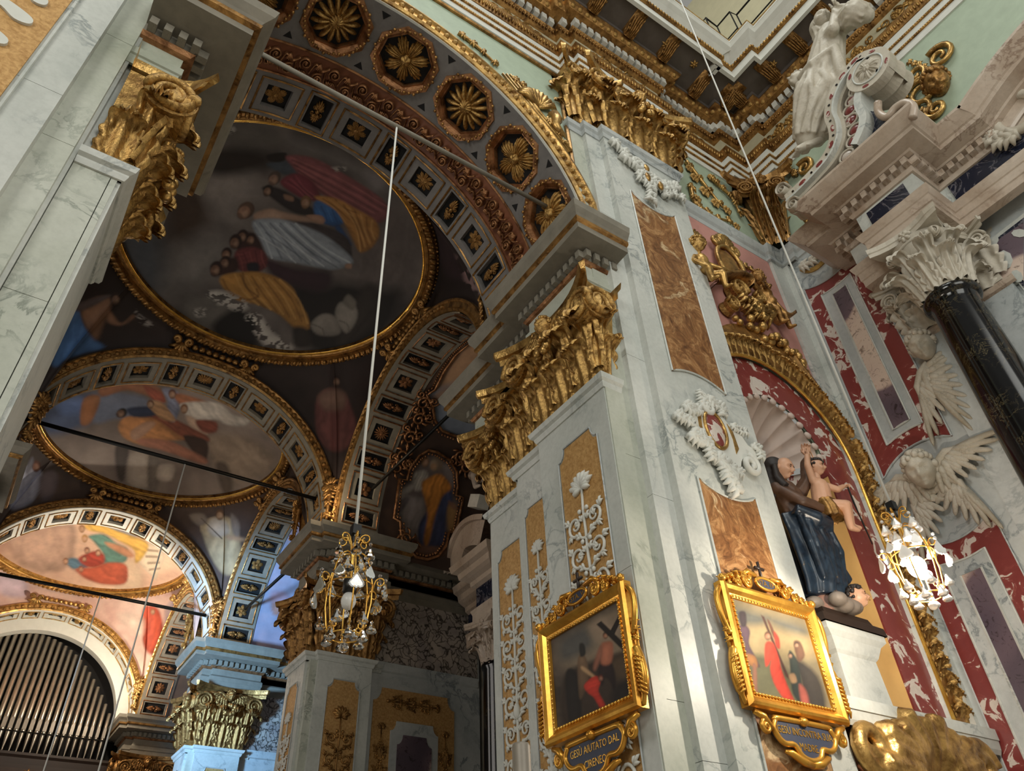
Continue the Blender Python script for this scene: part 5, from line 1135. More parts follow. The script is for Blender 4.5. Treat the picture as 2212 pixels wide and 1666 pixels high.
aisle_pier(3.60, 23.45, 'farthest pier at the right of the organ pipes', 'brown grey entablature right of the organ pipes', 'dull_gold')
# piers on the nave side
lp = thing('nave_pier', 'foreground marble pier at the left edge with gilded capital and gold inlay', 'pier', (-1.2, 4.4, 0))
slab('core', -3.0, -.40, 4.0, 5.06, 0, 8.35, 'white_marble', lp); slab('core', -3.0, -.60, 5.06, 5.7, 0, 8.35, 'white_marble', lp); slab('core', -3.0, -.85, 5.7, 6.6, 0, 8.35, 'white_marble', lp)
slab('face', -.41, -.36, 3.97, 5.03, 0, 6.12, 'white_marble', lp); slab('front_face', -.66, -.43, 3.955, 4.0, 0, 6.12, 'green_white_marble', lp, (3.1, 4.9)); slab('front_edge', -.424, -.385, 3.955, 4.0, 0, 6.12, 'green_white_marble', lp)
slab('side_strip', -.90, -.69, 3.90, 4.0, 0, 10.62, 'green_white_marble', lp, (4.4, 6.2, 7.6)); slab('fillet', -.70, -.665, 3.94, 4.0, 0, 10.62, 'white_marble', lp)
slab('shaft', -2.6, -.885, 3.82, 4.0, 0, 10.62, 'white_marble', lp, (6.55,))
b = MB(); b.prism([(-1.16, .5), (-1.16, 9.9), (-2.2, 9.9), (-2.2, .5)], lambda x, z, q: (x, 3.82-q, z), 0, .012); gl = obj('gold_panel', b, M['gold_ground'], lp)
b = MB(); b.tube([(-1.13, 3.81, .5), (-1.13, 3.81, 9.9)], .014, 5); obj('panel_border', b, M['white_marble'], gl)
for x, z, r in ((-1.38, 7.2, .2), (-1.42, 6.86, .2), (-1.35, 7.5, .15), (-1.3, 7.75, .1), (-1.5, 7.75, .16)):
    b = MB(); pts = smooth_poly([(x-r, z+.06), (x-r*.3, z+.05), (x+r*.5, z-.02), (x+r*.55, z-.1), (x+r*.1, z-.12), (x-r*.4, z-.05), (x-r, z-.02)], 4); b.prism(pts, lambda u, v, q: (u, 3.808-q, v), 0, .02); obj('leaf_inlay', b, M['white_stucco'], gl)
cap_base([(-.85, 5.7), (-.58, 5.7), (-.58, 5.03), (-.36, 5.03), (-.36, 3.955), (-.66, 3.955)], 6.24, lp)
capital(lp, (-.36, 4.51, 6.24), (0, 1, 0), (-1, 0, 0), 1.02, 1.2, .26, 'gold', (True, False), head=True)
le = thing('nave_entablature', 'grey and gold projecting entablature at upper left on the foreground pier', 'entablature', (-.5, 4.5, 7.44))
impost(le, [(-.85, 6.6), (-.85, 5.7), (-.58, 5.7), (-.58, 5.06), (-.34, 5.06), (-.34, 3.955), (-.69, 3.955)], 1.45)
for y0, x0, zz in ((11.6, -.95, 0), (17.5, -1.25, 0), (23.5, -1.6, 0)):
    t = thing('nave_side_pier', ('blue grey pier edge at the left border under the second dome', 'hidden nave side pier beyond the second dome', 'nave side pier left of the organ')[int((y0-11)/6)], 'pier', (x0-.5, y0+.5, 0), 'nave side piers')
    slab('core', -3.0, x0, y0, y0+.95, 0, 8.3, 'grey_marble', t)
    impost(t, [(x0-.1, y0+1.0), (x0, y0+1.0), (x0, y0), (-3.0, y0)], 1.0, False, ('grey_stucco', 'grey_stucco'))
# ---- organ
org = thing('pipe_organ', 'silver organ pipes in a dark arched opening at lower left', 'organ', (.75, 24.4, 7.3))
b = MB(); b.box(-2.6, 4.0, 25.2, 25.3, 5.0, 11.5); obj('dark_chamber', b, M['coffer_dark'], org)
b = MB(); b.box(-2.3, 3.7, 24.25, 24.75, 7.05, 7.4); mould(b, [(3.7, 24.3), (-2.3, 24.3)], [(0, 7.1), (.05, 7.15), (.06, 7.3), (.1, 7.36), (.1, 7.42), (0, 7.43)]); obj('wind_chest', b, M['wood_dark'], org)
NP = 31
for i in range(NP):
    x = .72 + (i-(NP-1)/2)*.161; dx = abs(x-.72); top = 10.48 - 1.95*(dx/2.5)**2.0; r = .062 - .014*dx/2.5
    b = MB(); b.lathe([(.012, 7.42), (r*.95, 7.98-.06), (r, 7.98), (r, 8.2), (r, top), (r*.8, top+.004), (r*.8, top-.06)], 14, (x, 24.45, 0), cap=False); p_ = obj('pipe', b, M['pipe_metal'], org, smooth=True)
    b = MB(); b.prism([(-r*.8, 8.0), (r*.8, 8.0), (r*.8, 8.22), (0, 8.32), (-r*.8, 8.22)], lambda u, v, q: (x+u, 24.45-r-.002-q, v), 0, .012); obj('mouth', b, M['steel_grey'], p_)
b = MB(); b.tube([(-2.0, 24.37, 7.94), (3.4, 24.37, 7.94)], .015, 6); obj('stay_rod', b, M['iron'], org)
b = MB(); b.grid(lambda u, w: (.98+(2.62-.32*w)*cos(pi*u), 24.1+.02*w, 8.2+(2.62-.32*w)*sin(pi*u)), 50, 1); b.grid(lambda u, w: (.98+(2.30)*cos(pi*u), 24.12+.3*w, 8.2+(2.30)*sin(pi*u)), 50, 1); obj('arch_reveal', b, M['white_stucco'], org, smooth=True)
b = MB(); b.box(-2.6, 4.2, 24.2, 24.9, 4.5, 7.05); cas = obj('organ_case', b, M['brown_dark'], org)
for x in (-.9, .4, 1.7): b = MB(); leafy(b, lambda u, v, q: (u, 24.2-q, v), [(x-.4, 6.8), (x, 6.9), (x+.4, 6.75)], .07, .05); obj('gilt_carving', b, M['dull_gold'], org, smooth=True)
# ------------------------------------------------------------------ right wall: inlaid marble, cherubs, column and altar
FR = lambda y, z, q: (XR-q, y, z)
def inlay(name, pts, q0, q1, mat, parent, border=None):
    b = MB(); b.prism(pts, FR, q0, q1); o = obj(name, b, M[mat], parent)
    if border:
        b = MB(); b.tube([FR(y, z, q1+.002) for y, z in pts], .012, 5, closed=True); obj('inlay_border', b, M[border], o)
    return o
def arc_pts(cy, cz, r, ya, yb, top, n=12):
    """points of a circle about (cy,cz) between ya and yb on its lower (top=False) or upper side"""
    return [(y, cz+(1 if top else -1)*sqrt(max(0, r*r-(y-cy)**2))) for y in np.linspace(ya, yb, n)]
up_ = thing('wall_inlay', 'upper red marble panel with grey border on the wall left of the black column', 'wall panel', (8.0, 3.33, 6.3), 'red marble panels')
R1 = arc_pts(3.33, 10.3, .82, 2.88, 3.79, False) + arc_pts(3.30, 5.82, .72, 3.79, 2.88, True)
G1 = arc_pts(3.33, 10.3, 1.02, 3.10, 3.585, False) + arc_pts(3.30, 5.82, .93, 3.585, 3.10, True)
S1 = arc_pts(3.33, 10.3, 1.12, 3.21, 3.44, False, 5) + arc_pts(3.30, 5.82, 1.03, 3.44, 3.21, True, 5)
inlay('red_border', R1, 0, .012, 'red_marble', up_, 'grey_marble'); inlay('grey_field', G1, .012, .02, 'grey_marble', up_, 'white_marble'); inlay('breccia_strip', S1, .02, .028, 'purple_breccia', up_, 'white_marble')
lw_ = thing('wall_inlay', 'lower red marble panel behind the lit chandelier', 'wall panel', (8.0, 3.33, 1.0), 'red marble panels')
R2 = [(2.87, 1.0), (3.79, 1.0)] + arc_pts(3.30, 6.0, .68, 3.79, 2.87, False); G2 = [(3.09, 1.1), (3.585, 1.1)] + arc_pts(3.30, 6.0, .9, 3.585, 3.09, False); S2 = [(3.20, 1.2), (3.43, 1.2), (3.43, 4.95), (3.20, 4.95)]
inlay('red_border', R2, 0, .012, 'red_marble', lw_, 'grey_marble'); inlay('grey_field', G2, .012, .02, 'grey_marble', lw_, 'white_marble'); inlay('breccia_strip', S2, .02, .028, 'purple_breccia', lw_, 'white_marble')
nr = thing('wall_inlay', 'narrow red marble strip in a pale frame just behind the black column', 'wall panel', (8.0, 2.45, 1.0))
inlay('pale_frame', [(2.34, 1), (2.60, 1), (2.60, 6.75), (2.34, 6.75)], 0, .02, 'warm_marble', nr); inlay('red_border', [(2.41, 1.1), (2.53, 1.1), (2.53, 6.6), (2.41, 6.6)], .02, .028, 'red_marble', nr)
md = thing('gilt_lunette', 'gilt half moon with leaf relief above the upper red marble panel', 'ornament', (8.03, 3.4, 9.9))
c_ = onX(1400+990/2.724, 1530/2.724, XR)
b = MB(); b.prism(arc_pts(c_[1], c_[2]+.12, .30, c_[1]-.29, c_[1]+.29, False) + arc_pts(c_[1], c_[2]+.20, .30, c_[1]+.2, c_[1]-.2, False, 6), FR, 0, .02); obj('half_moon', b, M['gold'], md)
b = MB(); leafy(b, FR, [(c_[1]+.25, c_[2]+.06), (c_[1], c_[2]), (c_[1]-.22, c_[2]+.1)], .06, .04); obj('leaf_relief', b, M['statue_marble'], md, smooth=True)
# corner pilaster with its gilded capital
cp = thing('corner_pilaster', 'white marble corner strip between niche and right wall with small gilded capital', 'pilaster', (7.9, 3.9, 0))
slab('shaft', 7.72, 8.05, 3.94, 4.0, 0, 10.2, 'white_marble', cp); slab('side_shaft', 7.985, 8.05, 3.86, 3.945, 0, 10.2, 'white_marble', cp)
capital(cp, (7.80, 3.76, 10.47), (.7071, -.7071, 0), (.7071, .7071, 0), .30, 1.5, .16, 'dull_gold', (True, True), head=False, volR=.14, n1=2)
# cherubs in relief
ch1 = thing('marble_cherub', 'white marble cherub head with spread wings between the two red panels', 'relief', (8.0, 3.27, 6.0))
cherub(ch1, (7.84, 3.27, 6.10), .42, 'statue_marble', (-1, -.25, -.45), (0, 0, 1), .95, wall=(-1, 0, 0))
for s in (-1, 1): inst('lower_wing', lib('wing', wing_mb, 'statue_marble'), frame_m((7.99, 3.27+s*.03, 5.98), Vector((0, s*.35, -.94)), Vector((1, 0, 0)), Vector((0, s*.94, .35)), .62, .5, .5), ch1)
ch2 = thing('marble_cherub', 'white marble cherub in profile tucked beside the neck of the black column', 'relief', (7.95, 2.66, 7.2))
h_ = put_head(ch2, 'cherub_head', (7.88, 2.66, 7.52), .38, 'statue_marble', 'statue_marble', (-1, -.1, -.5))
for s, a in ((1, -75), (1, -100)): inst('wing', lib('wing', wing_mb, 'statue_marble'), frame_m((7.98, 2.70, 7.32), Vector((0, cos(rad(a)), sin(rad(a)))), Vector((1, 0, 0)), Vector((0, -sin(rad(a)), cos(rad(a)))), .72, .5, .5), ch2)
# black column
col = thing('black_column', 'polished black marble column with white Corinthian capital at right', 'column', (7.5, 2.03, 0))
b = MB(); b.lathe([(.30, 0), (.30, 2.6), (.292, 4.2), (.275, 5.8), (.245, 7.38), (.25, 7.42), (.262, 7.47)], 44, (7.5, 2.03, 0), cap=False); obj('shaft', b, M['black_marble'], col, smooth=True)
b = MB(); b.lathe([(.25, 7.44), (.285, 7.46), (.305, 7.50), (.30, 7.545), (.275, 7.57), (.24, 7.575)], 44, (7.5, 2.03, 0), cap=False); obj('neck_ring', b, M['black_marble'], col, smooth=True)
def round_capital(parent, c, r, h, mat):
    c = Vector(c); b = MB(); b.lathe([(r, 0), (r*.97, h*.1), (r*.98, h*.5), (r*1.08, h*.75), (r*1.3, h*.86)], 32, c, cap=False); o = obj('capital', b, M[mat], parent, smooth=True)
    L, V = lib('acanthus', acanthus, mat), lib('volute', volute, mat)
    for k in range(8):
        for row, (hh, ww, z, da) in enumerate(((.42, .74, 0, 0), (.62, .78, .04, pi/8))):
            a = k*pi/4+da; n_ = Vector((cos(a), sin(a), 0)); inst('leaf', L, frame_m(c+n_*r*.95+Vector((0, 0, z*h)), Vector((-sin(a), cos(a), 0)), -n_, Vector((0, 0, 1)), ww*r*1.05, h*.55, h*hh), o)
    b = MB(); loops = []
    for z, g in ((.86, 0), (.92, .01), (.93, .05), (1.0, .06)):
        lp_ = []
        for k in range(4):
            for t in np.linspace(-1, 1, 9)[:-1]:
                a = k*pi/2; m = (1.18+g+.42*abs(t)**2.2)*r; u = t*1.5*r; lp_.append(c+Vector((cos(a)*m-sin(a)*u, sin(a)*m+cos(a)*u, z*h)))
        loops.append(lp_)
    b.ring(loops); n = len(loops[0]); b.f.append(tuple(range(n))); b.f.append(tuple(range(len(b.v)-n, len(b.v)))); obj('abacus', b, M[mat], o)
    for k in range(4):
        a = k*pi/2+pi/4
        for s in (-1, 1):
            d_ = Vector((cos(a+s*.22), sin(a+s*.22), 0)); t_ = Vector((-sin(a), cos(a), 0))
            nn = Vector((cos(a-s*pi/4*1.0), sin(a-s*pi/4*1.0), 0)); ex = Vector((-nn.y, nn.x, 0))*s*-1
            inst('volute', V, frame_m(c+Vector((cos(a)*r*1.38, sin(a)*r*1.38, h*.74))+nn*.0, Vector((-nn.y, nn.x, 0))*(-s), -nn, Vector((0, 0, 1)), r*.30, r*.5, r*.30), o)
    for k in range(4):
        a = k*pi/2; inst('flower', lib('ros6', lambda: rosette(6), mat), frame_m(c+Vector((cos(a)*r*1.25, sin(a)*r*1.25, h*.9)), Vector((-sin(a), cos(a), 0)), Vector((0, 0, 1)), Vector((cos(a), sin(a), 0)), r*.3, r*.3, r*.3), o)
        b = MB(); b.tube([c+Vector((cos(a+t)*r*(1.12+.1*abs(t)), sin(a+t)*r*(1.12+.1*abs(t)), h*(.79+.02*cos(t*3)))) for t in np.linspace(-.55, .55, 9)], r*.09, 6); obj('egg_roll', b, M[mat], o, smooth=True)
    return o
round_capital(col, (7.5, 2.03, 7.57), .275, .93, 'statue_marble')
bp = thing('rear_pilaster', 'grey marble pilaster behind the black column with matching white capital', 'pilaster', (8.0, 2.2, 0))
slab('shaft', 7.96, 8.05, 1.55, 2.70, 0, 7.7, 'grey_marble', bp)
b = MB(); mould(b, [(7.96, 1.5), (7.96, 2.72), (8.05, 2.72)], [(0, 7.62), (.03, 7.64), (.04, 7.68), (.03, 7.72), (0, 7.73)]); obj('astragal', b, M['warm_marble'], bp)
capital(bp, (7.94, 2.15, 7.72), (0, -1, 0), (1, 0, 0), 1.06, .80, .1, 'statue_marble', (True, False), head=False, volR=.12)
# altar entablature and broken pediment
ae = thing('altar_entablature', 'warm marble altar entablature with dentils breaking forward over the black column', 'entablature', (7.4, 2.0, 8.5))
PA = [(7.75, -3.3), (7.75, 1.62), (7.20, 1.62), (7.20, 2.42), (7.58, 2.42), (7.58, 2.80), (8.05, 2.80)]; PB = [(7.75, 1.63)] + PA[1:]
b = MB(); mould(b, PA, [(-.1, 8.49), (.02, 8.50), (.02, 8.60), (.035, 8.61), (.035, 8.72), (.05, 8.73), (.07, 8.78), (.085, 8.84), (-.1, 8.86)]); obj('architrave', b, M['warm_marble'], ae)
b = MB(); mould(b, PA, [(0, 8.84), (0, 9.20)]); af = obj('frieze', b, M['white_marble'], ae)
b = MB(); b.box(7.19, 7.2, 1.76, 2.28, 8.90, 9.14); obj('navy_panel', b, M['navy_marble'], af); b = MB(); b.box(7.735, 7.75, -3.2, 1.5, 8.88, 9.17); obj('navy_panel', b, M['navy_marble'], af)
PROF = [(-.1, 9.18), (.03, 9.185), (.045, 9.22), (.05, 9.24), (.05, 9.36), (.14, 9.365), (.16, 9.385), (.34, 9.40), (.345, 9.46), (.37, 9.47), (.42, 9.52), (.47, 9.58), (.485, 9.60), (.485, 9.64), (-.3, 9.66)]
b = MB(); mould(b, PB, PROF); ac = obj('cornice', b, M['warm_marble'], ae)
me = lib('dentil', unit_box, 'warm_marble', False)
for x, y, a in along(PB, .095, .125): inst('dentil', me, rotz(x, y, 9.30, a, .07, .10, .10), ac)
ped = thing('segmental_pediment', 'curved marble pediment rising at the upper right above the altar', 'pediment', (7.75, 0, 9.2))
cy_, cz_ = -1.0, 6.35; ra = math.hypot(.72-cy_, 9.18-cz_); A0 = atan2(9.18-cz_, .72-cy_)
yz = [(1.64, 9.18)] + [(cy_+ra*cos(A0+(rad(95)-A0)*i/26), cz_+ra*sin(A0+(rad(95)-A0)*i/26)) for i in range(27)]
b = MB(); b.ring([[(7.75-p, y, z) for y, z in offs(yz, -(zz-9.18))] for p, zz in PROF], closed=False); po = obj('raking_cornice', b, M['warm_marble'], ped)
for y, z, a in along(yz, -.12, .125): inst('dentil', me, frame_m((7.75-.095, y, z), (1, 0, 0), (0, cos(a), sin(a)), (0, -sin(a), cos(a)), .10, .07, .10), po)
b = MB(); b.add([(7.74, y, z) for y, z in yz[1:]] + [(7.74, cy_, 9.18)], [tuple(range(len(yz)))]); obj('tympanum', b, M['warm_marble'], ped)
cm = onX(2195, 245, 7.70); b = MB(); b.tube([(7.70, cm[1]+.22*cos(t), cm[2]+.26*sin(t)) for t in np.linspace(0, 2*pi, 30)[:-1]], .06, 8, closed=True); obj('oval_frame', b, M['statue_marble'], ped, smooth=True)
b = MB(); leafy(b, lambda y, z, q: (7.72-q, y, z), [(cm[1]+.1, cm[2]-.3), (cm[1]+.3, cm[2]-.2), (cm[1]+.36, cm[2]+.1)], .08, .08); obj('leaf_relief', b, M['statue_marble'], ped, smooth=True)
# half pediment volute with inlaid stones
vo = thing('volute_pediment', 'big inlaid marble volute standing on the altar cornice beside the praying statue', 'pediment', (6.95, 2.0, 9.66))
vx = 6.72; VP = lambda *p: [tuple(onX(1400+x/2.724, y/2.724, vx)[1:]) for x, y in p]
outer = smooth_poly(VP((800, 1150), (880, 1075), (965, 985), (1030, 905), (1062, 825), (1058, 760), (1035, 690), (1050, 590), (1100, 480), (1165, 390), (1235, 320), (1330, 285), (1400, 315), (1420, 390)), 5, False)
def ribbon(pts, x0, x1, w, name, mat, parent, off=0.):
    """band of thickness w following (y,z) points, between planes x0 and x1"""
    P = np.array(pts); T = np.gradient(P, axis=0); T /= np.linalg.norm(T, axis=1)[:, None]+1e-9; Nn = np.stack([T[:, 1], -T[:, 0]], 1)
    a, c = P+Nn*off, P+Nn*(off+w); b = MB()
    b.ring([[(x0, *p) for p in a], [(x0, *p) for p in c], [(x1, *p) for p in c], [(x1, *p) for p in a], [(x0, *p) for p in a]], closed=False); return obj(name, b, M[mat], parent, smooth=False), P+Nn*(off+w/2)
sgn = 1
rb, mid = ribbon(outer, vx, 7.1, -.13, 'outer_band', 'statue_marble', vo)
ribbon(outer, vx-.03, 7.1, -.03, 'edge_fillet', 'white_marble', vo, -.13); ribbon(outer, vx+.05, 7.1, -.05, 'inner_moulding', 'statue_marble', vo, -.16)
for i in range(3, len(mid)-4, 3):
    y, z = mid[i]; t = mid[i+1]-mid[i-1]; a = atan2(t[1], t[0]); red = (i//3) % 2 == 0
    b = MB(); s = (.055, .028) if red else (.018, .018); b.prism([(y+s[0]*cos(q)*cos(a)-s[1]*sin(q)*sin(a), z+s[0]*cos(q)*sin(a)+s[1]*sin(q)*cos(a)) for q in np.linspace(0, 2*pi, 11)[:-1]], lambda u, v, q: (vx-q, u, v), 0, .006); obj('red_inlay' if red else 'black_inlay', b, M['red_marble' if red else 'black_marble'], rb)
inner = smooth_poly(VP((1145, 900), (1185, 810), (1195, 745), (1170, 690), (1165, 630), (1180, 570), (1200, 510)), 3, False)
for i, (y, z) in enumerate(inner[::3]):
    b = MB(); b.ell((vx+.10, y, z), .05, .085, .07, 12, 7); e_ = obj('red_egg', b, M['red_marble'], rb, smooth=True); b = MB(); b.tube([(vx+.08, y+.10*cos(t), z+.085*sin(t)) for t in np.linspace(0, 2*pi, 18)[:-1]], .018, 5, closed=True); obj('egg_rim', b, M['statue_marble'], e_, smooth=True)
ribbon([(y-.13, z) for y, z in inner], vx-.02, 7.1, -.1, 'inner_band', 'white_marble', vo)
vc = onX(1400+1300/2.724, 415/2.724, vx)
b = MB()
for x0, r0, x1, r1 in ((vx-.03, 0, vx-.03, .30), (vx-.03, .30, vx+.12, .30), (vx+.12, .30, vx+.16, .26), (vx+.16, .26, vx+.30, .30), (vx+.30, .30, vx+.36, .25), (vx+.36, .25, vx+.5, .28), (vx+.5, .28, vx+.5, 0)):
    b.grid(lambda u, w: (x0+(x1-x0)*u, vc[1]+(r0+(r1-r0)*u)*cos(2*pi*w), vc[2]+(r0+(r1-r0)*u)*sin(2*pi*w)), 2, 36, cv=True)
vd = obj('volute_drum', b, M['statue_marble'], vo, smooth=False)
inst('flower', lib('ros5', lambda: rosette(7, 3), 'statue_marble'), frame_m((vx-.03, vc[1], vc[2]), (0, -1, 0), (0, 0, 1), (-1, 0, 0), .17, .17, .14), vd)
b = MB(); b.tube([(vx-.035, vc[1]+.205*cos(t), vc[2]+.205*sin(t)) for t in np.linspace(0, 2*pi, 30)[:-1]], .012, 5, closed=True); obj('drum_ring', b, M['white_marble'], vd, smooth=True)
for t in (.6, 2.2, 3.7, 5.2):
    b = MB(); b.prism([(vc[1]+.255*cos(t)+.045*cos(q)*-sin(t)+.02*sin(q)*cos(t), vc[2]+.255*sin(t)+.045*cos(q)*cos(t)+.02*sin(q)*sin(t)) for q in np.linspace(0, 2*pi, 10)[:-1]], lambda u, v, q: (vx-.03-q, u, v), 0, .006); obj('red_inlay', b, M['red_marble'], vd)
b = MB(); b.prism(VP((1235, 800), (1262, 620), (1335, 630), (1400, 650), (1470, 640), (1330, 760), (1290, 790)), lambda u, v, q: (vx+.14+q, u, v), .3, 0); obj('navy_block', b, M['navy_marble'], vo)
b = MB(); b.tube([(vx+.06, *p) for p in smooth_poly(VP((1335, 590), (1340, 650), (1390, 675), (1440, 620), (1500, 590), (1545, 620), (1540, 680)), 5, False)], .05, 8); obj('white_strap', b, M['warm_marble'], vo, smooth=True)
for px, py, r in ((805, 1130, .11), (870, 1215, .115)):
    c2 = onX(1400+px/2.724, py/2.724, 6.78); inst('end_volute', lib('volute', volute, 'statue_marble'), frame_m(c2, (0, -1, 0), (1, 0, 0), (0, 0, 1), r, .5, r), vo)
# gilt ornament on the green fields
gf = thing('green_field_scrolls', 'gilt scrolls and mask on the green field of the right wall behind the volutes', 'ornament', (8.0, 1.2, 11))
for (px, py, r, s) in ((1715, 330, .2, 1), (1575, 440, .18, -1), (1610, 540, .26, 1), (1600, 640, .2, -1), (920, 985, .16, 1), (1690, 640, .15, -1), (1010, 1290, .12, 1)):
    c3 = onX(1400+px/2.724, py/2.724, 8.0); b = MB(); b.tube([(8.02-.02, c3[1]+y, c3[2]+z) for y, z in spiral(0, 0, r, 1.6, 1, s, 26, .15)], [.045*(1-.5*i/26) for i in range(26)], 7)
    leafy(b, lambda y, z, q: (8.04-q, y, z), [(c3[1]+r, c3[2]), (c3[1]+r*1.3, c3[2]+r*s), (c3[1]+r*1.6, c3[2]+r*1.8*s)], .035, .05); obj('gilt_scroll', b, M['gold'], gf, smooth=True)
c3 = onX(1400+1700/2.724, 490/2.724, 7.97); put_head(gf, 'mask', c3, .42, 'dull_gold', 'dull_gold', (-1, -.3, -.7), seed=8)
# inlaid panel right of the column
ip = thing('wall_inlay', 'purple marble panel with white disc inlay right of the column capital', 'wall panel', (7.98, .9, 7.6))
PX8 = lambda *p: [tuple(onX(1700+x/3.332, 400+y/3.332, 8.0)[1:]) for x, y in p]
for pts, q0, q1, mt, nm in ((PX8((1345, 480), (1540, 790), (1660, 700), (1706, 760), (1706, 200)), -.03, .0, 'white_marble', 'pale_frame'), (PX8((1375, 490), (1535, 770), (1660, 685), (1706, 740), (1706, 235)), .0, .006, 'navy_marble', 'navy_border'), (PX8((1400, 480), (1530, 735), (1660, 655), (1706, 690), (1706, 270)), .006, .012, 'purple_breccia', 'purple_field'), (PX8(*blob(1565, 545, 66, 72)), .012, .018, 'white_marble', 'white_disc'), (PX8(*blob(1660, 660, 50, 40, 50)), .012, .018, 'white_marble', 'white_leaf'), (PX8(*blob(1485, 420, 30, 60, 40)), .012, .018, 'white_marble', 'white_leaf'), (PX8(*blob(1680, 350, 60, 30)), .012, .018, 'white_marble', 'white_leaf')):
    b = MB(); b.prism(pts, lambda y, z, q: (8.0-q, y, z), q0, q1); obj(nm, b, M[mt], ip)
b = MB(); mould(b, [(7.98, .2), (7.98, 1.42)], [(0, 6.9), (.05, 6.92), (.06, 7.0), (.03, 7.08), (.03, 7.3), (0, 7.32)]); obj('moulding', b, M['warm_marble'], ip)
# ------------------------------------------------------------------ niche, pink panel, statues
nic = thing('niche', 'round headed statue niche with red marble surround, shell head and gilt leaf band', 'niche', (NX, 4.1, 3.5))
FN = lambda x, z, q: (x, 4.0-q, z)
b = MB(); ts = np.linspace(0, pi, 33)
b.grid(lambda u, w: FN(NX+(1.32 if False else 1.25)*cos(pi*u), NZ+1.25*sin(pi*u)+(10.22-NZ-1.25*sin(pi*u))*w, .015), 40, 1)
b.v = [(min(max(x, 5.79), 7.715), y, z) for x, y, z in b.v]; obj('pink_field', b, M['pink_paint'], nic)
b = MB(); b.grid(lambda u, w: FN(min(max(NX+(NR+(1.2-NR)*w)*cos(pi*u), 5.79), 9), NZ+(NR+(1.2-NR)*w)*sin(pi*u), .02), 44, 3); b.box(NX+NR, 7.75, 3.98, 4.0, 3.55, NZ); b.box(5.79, NX-NR, 3.98, 4.0, 3.55, NZ); obj('red_surround', b, M['red_marble'], nic)
b = MB(); b.grid(lambda u, w: FN(min(max(NX+(1.2+.25*w)*cos(pi*u), 5.79), 9), NZ+(1.2+.25*w)*sin(pi*u), .06+.03*sin(pi*w)), 44, 4); b.grid(lambda u, w: FN(7.75+.25*w, 3.55+(NZ-3.55)*u, .06+.03*sin(pi*w)), 10, 4); b.grid(lambda u, w: FN(7.75, 3.55+(NZ-3.55)*u, .06*w), 2, 1); gb = obj('gilt_band', b, M['dull_gold'], nic, smooth=True)
b = MB(); b.tube([FN(7.75, 3.55, .07)] + [FN(max(NX+1.2*cos(t), 5.8), NZ+1.2*sin(t), .07) for t in ts], .022, 6); obj('gilt_fillet', b, M['bright_gold'], gb, smooth=True)
L = lib('acanthus', acanthus, 'gold'); R_ = random.Random(2)
def band_leaf(x, z, a, s): inst('leaf', L, frame_m(FN(x, z, .06), (cos(a), 0, sin(a)), (0, 1, 0), (-sin(a), 0, cos(a)), s*.9, s*.9, s), gb)
for i in range(26):
    t = pi*.78*(i+.5)/26; x, z = NX+1.21*cos(t), NZ+1.21*sin(t)
    if x > 5.85: band_leaf(x, z, t-pi/2+R_.uniform(-.25, .25), .25)
for i in range(19): z = 3.6+i*.15; band_leaf(7.78+R_.uniform(0, .03), z, -pi/2+.75+R_.uniform(-.3, .3), .22); band_leaf(7.97, z+.07, pi/2-.75+R_.uniform(-.3, .3), .22)
# niche hollow and shell
b = MB(); b.grid(lambda u, w: (NX+NR*cos(pi*u), 4.0+.55*sin(pi*u)**.7, 3.5+(6.24-3.5)*w), 30, 2); obj('niche_wall', b, M['ochre_paint'], nic, smooth=True)
b = MB(); b.grid(lambda u, w: (NX+NR*cos(pi*u), 4.0+.55*sin(pi*u)**.7, 6.24+(NZ-6.24)*w), 30, 1); b.grid(lambda u, w: (NX+(NR-.03)*cos(pi*u), 4.0+(.55*sin(pi*u)**.7)*.94, 6.24+.02*w), 30, 1); obj('red_string', b, M['red_marble'], nic, smooth=True)
def shell(u, w):
    a = pi*u; fl = abs(sin(a*9)); r = NR*w*(1-.05*(1-fl)); return (NX+r*cos(a), 4.02+.52*cos(w*pi/2)**.8+.03*(fl-.5)*w, NZ+r*sin(a))
b = MB(); b.grid(shell, 144, 12); obj('shell_head', b, M['shell_stucco'], nic, smooth=True)
b = MB()
for i in range(14): t = pi*(i+.5)/14; b.ell((NX+(NR-.01)*cos(t), 4.0, NZ+(NR-.01)*sin(t)), .06, .03, .045, 8, 5)
obj('shell_rim', b, M['shell_stucco'], nic, smooth=True, kind='stuff')
b = MB(); b.box(5.79, 8.0, 3.72, 4.0, 3.42, 3.52); mould(b, [(8.0, 3.76), (5.79, 3.76)], [(0, 3.3), (.02, 3.34), (.03, 3.42), (0, 3.43)]); obj('sill', b, M['white_marble'], nic)
b = MB(); b.box(5.79, 8.0, 3.93, 4.0, 1.0, 3.42); obj('apron', b, M['rust_paint'], nic)
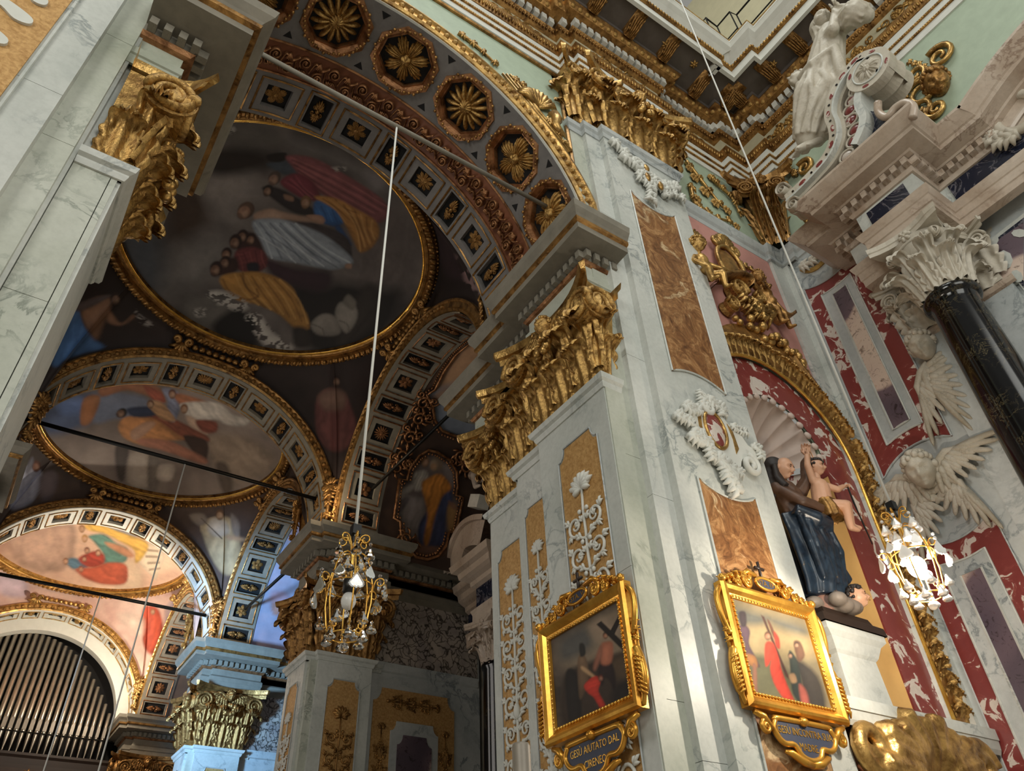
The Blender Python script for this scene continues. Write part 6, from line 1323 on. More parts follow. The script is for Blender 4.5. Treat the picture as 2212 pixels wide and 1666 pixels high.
# pedestal and statue of a veiled woman holding a child
ped_ = thing('statue_pedestal', 'white veined marble pedestal inside the niche', 'pedestal', (6.52, 4.12, 3.52))
b = MB(); sq = lambda h, d: [(6.52-h, 4.12+d), (6.52-h, 4.12-d), (6.52+h, 4.12-d), (6.52+h, 4.12+d)]
b.ring([[(x, y, z) for x, y in sq(h, d)] for h, d, z in ((.33, .20, 3.52), (.33, .20, 3.58), (.30, .18, 3.60), (.28, .17, 4.02), (.31, .19, 4.05), (.36, .22, 4.15), (.43, .25, 4.20), (.43, .25, 4.26))]); b.f.append((len(b.v)-4, len(b.v)-3, len(b.v)-2, len(b.v)-1)); obj('block', b, M['white_marble'], ped_)
b = MB(); b.ring([[(x, y, z) for x, y in sq(h, d)] for h, d, z in ((.46, .27, 4.26), (.45, .26, 4.34), (.36, .22, 4.37), (.34, .2, 4.43))]); b.f.append((len(b.v)-4, len(b.v)-3, len(b.v)-2, len(b.v)-1)); obj('wooden_base', b, M['wood_dark'], ped_)
mad = thing('madonna_statue', 'painted wooden statue of a veiled woman in dark blue cloak with raised hand in niche', 'statue', (6.5, 4.12, 4.43))
def robe(secs, nfold, amp, n=48, seed=0, top=True):
    """lofted garment: sections (x,y,z,rx,ry,fold)"""
    b = MB(); S_ = np.array(secs, float); m = len(S_); K = 5
    Z = np.interp(np.linspace(0, m-1, (m-1)*K+1), range(m), range(m)); C_ = np.stack([np.interp(Z, range(m), S_[:, i]) for i in range(6)], 1)
    def fn(u, w):
        i = int(round(u*(len(C_)-1))); x, y, z, rx, ry, fo = C_[i]; a = 2*pi*w
        k = 1+fo*amp*(.6*sin(nfold*a+seed+z*3)+.4*sin((nfold*1.6)*a+z*5+1)); return (x+rx*k*cos(a), y+ry*k*sin(a), z)
    b.grid(fn, len(C_)-1, n, cv=True); b.f.append(tuple(range(n))[::-1]); b.f.append(tuple(range(len(b.v)-n, len(b.v)))); return b
ox, oy = 6.48, 4.10
b = robe([(ox+.02, oy, 4.44, .22, .18, 1), (ox+.02, oy, 4.62, .2, .17, 1), (ox+.01, oy, 4.85, .19, .17, .8), (ox, oy, 5.1, .17, .15, .5)], 8, .13, 56); remesh(obj('rose_gown', b, M['gown_rose'], mad, smooth=True), .016, 2)
b = robe([(ox-.05, oy, 4.60, .24, .19, 1.2), (ox, oy-.02, 4.75, .28, .21, 1.1), (ox+.02, oy-.03, 5.0, .29, .22, .9), (ox, oy-.03, 5.3, .25, .2, .7), (ox-.02, oy, 5.52, .2, .16, .5)], 7, .16, 72)
b.tube([(ox-.2, oy-.16, 5.5), (ox, oy-.23, 5.40), (ox+.18, oy-.21, 5.42), (ox+.28, oy-.12, 5.34)], [.06, .09, .09, .07], 10); b.tube([(ox+.2, oy-.08, 5.3), (ox+.32, oy-.06, 5.05), (ox+.44, oy-.03, 4.9), (ox+.5, oy, 4.88)], [.08, .09, .10, .03], 10)
for i in range(6): b.tube([(ox-.18+.08*i, oy-.18-.02*(i % 2), 5.42), (ox-.2+.09*i, oy-.22, 5.1), (ox-.14+.06*i, oy-.2, 4.72)], [.03, .042, .03], 8)
remesh(obj('blue_cloak', b, M['blue_cloak'], mad, smooth=True), .014, 2)
b = MB(); b.caps((ox, oy, 5.45), (ox-.02, oy, 5.82), .17, .15, 14); b.caps((ox-.16, oy, 5.84), (ox+.14, oy, 5.84), .085, .085); b.caps((ox-.02, oy, 5.86), (ox-.02, oy-.01, 5.98), .06, .055)
b.caps((ox+.15, oy-.02, 5.82), (ox+.20, oy-.16, 5.98), .07, .06); b.caps((ox+.20, oy-.16, 5.98), (ox+.26, oy-.2, 6.2), .065, .075); b.caps((ox-.15, oy-.02, 5.82), (ox-.1, oy-.2, 5.6), .07, .06); b.caps((ox-.1, oy-.2, 5.6), (ox+.16, oy-.24, 5.56), .06, .05)
drape(b, [((ox, oy, 5.45), .17), ((ox-.02, oy, 5.82), .15)], 11, .02); drape(b, [((ox+.15, oy-.02, 5.82), .07), ((ox+.20, oy-.16, 5.98), .062), ((ox+.26, oy-.2, 6.2), .075)], 7, .016); drape(b, [((ox-.1, oy-.2, 5.6), .06), ((ox+.16, oy-.24, 5.56), .05)], 6, .014)
remesh(obj('brown_gown', b, M['robe_brown'], mad, smooth=True), .016, 2)
hd = put_head(mad, 'head', (ox-.03, oy-.07, 6.10), .25, 'skin', 'hair_dark', (.25, -1, -.45), hair=False)
b = MB(); b.ell((ox-.06, oy+.03, 6.14), .13, .13, .15, 14, 10); b.caps((ox-.08, oy+.06, 6.1), (ox-.1, oy+.06, 5.85), .12, .14); b.tube([(ox-.16, oy-.06, 6.12), (ox-.17, oy-.05, 5.95), (ox-.14, oy-.1, 5.82)], [.03, .04, .05], 8); remesh(obj('veil', b, M['hair_dark'], mad, smooth=True), .016, 3)
def hand(parent, wrist, fwd, palm_n, s, mat, curl=.5, name='hand'):
    """palm with four fingers and a thumb from the wrist along fwd"""
    w = Vector(wrist); f = Vector(fwd).normalized(); n_ = Vector(palm_n); n_ = (n_-f*n_.dot(f)).normalized(); t = f.cross(n_); b = MB()
    P = lambda a, c, d_: w+f*a*s+t*c*s+n_*d_*s
    b.caps(P(.02, 0, 0), P(.40, .0, 0), .16*s, .17*s); b.caps(P(.3, -.16, 0), P(.42, -.16, 0), .1*s, .1*s); b.caps(P(.3, .16, 0), P(.42, .16, 0), .1*s, .1*s)
    for i, (c, L_) in enumerate(((-.21, .36), (-.07, .46), (.07, .42), (.21, .32))):
        a0 = .45; k = curl*(1 if i > 0 else .6); p0 = P(a0, c, 0); p1 = P(a0+L_*.5*cos(k*.5), c*1.1, L_*.5*sin(k*.5)); p2 = P(a0+L_*.5*cos(k*.5)+L_*.3*cos(k*1.3), c*1.1, L_*.5*sin(k*.5)+L_*.3*sin(k*1.3)); p3 = p2+(f*cos(k*2)+n_*sin(k*2))*L_*.25*s
        b.tube([p0, p1, p2, p3], [.075*s, .068*s, .06*s, .042*s], 7)
    b.tube([P(.1, -.16, .02), P(.25, -.33, .1), P(.42, -.36, .18)], [.08*s, .07*s, .045*s], 7)
    return remesh(obj(name, b, M[mat], parent, smooth=True), .006 if s < .3 else .01, 1)
b = MB(); b.caps((ox+.26, oy-.2, 6.2), (ox+.28, oy-.22, 6.28), .034, .03); remesh(obj('forearm', b, M['skin'], mad, smooth=True), .01, 1)
hand(mad, (ox+.28, oy-.22, 6.29), (-.05, -.1, 1), (-.6, -.7, 0), .18, 'skin', .9)
b = MB(); b.tube([(ox+.30, oy-.25, 6.40), (ox+.34, oy-.25, 6.1), (ox+.30, oy-.24, 5.85), (ox+.26, oy-.24, 6.1), (ox+.29, oy-.25, 6.38)], .006, 5); obj('rosary', b, M['bronze_gold'], mad)
# the child
kid = thing('child_statue', 'painted statue of a bare child on the left arm holding a rosary', 'statue', (6.72, 3.86, 5.6))
kx, ky = 6.74, 3.86
b = MB(); b.caps((kx-.02, ky+.02, 5.66), (kx, ky, 5.86), .105, .10, 14); b.caps((kx-.08, ky, 5.92), (kx+.09, ky, 5.92), .05, .05); b.caps((kx, ky, 5.93), (kx+.01, ky, 6.02), .042, .042)
b.caps((kx-.09, ky, 5.93), (kx-.14, ky-.03, 6.08), .042, .038); b.caps((kx-.14, ky-.03, 6.08), (kx-.12, ky-.05, 6.2), .036, .03); b.caps((kx+.10, ky, 5.92), (kx+.21, ky-.07, 5.86), .042, .038); b.caps((kx+.21, ky-.07, 5.86), (kx+.31, ky-.09, 5.92), .036, .028)
b.caps((kx+.04, ky-.02, 5.62), (kx+.19, ky-.11, 5.64), .07, .06); b.caps((kx+.19, ky-.11, 5.64), (kx+.20, ky-.08, 5.42), .058, .042); b.caps((kx+.20, ky-.08, 5.40), (kx+.27, ky-.12, 5.385), .034, .026); b.caps((kx-.04, ky-.02, 5.62), (kx+.08, ky-.16, 5.58), .07, .058); b.caps((kx+.08, ky-.16, 5.58), (kx+.10, ky-.12, 5.36), .055, .04); b.caps((kx+.10, ky-.12, 5.34), (kx+.17, ky-.15, 5.32), .034, .026)
remesh(obj('body', b, M['skin'], kid, smooth=True), .012, 2)
put_head(kid, 'head', (kx+.03, ky-.02, 6.11), .20, 'skin', 'hair_dark', (.35, -1, -.2), seed=5)
hand(kid, (kx-.12, ky-.05, 6.21), (.02, -.05, 1), (.4, -1, 0), .10, 'skin', .5); hand(kid, (kx+.32, ky-.09, 5.93), (1, -.2, .25), (0, -.3, -1), .10, 'skin', .9)
b = robe([(kx, ky-.02, 5.46, .13, .11, 1), (kx, ky-.02, 5.58, .13, .11, 1), (kx-.01, ky, 5.68, .11, .10, .6)], 8, .15, 40); obj('loin_cloth', b, M['dull_gold'], kid, smooth=True)
b = MB(); b.tube([(kx+.36, ky-.11, 5.92), (kx+.37, ky-.11, 5.7), (kx+.40, ky-.1, 5.45), (kx+.43, ky-.1, 5.25), (kx+.41, ky-.1, 5.5), (kx+.35, ky-.11, 5.72), (kx+.35, ky-.11, 5.9)], .006, 5); obj('rosary', b, M['iron'], kid)
# cherub heads and clouds at the feet
fc = thing('feet_cherub', 'painted cherub head on grey clouds at the feet of the veiled woman', 'statue', (6.7, 3.95, 4.43))
b = MB(); R_ = random.Random(6)
for i in range(16): b.ell((6.5+R_.uniform(-.28, .32), 3.98+R_.uniform(-.12, .12), 4.47+R_.uniform(0, .07)), .10, .09, .07, 10, 7)
remesh(obj('clouds', b, M['cloud_grey'], fc, smooth=True), .016, 2)
put_head(fc, 'cherub_head', (6.74, 3.88, 4.62), .22, 'skin', 'hair_dark', (.5, -.9, 0), seed=6)

# gilt cartouche with putti on the pink field
gc = thing('gilt_cartouche', 'gilt cartouche with oval shield, scrolls and garlands on the pink field over the niche', 'cartouche', (6.6, 3.9, 8.0))
S3 = lambda x, y, yy=3.9: onY(1440+x/4.166, 460+y/4.166, yy)
PC = lambda x, z, q: (x, 3.985-q, z)
def S3p(*p): return [tuple(S3(x, y, 3.95)[[0, 2]]) for x, y in p]
c4 = S3(575, 470); b = MB(); b.ell((c4[0], 3.93, c4[2]), .22, .06, .32, 24, 10, Matrix.Rotation(rad(0), 3, 'Y')); obj('oval_shield', b, M['dull_gold'], gc, smooth=True)
b = MB(); b.tube([(c4[0]+.25*cos(t), 3.89, c4[2]+.36*sin(t)) for t in np.linspace(0, 2*pi, 30)[:-1]], .035, 8, closed=True); obj('shield_rim', b, M['gold'], gc, smooth=True)
b = MB()
for k in range(7): a = rad(30+k*20); b.tube([(c4[0], 3.92, c4[2]+.36), (c4[0]+.14*cos(a), 3.87, c4[2]+.36+.2*sin(a)), (c4[0]+.17*cos(a), 3.9, c4[2]+.36+.27*sin(a))], [.03, .05, .025], 7)
for s in (-1, 1): b.tube([(x, 3.88, z) for x, z in spiral(c4[0]+s*.17, c4[2]+.38, .09, 1.4, -pi/2, s, 18, .2)], .035, 7)
obj('crown_shell', b, M['gold'], gc, smooth=True)
def gribbon(pts, w, name, mat='dull_gold', dep=.2):
    P = smooth_poly(S3p(*pts), 6, False); b = MB(); b.ring([[PC(x, z, .02) for x, z in P], [PC(x, z, dep) for x, z in P], [PC(x, z+w, dep) for x, z in P], [PC(x, z+w, .02) for x, z in P]], closed=False); return obj(name, b, M[mat], gc, smooth=True)
gribbon([(360, 720), (430, 650), (520, 640), (600, 640), (680, 690), (680, 750)], .05, 'scroll_ribbon', dep=.26); gribbon([(800, 750), (850, 830), (920, 930), (1010, 1010), (1070, 980)], .06, 'scroll_ribbon', dep=.24); gribbon([(980, 1190), (1060, 1300), (1150, 1420), (1290, 1600)], .05, 'scroll_ribbon', dep=.16)
for (x, y, r, s) in ((625, 720, .17, 1), (800, 800, .12, -1), (560, 850, .12, -1)):
    q = S3(x, y); inst('scroll', lib('volute', volute, 'gold'), frame_m((q[0], 3.84, q[2]), (s, 0, 0), (0, 1, 0), (0, 0, 1), r, .3, r), gc)
b = MB(); leafy(b, PC, S3p((690, 820), (740, 920), (800, 970), (850, 940)), .08, .2); leafy(b, PC, S3p((600, 800), (680, 950), (790, 990)), .06, .22); obj('acanthus_spray', b, M['gold'], gc, smooth=True)
b = MB(); R_ = random.Random(9)
for x, y in [(620+i*28+R_.uniform(-15, 15), 960+i*17+R_.uniform(-35, 35)) for i in range(16)] + [(1080+i*22+R_.uniform(-15, 15), 1240+i*28+R_.uniform(-20, 20)) for i in range(8)]:
    q = S3(x, y); s = R_.uniform(.04, .075); b.ell((q[0], 3.9-R_.uniform(0, .08), q[2]), s, s, s, 8, 6)
obj('fruit_garland', b, M['gold'], gc, smooth=True, kind='stuff')
b = MB()
P = smooth_poly([(NX+1.22*cos(t), NZ+1.22*sin(t)) for t in np.linspace(.55, 1.9, 12)], 2, False)
b.grid(lambda u, w: PC(max(5.8, NX+(1.46+.36*w*sin(pi*u))*cos(.45+1.75*u)), NZ+(1.46+.36*w*sin(pi*u))*sin(.45+1.75*u), .07+.05*(1-w)), 26, 4); obj('diapered_hood', b, M['dull_gold'], gc, smooth=True)
for pts, r in (((215, 170), (270, 210), (320, 250)), .05), (((650, 460), (730, 490), (840, 560), (940, 680)), .035): b = MB(); leafy(b, PC, S3p(*pts), r, .05); obj('leaf_spray', b, M['gold'], gc, smooth=True)
def putto(name, label, base, lean, arm, legs, size=.55, mat='gold', faced=(0, -1, 0)):
    t = thing(name, label, 'statue', base, 'gilt putti'); p = Vector(base); s = size; b = MB()
    up = Vector((lean, -.1, 1)).normalized(); ch = p+up*.32*s
    b.caps(p, ch, .13*s, .14*s, 12); b.ell(p+up*.08*s+Vector((0, -.05*s, 0)), .14*s, .13*s, .13*s); sx = Vector((1, 0, 0)); nk = ch+up*.2*s
    b.caps(ch-sx*.12*s, ch+sx*.12*s, .08*s, .08*s); b.caps(ch, nk, .06*s, .055*s)
    for sgn_, (e, w) in zip((-1, 1), arm):
        a0 = ch+sx*.17*s*sgn_; b.caps(a0, a0+Vector(e)*s, .062*s, .052*s); b.caps(a0+Vector(e)*s, a0+(Vector(e)+Vector(w))*s, .052*s, .038*s); h_ = a0+(Vector(e)+Vector(w))*s
        for k in range(4): b.caps(h_+Vector((.02*(k-1.5)*s, 0, 0)), h_+Vector(w).normalized()*.09*s+Vector((.028*(k-1.5)*s, -.02*s, 0)), .018*s, .013*s, 6)
    for sgn_, (e, w) in zip((-1, 1), legs):
        a0 = p+sx*.09*s*sgn_; b.caps(a0, a0+Vector(e)*s, .10*s, .075*s); b.caps(a0+Vector(e)*s, a0+(Vector(e)+Vector(w))*s, .075*s, .048*s); f_ = a0+(Vector(e)+Vector(w))*s; b.caps(f_, f_+Vector((.02, -.12, -.03))*s, .045*s, .032*s)
    remesh(obj('body', b, M[mat], t, smooth=True), .014, 2)
    put_head(t, 'head', nk+up*.16*s, .36*s, mat, mat, faced, seed=int(abs(base[0]*10)) % 5+1)
    return t
q = S3(345, 560, 3.85); putto('gilt_putto', 'gilt putto left of the oval shield, reaching to its rim', tuple(q), -.15, (((-.1, -.05, -.2), (.1, -.1, -.15)), ((.22, -.1, -.08), (.16, -.02, .02))), (((-.05, -.2, -.1), (0, .0, -.28)), ((.1, -.22, -.05), (.05, .05, -.28))), .72, 'gold', (.6, -1, -.2))
q = S3(930, 850, 3.85); putto('gilt_putto', 'gilt putto right of the oval shield, both arms stretched up to it', tuple(q), -.25, (((-.25, -.05, .1), (-.18, 0, .1)), ((-.15, -.1, -.05), (-.2, -.05, .05))), (((.05, -.15, -.2), (.1, .05, -.25)), ((.15, -.1, -.15), (.1, .05, -.25))), .70, 'dull_gold', (-.6, -1, .1))
# gilt leaf cluster on the green field beside the capital
gl_ = thing('green_field_garland', 'gilt flower garland on the green field between the huge capital and the corner', 'ornament', (6.7, 3.95, 10.9))
for (px, py, r) in ((1500, 385, .10), (1522, 415, .12), (1545, 440, .10), (1505, 430, .09), (1570, 455, .10), (1535, 385, .08), (1590, 490, .08), (1488, 365, .08)):
    q = onY(px, py, 3.97); inst('flower', lib('ros5b', lambda: rosette(6, 2), 'gold'), frame_m(q, (1, 0, 0), (0, 0, 1), (0, -1, 0), r, r, .12), gl_)
b = MB()
for pts in (((1480, 350), (1520, 400), (1560, 450)), ((1500, 440), (1540, 470), (1580, 480)), ((1530, 380), (1550, 400), (1580, 430), (1600, 470)), ((1490, 400), (1500, 440), (1530, 460))):
    leafy(b, PC, [tuple(onY(x, y, 3.97)[[0, 2]]) for x, y in pts], .045, .05)
obj('leaves', b, M['gold'], gl_, smooth=True)
# gilded rocaille shell under the niche sill
rc = thing('gilt_rocaille', 'large gilded rococo shell under the niche sill at the bottom edge', 'ornament', (6.9, 3.8, 2.6))
b = MB(); c5 = (6.75, 3.0)
for i in range(13):
    a = rad(-15+i*17.5); L_ = .42+.06*(i % 2); b.tube([(c5[0], 3.86, c5[1]-.1), (c5[0]+.5*L_*cos(a)*1.5, 3.74, c5[1]+.5*L_*sin(a)), (c5[0]+L_*cos(a)*1.5, 3.72, c5[1]+L_*sin(a)), (c5[0]+L_*1.1*cos(a)*1.5, 3.78, c5[1]+L_*1.1*sin(a))], [.06, .12, .11, .05], 8)
for sx_ in (-1, 1): b.tube([(x, 3.74, z) for x, z in spiral(c5[0]+sx_*.78, c5[1]+.15, .22, 1.5, 0, sx_, 22, .2)], .07, 8)
b.ell((c5[0], 3.82, c5[1]), .6, .08, .42, 20, 10); remesh(obj('shell', b, M['gold'], rc, smooth=True), .02, 2)

# marble statue group above the volute: veiled woman praying, putto at her knee
PXs = lambda px, py, x: Vector(onX(1400+px/2.724, py/2.724, x))
ws = thing('praying_statue', 'white marble statue of a veiled woman with joined hands reclining on the volute', 'statue', (7.0, 2.1, 10.6))
sx_ = 6.9; H_ = PXs(1030, 140, sx_); b = MB()
sh = PXs(1075, 210, sx_); hip = PXs(1040, 430, sx_+.05); kn = PXs(965, 560, sx_-.1); ft = PXs(935, 820, sx_-.05); kn2 = PXs(1080, 540, sx_+.05); ft2 = PXs(990, 800, sx_+.05)
b.caps(hip, sh, .26, .2, 16); b.caps(sh+Vector((0, .15, 0)), sh-Vector((0, .15, 0)), .13, .13); b.caps(sh, H_, .08, .08); b.caps(hip, kn, .24, .2, 14); b.caps(kn, ft, .2, .15, 14); b.caps(hip, kn2, .24, .2, 14); b.caps(kn2, ft2, .2, .16, 14)
hnd = PXs(1100, 60, sx_-.15); el = PXs(1215, 75, sx_-.1); el2 = PXs(1090, 170, sx_-.2)
b.caps(sh-Vector((0, .2, 0)), el, .15, .16); b.caps(el, hnd, .13, .05); b.caps(sh+Vector((0, .1, 0)), el2, .11, .09); b.caps(el2, hnd, .08, .045); b.caps(el, PXs(1280, 90, sx_), .18, .12)
drape(b, [(hip, .25), (kn, .22), (ft, .17)], 13, .042, .3); drape(b, [(hip, .25), (kn2, .22), (ft2, .18)], 13, .042, 1.1); drape(b, [(sh, .19), (hip, .26)], 14, .03, .2, .15); drape(b, [(sh-Vector((0, .2, 0)), .15), (el, .17), (PXs(1280, 90, sx_), .14)], 9, .03); drape(b, [(el, .14), (hnd, .06)], 7, .022)
b.tube([hip+Vector((-.2, .25, .05)), hip+Vector((-.28, 0, -.05)), hip+Vector((-.15, -.3, .05)), kn2+Vector((-.1, -.25, 0)), ft2+Vector((0, -.25, .1))], [.06, .08, .08, .09, .05], 10)
remesh(obj('body', b, M['statue_marble'], ws, smooth=True), .017, 2)
put_head(ws, 'head', H_+Vector((-.04, -.03, 0)), .34, 'statue_marble', 'statue_marble', (-.8, -.7, -.15), hair=False)
b = MB(); b.ell(H_+Vector((.06, .06, .05)), .17, .17, .19, 14, 10); drape(b, [(H_+Vector((.06, .05, .05)), .16), (sh+Vector((.05, .1, -.1)), .16)], 9, .025); b.caps(H_+Vector((.08, .08, -.05)), sh+Vector((.05, .12, -.1)), .15, .14); remesh(obj('veil', b, M['statue_marble'], ws, smooth=True), .02, 3)
hand(ws, hnd-Vector((0, 0, .05)), (0, .02, 1), (0, 1, 0), .24, 'statue_marble', .1); hand(ws, hnd-Vector((.02, .06, .05)), (0, .05, 1), (0, -1, 0), .24, 'statue_marble', .1)
for f0 in (ft, ft2-Vector((0, 0, .0))):
    b = MB(); b.caps(f0-Vector((0, 0, .12)), f0+Vector((-.16, .10, -.24)), .07, .05)
    for k in range(5): b.caps(f0+Vector((-.13+.012*k, .05+.03*k, -.24)), f0+Vector((-.2+.012*k, .08+.035*k, -.27)), .022, .016, 6)
    remesh(obj('foot', b, M['statue_marble'], ws, smooth=True), .012, 1)
wp = thing('marble_putto', 'small white marble putto leaning at the knee of the praying statue', 'statue', tuple(PXs(900, 700, 6.85)))
hp = PXs(885, 470, 6.8); b = MB(); tr = PXs(930, 560, 6.85); b.caps(tr, hp-Vector((0, 0, .2)), .14, .11, 12); b.caps(tr, PXs(890, 640, 6.75), .10, .08); b.caps(PXs(890, 640, 6.75), PXs(885, 740, 6.78), .08, .055); b.caps(PXs(885, 740, 6.78), PXs(860, 755, 6.7), .05, .04); b.caps(hp-Vector((0, -.06, .2)), PXs(870, 570, 6.7), .06, .05); b.caps(PXs(870, 570, 6.7), PXs(930, 540, 6.65), .05, .04); b.caps(hp-Vector((0, 0, .2)), hp, .06, .06)
remesh(obj('body', b, M['statue_marble'], wp, smooth=True), .018, 2); put_head(wp, 'head', hp, .30, 'statue_marble', 'statue_marble', (-.7, .4, .35), seed=7)
# ------------------------------------------------------------------ stations of the cross
def lettering(parent, text, P, ex, ez, n_, size, mat='bright_gold', sx=1.0, arch=0):
    cu = bpy.data.curves.new('lettering', 'FONT'); cu.body = text; cu.size = size; cu.align_x = 'CENTER'; cu.align_y = 'CENTER'; cu.extrude = .002; cu.resolution_u = 2
    t = bpy.data.objects.new('tmp', cu); COL.objects.link(t); bpy.context.view_layer.update()
    me = bpy.data.meshes.new_from_object(t.evaluated_get(bpy.context.evaluated_depsgraph_get())); bpy.data.objects.remove(t)
    me.materials.clear(); me.materials.append(M[mat])
    return inst('lettering', me, frame_m(P, ex, ez, n_, sx, 1, 1), parent)
def station(label, plabel, c, ex, ey, w, h, shapes, base, title, text, seed, tilt=0.0):
    c, ex, ey = Vector(c), Vector(ex), Vector(ey); ez = Vector((0, 0, 1)); n_ = -ey
    P = lambda u, v, q: c+ex*u+ez*v+n_*(q+tilt*(v+h/2))
    t = thing('framed_painting', label, 'painting', tuple(c), 'stations of the cross')
    b = MB(); rect = lambda k, q: [P(-w/2+k, -h/2+k, q), P(w/2-k, -h/2+k, q), P(w/2-k, h/2-k, q), P(-w/2+k, h/2-k, q)]
    b.ring([rect(k, q) for k, q in ((0, .0), (0, .07), (.015, .095), (.035, .10), (.06, .085), (.085, .06), (.10, .055), (.105, .065), (.118, .06), (.12, .03))]); fr = obj('frame', b, M['frame_gold'], t)
    b = MB(); k = .106
    for (u0, v0, u1, v1) in ((-1, -1, 1, -1), (1, -1, 1, 1), (1, 1, -1, 1), (-1, 1, -1, -1)):
        a, d_ = Vector((u0*(w/2-k), v0*(h/2-k))), Vector((u1*(w/2-k), v1*(h/2-k))); m = int((d_-a).length/.035)
        for i in range(m): q = a+(d_-a)*(i+.5)/m; b.ell(P(q.x, q.y, .062), .013, .013, .013, 6, 4)
    obj('bead_edge', b, M['bright_gold'], fr, smooth=True, kind='stuff')
    b = MB(); b.grid(lambda u, v: P(-w/2+.115+(w-.23)*u, -h/2+.115+(h-.23)*v, .04), 110, 90); obj('canvas', b, M['oil_paint'], t, cols=paint_px(to_pix(np.array(b.v)), shapes, base, 1.0, seed))
    # crest with small blue plaque
    for s in (-1, 1):
        b = MB(); leafy(b, P, [(s*w*.13, h/2+.09), (s*w*.25, h/2+.12), (s*w*.36, h/2+.05), (s*w*.47, h/2+.02)], .028, .06)
        b.tube([P(x, z, .07) for x, z in spiral(s*w*.2, h/2+.06, .055, 1.5, pi/2, -s, 18, .2)], .018, 7); b.tube([P(x, z, .07) for x, z in spiral(s*w*.31, h/2+.03, .04, 1.4, pi/2, s, 16, .2)], .015, 7)
        b.tube([P(s*w*.08, h/2+.15, .06), P(s*w*.18, h/2+.16, .07), P(s*w*.24, h/2+.12, .06)], [.02, .025, .012], 7); obj('crest', b, M['frame_gold'], t, smooth=True)
        b = MB(); b.ell(P(s*(w/2-.02), h/2+.02, .08), .035, .035, .035, 8, 6); obj('corner_knob', b, M['frame_gold'], t, smooth=True)
    b = MB(); b.prism([(.115*cos(a), h/2+.085+.045*sin(a)) for a in np.linspace(0, 2*pi, 25)[:-1]], P, .05, .075); pl = obj('small_plaque', b, M['plaque_blue'], t)
    b = MB(); b.tube([P(.122*cos(a), h/2+.085+.052*sin(a), .075) for a in np.linspace(0, 2*pi, 25)[:-1]], .014, 6, closed=True); obj('plaque_rim', b, M['frame_gold'], pl, smooth=True)
    lettering(pl, title, P(0, h/2+.085, .077), ex, ez, n_, .062)
    b = MB(); b.tube([P(0, h/2+.13, .05), P(0, h/2+.30, .05)], .014, 6); b.tube([P(-.055, h/2+.24, .05), P(.055, h/2+.24, .05)], .014, 6); obj('cross', b, M['wood_dark'], t, smooth=True)
    # side foliage
    for s in (-1, 1):
        b = MB(); b.tube([P(x, z, .05) for x, z in smooth_poly([(s*(w/2-.01), h*.46), (s*(w/2+.055), h*.36), (s*(w/2+.05), h*.2), (s*(w/2+.0), h*.05)], 5, False)], [.016, .02, .024, .026, .026]+[.024]*11, 8); leafy(b, P, [(s*(w/2+.005), h*.18), (s*(w/2+.03), h*.05), (s*(w/2+.0), -h*.08)], .02, .06); obj('side_scroll', b, M['frame_gold'], t, smooth=True)
        b = MB(); b.tube([P(x, z, .05) for x, z in smooth_poly([(s*(w/2+.0), -h*.05), (s*(w/2+.035), -h*.15), (s*(w/2+.05), -h*.3), (s*(w/2+.0), -h*.48)], 5, False)], [.014]+[.034]*12+[.02]*3, 8)
        for i in range(9): z = -h*(.13+.033*i); b.tube([P(s*(w/2-.005), z+.02, .07), P(s*(w/2+.04), z, .09), P(s*(w/2+.07), z-.03, .06)], [.01, .014, .008], 6)
        obj('side_foliage', b, M['frame_gold'], t, smooth=True)
    # lower plaque
    z0 = -h/2-.15; sh = [(-.30, z0+.08), (-.26, z0+.10), (.26, z0+.10), (.30, z0+.08), (.33, z0+.03), (.30, z0-.03), (.24, z0-.06), (.15, z0-.06), (.10, z0-.12), (0, z0-.145), (-.10, z0-.12), (-.15, z0-.06), (-.24, z0-.06), (-.30, z0-.03), (-.33, z0+.03)]
    shs = smooth_poly(sh, 4); b = MB(); b.prism(shs, P, .02, .06); pl = obj('title_plaque', b, M['plaque_blue'], t)
    b = MB(); b.tube([P(x*1.03, z0+(z-z0)*1.08, .06) for x, z in shs], .022, 7, closed=True); obj('plaque_rim', b, M['frame_gold'], pl, smooth=True)
    for s in (-1, 1):
        b = MB(); b.tube([P(s*.36, z0+.02, .05), P(s*.42, z0+.1, .06), P(s*.5, z0+.13, .05)], [.03, .028, .02], 8); b.tube([P(x, z, .06) for x, z in spiral(s*.42, z0+.03, .05, 1.4, pi/2, -s, 16, .2)], .018, 7); obj('scroll_bracket', b, M['frame_gold'], t, smooth=True)
        b = MB(); b.tube([P(s*.0, z0-.18, .05), P(s*.1, z0-.17, .06), P(s*.2, z0-.12, .05), P(s*.25, z0-.11, .04)], [.03, .03, .025, .012], 8); obj('lower_scroll', b, M['frame_gold'], t, smooth=True)
    b = MB(); b.ell(P(0, z0+.11, .07), .05, .04, .035, 8, 6); obj('boss', b, M['frame_gold'], t, smooth=True)
    for i, (tx, dz) in enumerate(text): lettering(pl, tx, P(0, z0+dz, .062), ex, ez, n_, .075, sx=.82)
    return t
ZL = lambda *p: [(1170+x/3.8214, 1230+y/3.8214) for x, y in p]; ZR = lambda *p: [(1510+x/3.5, 1190+y/3.5) for x, y in p]
fc_ = lambda Z, x, y, r, s, hc: face(*Z((x, y))[0], r, s, hc)
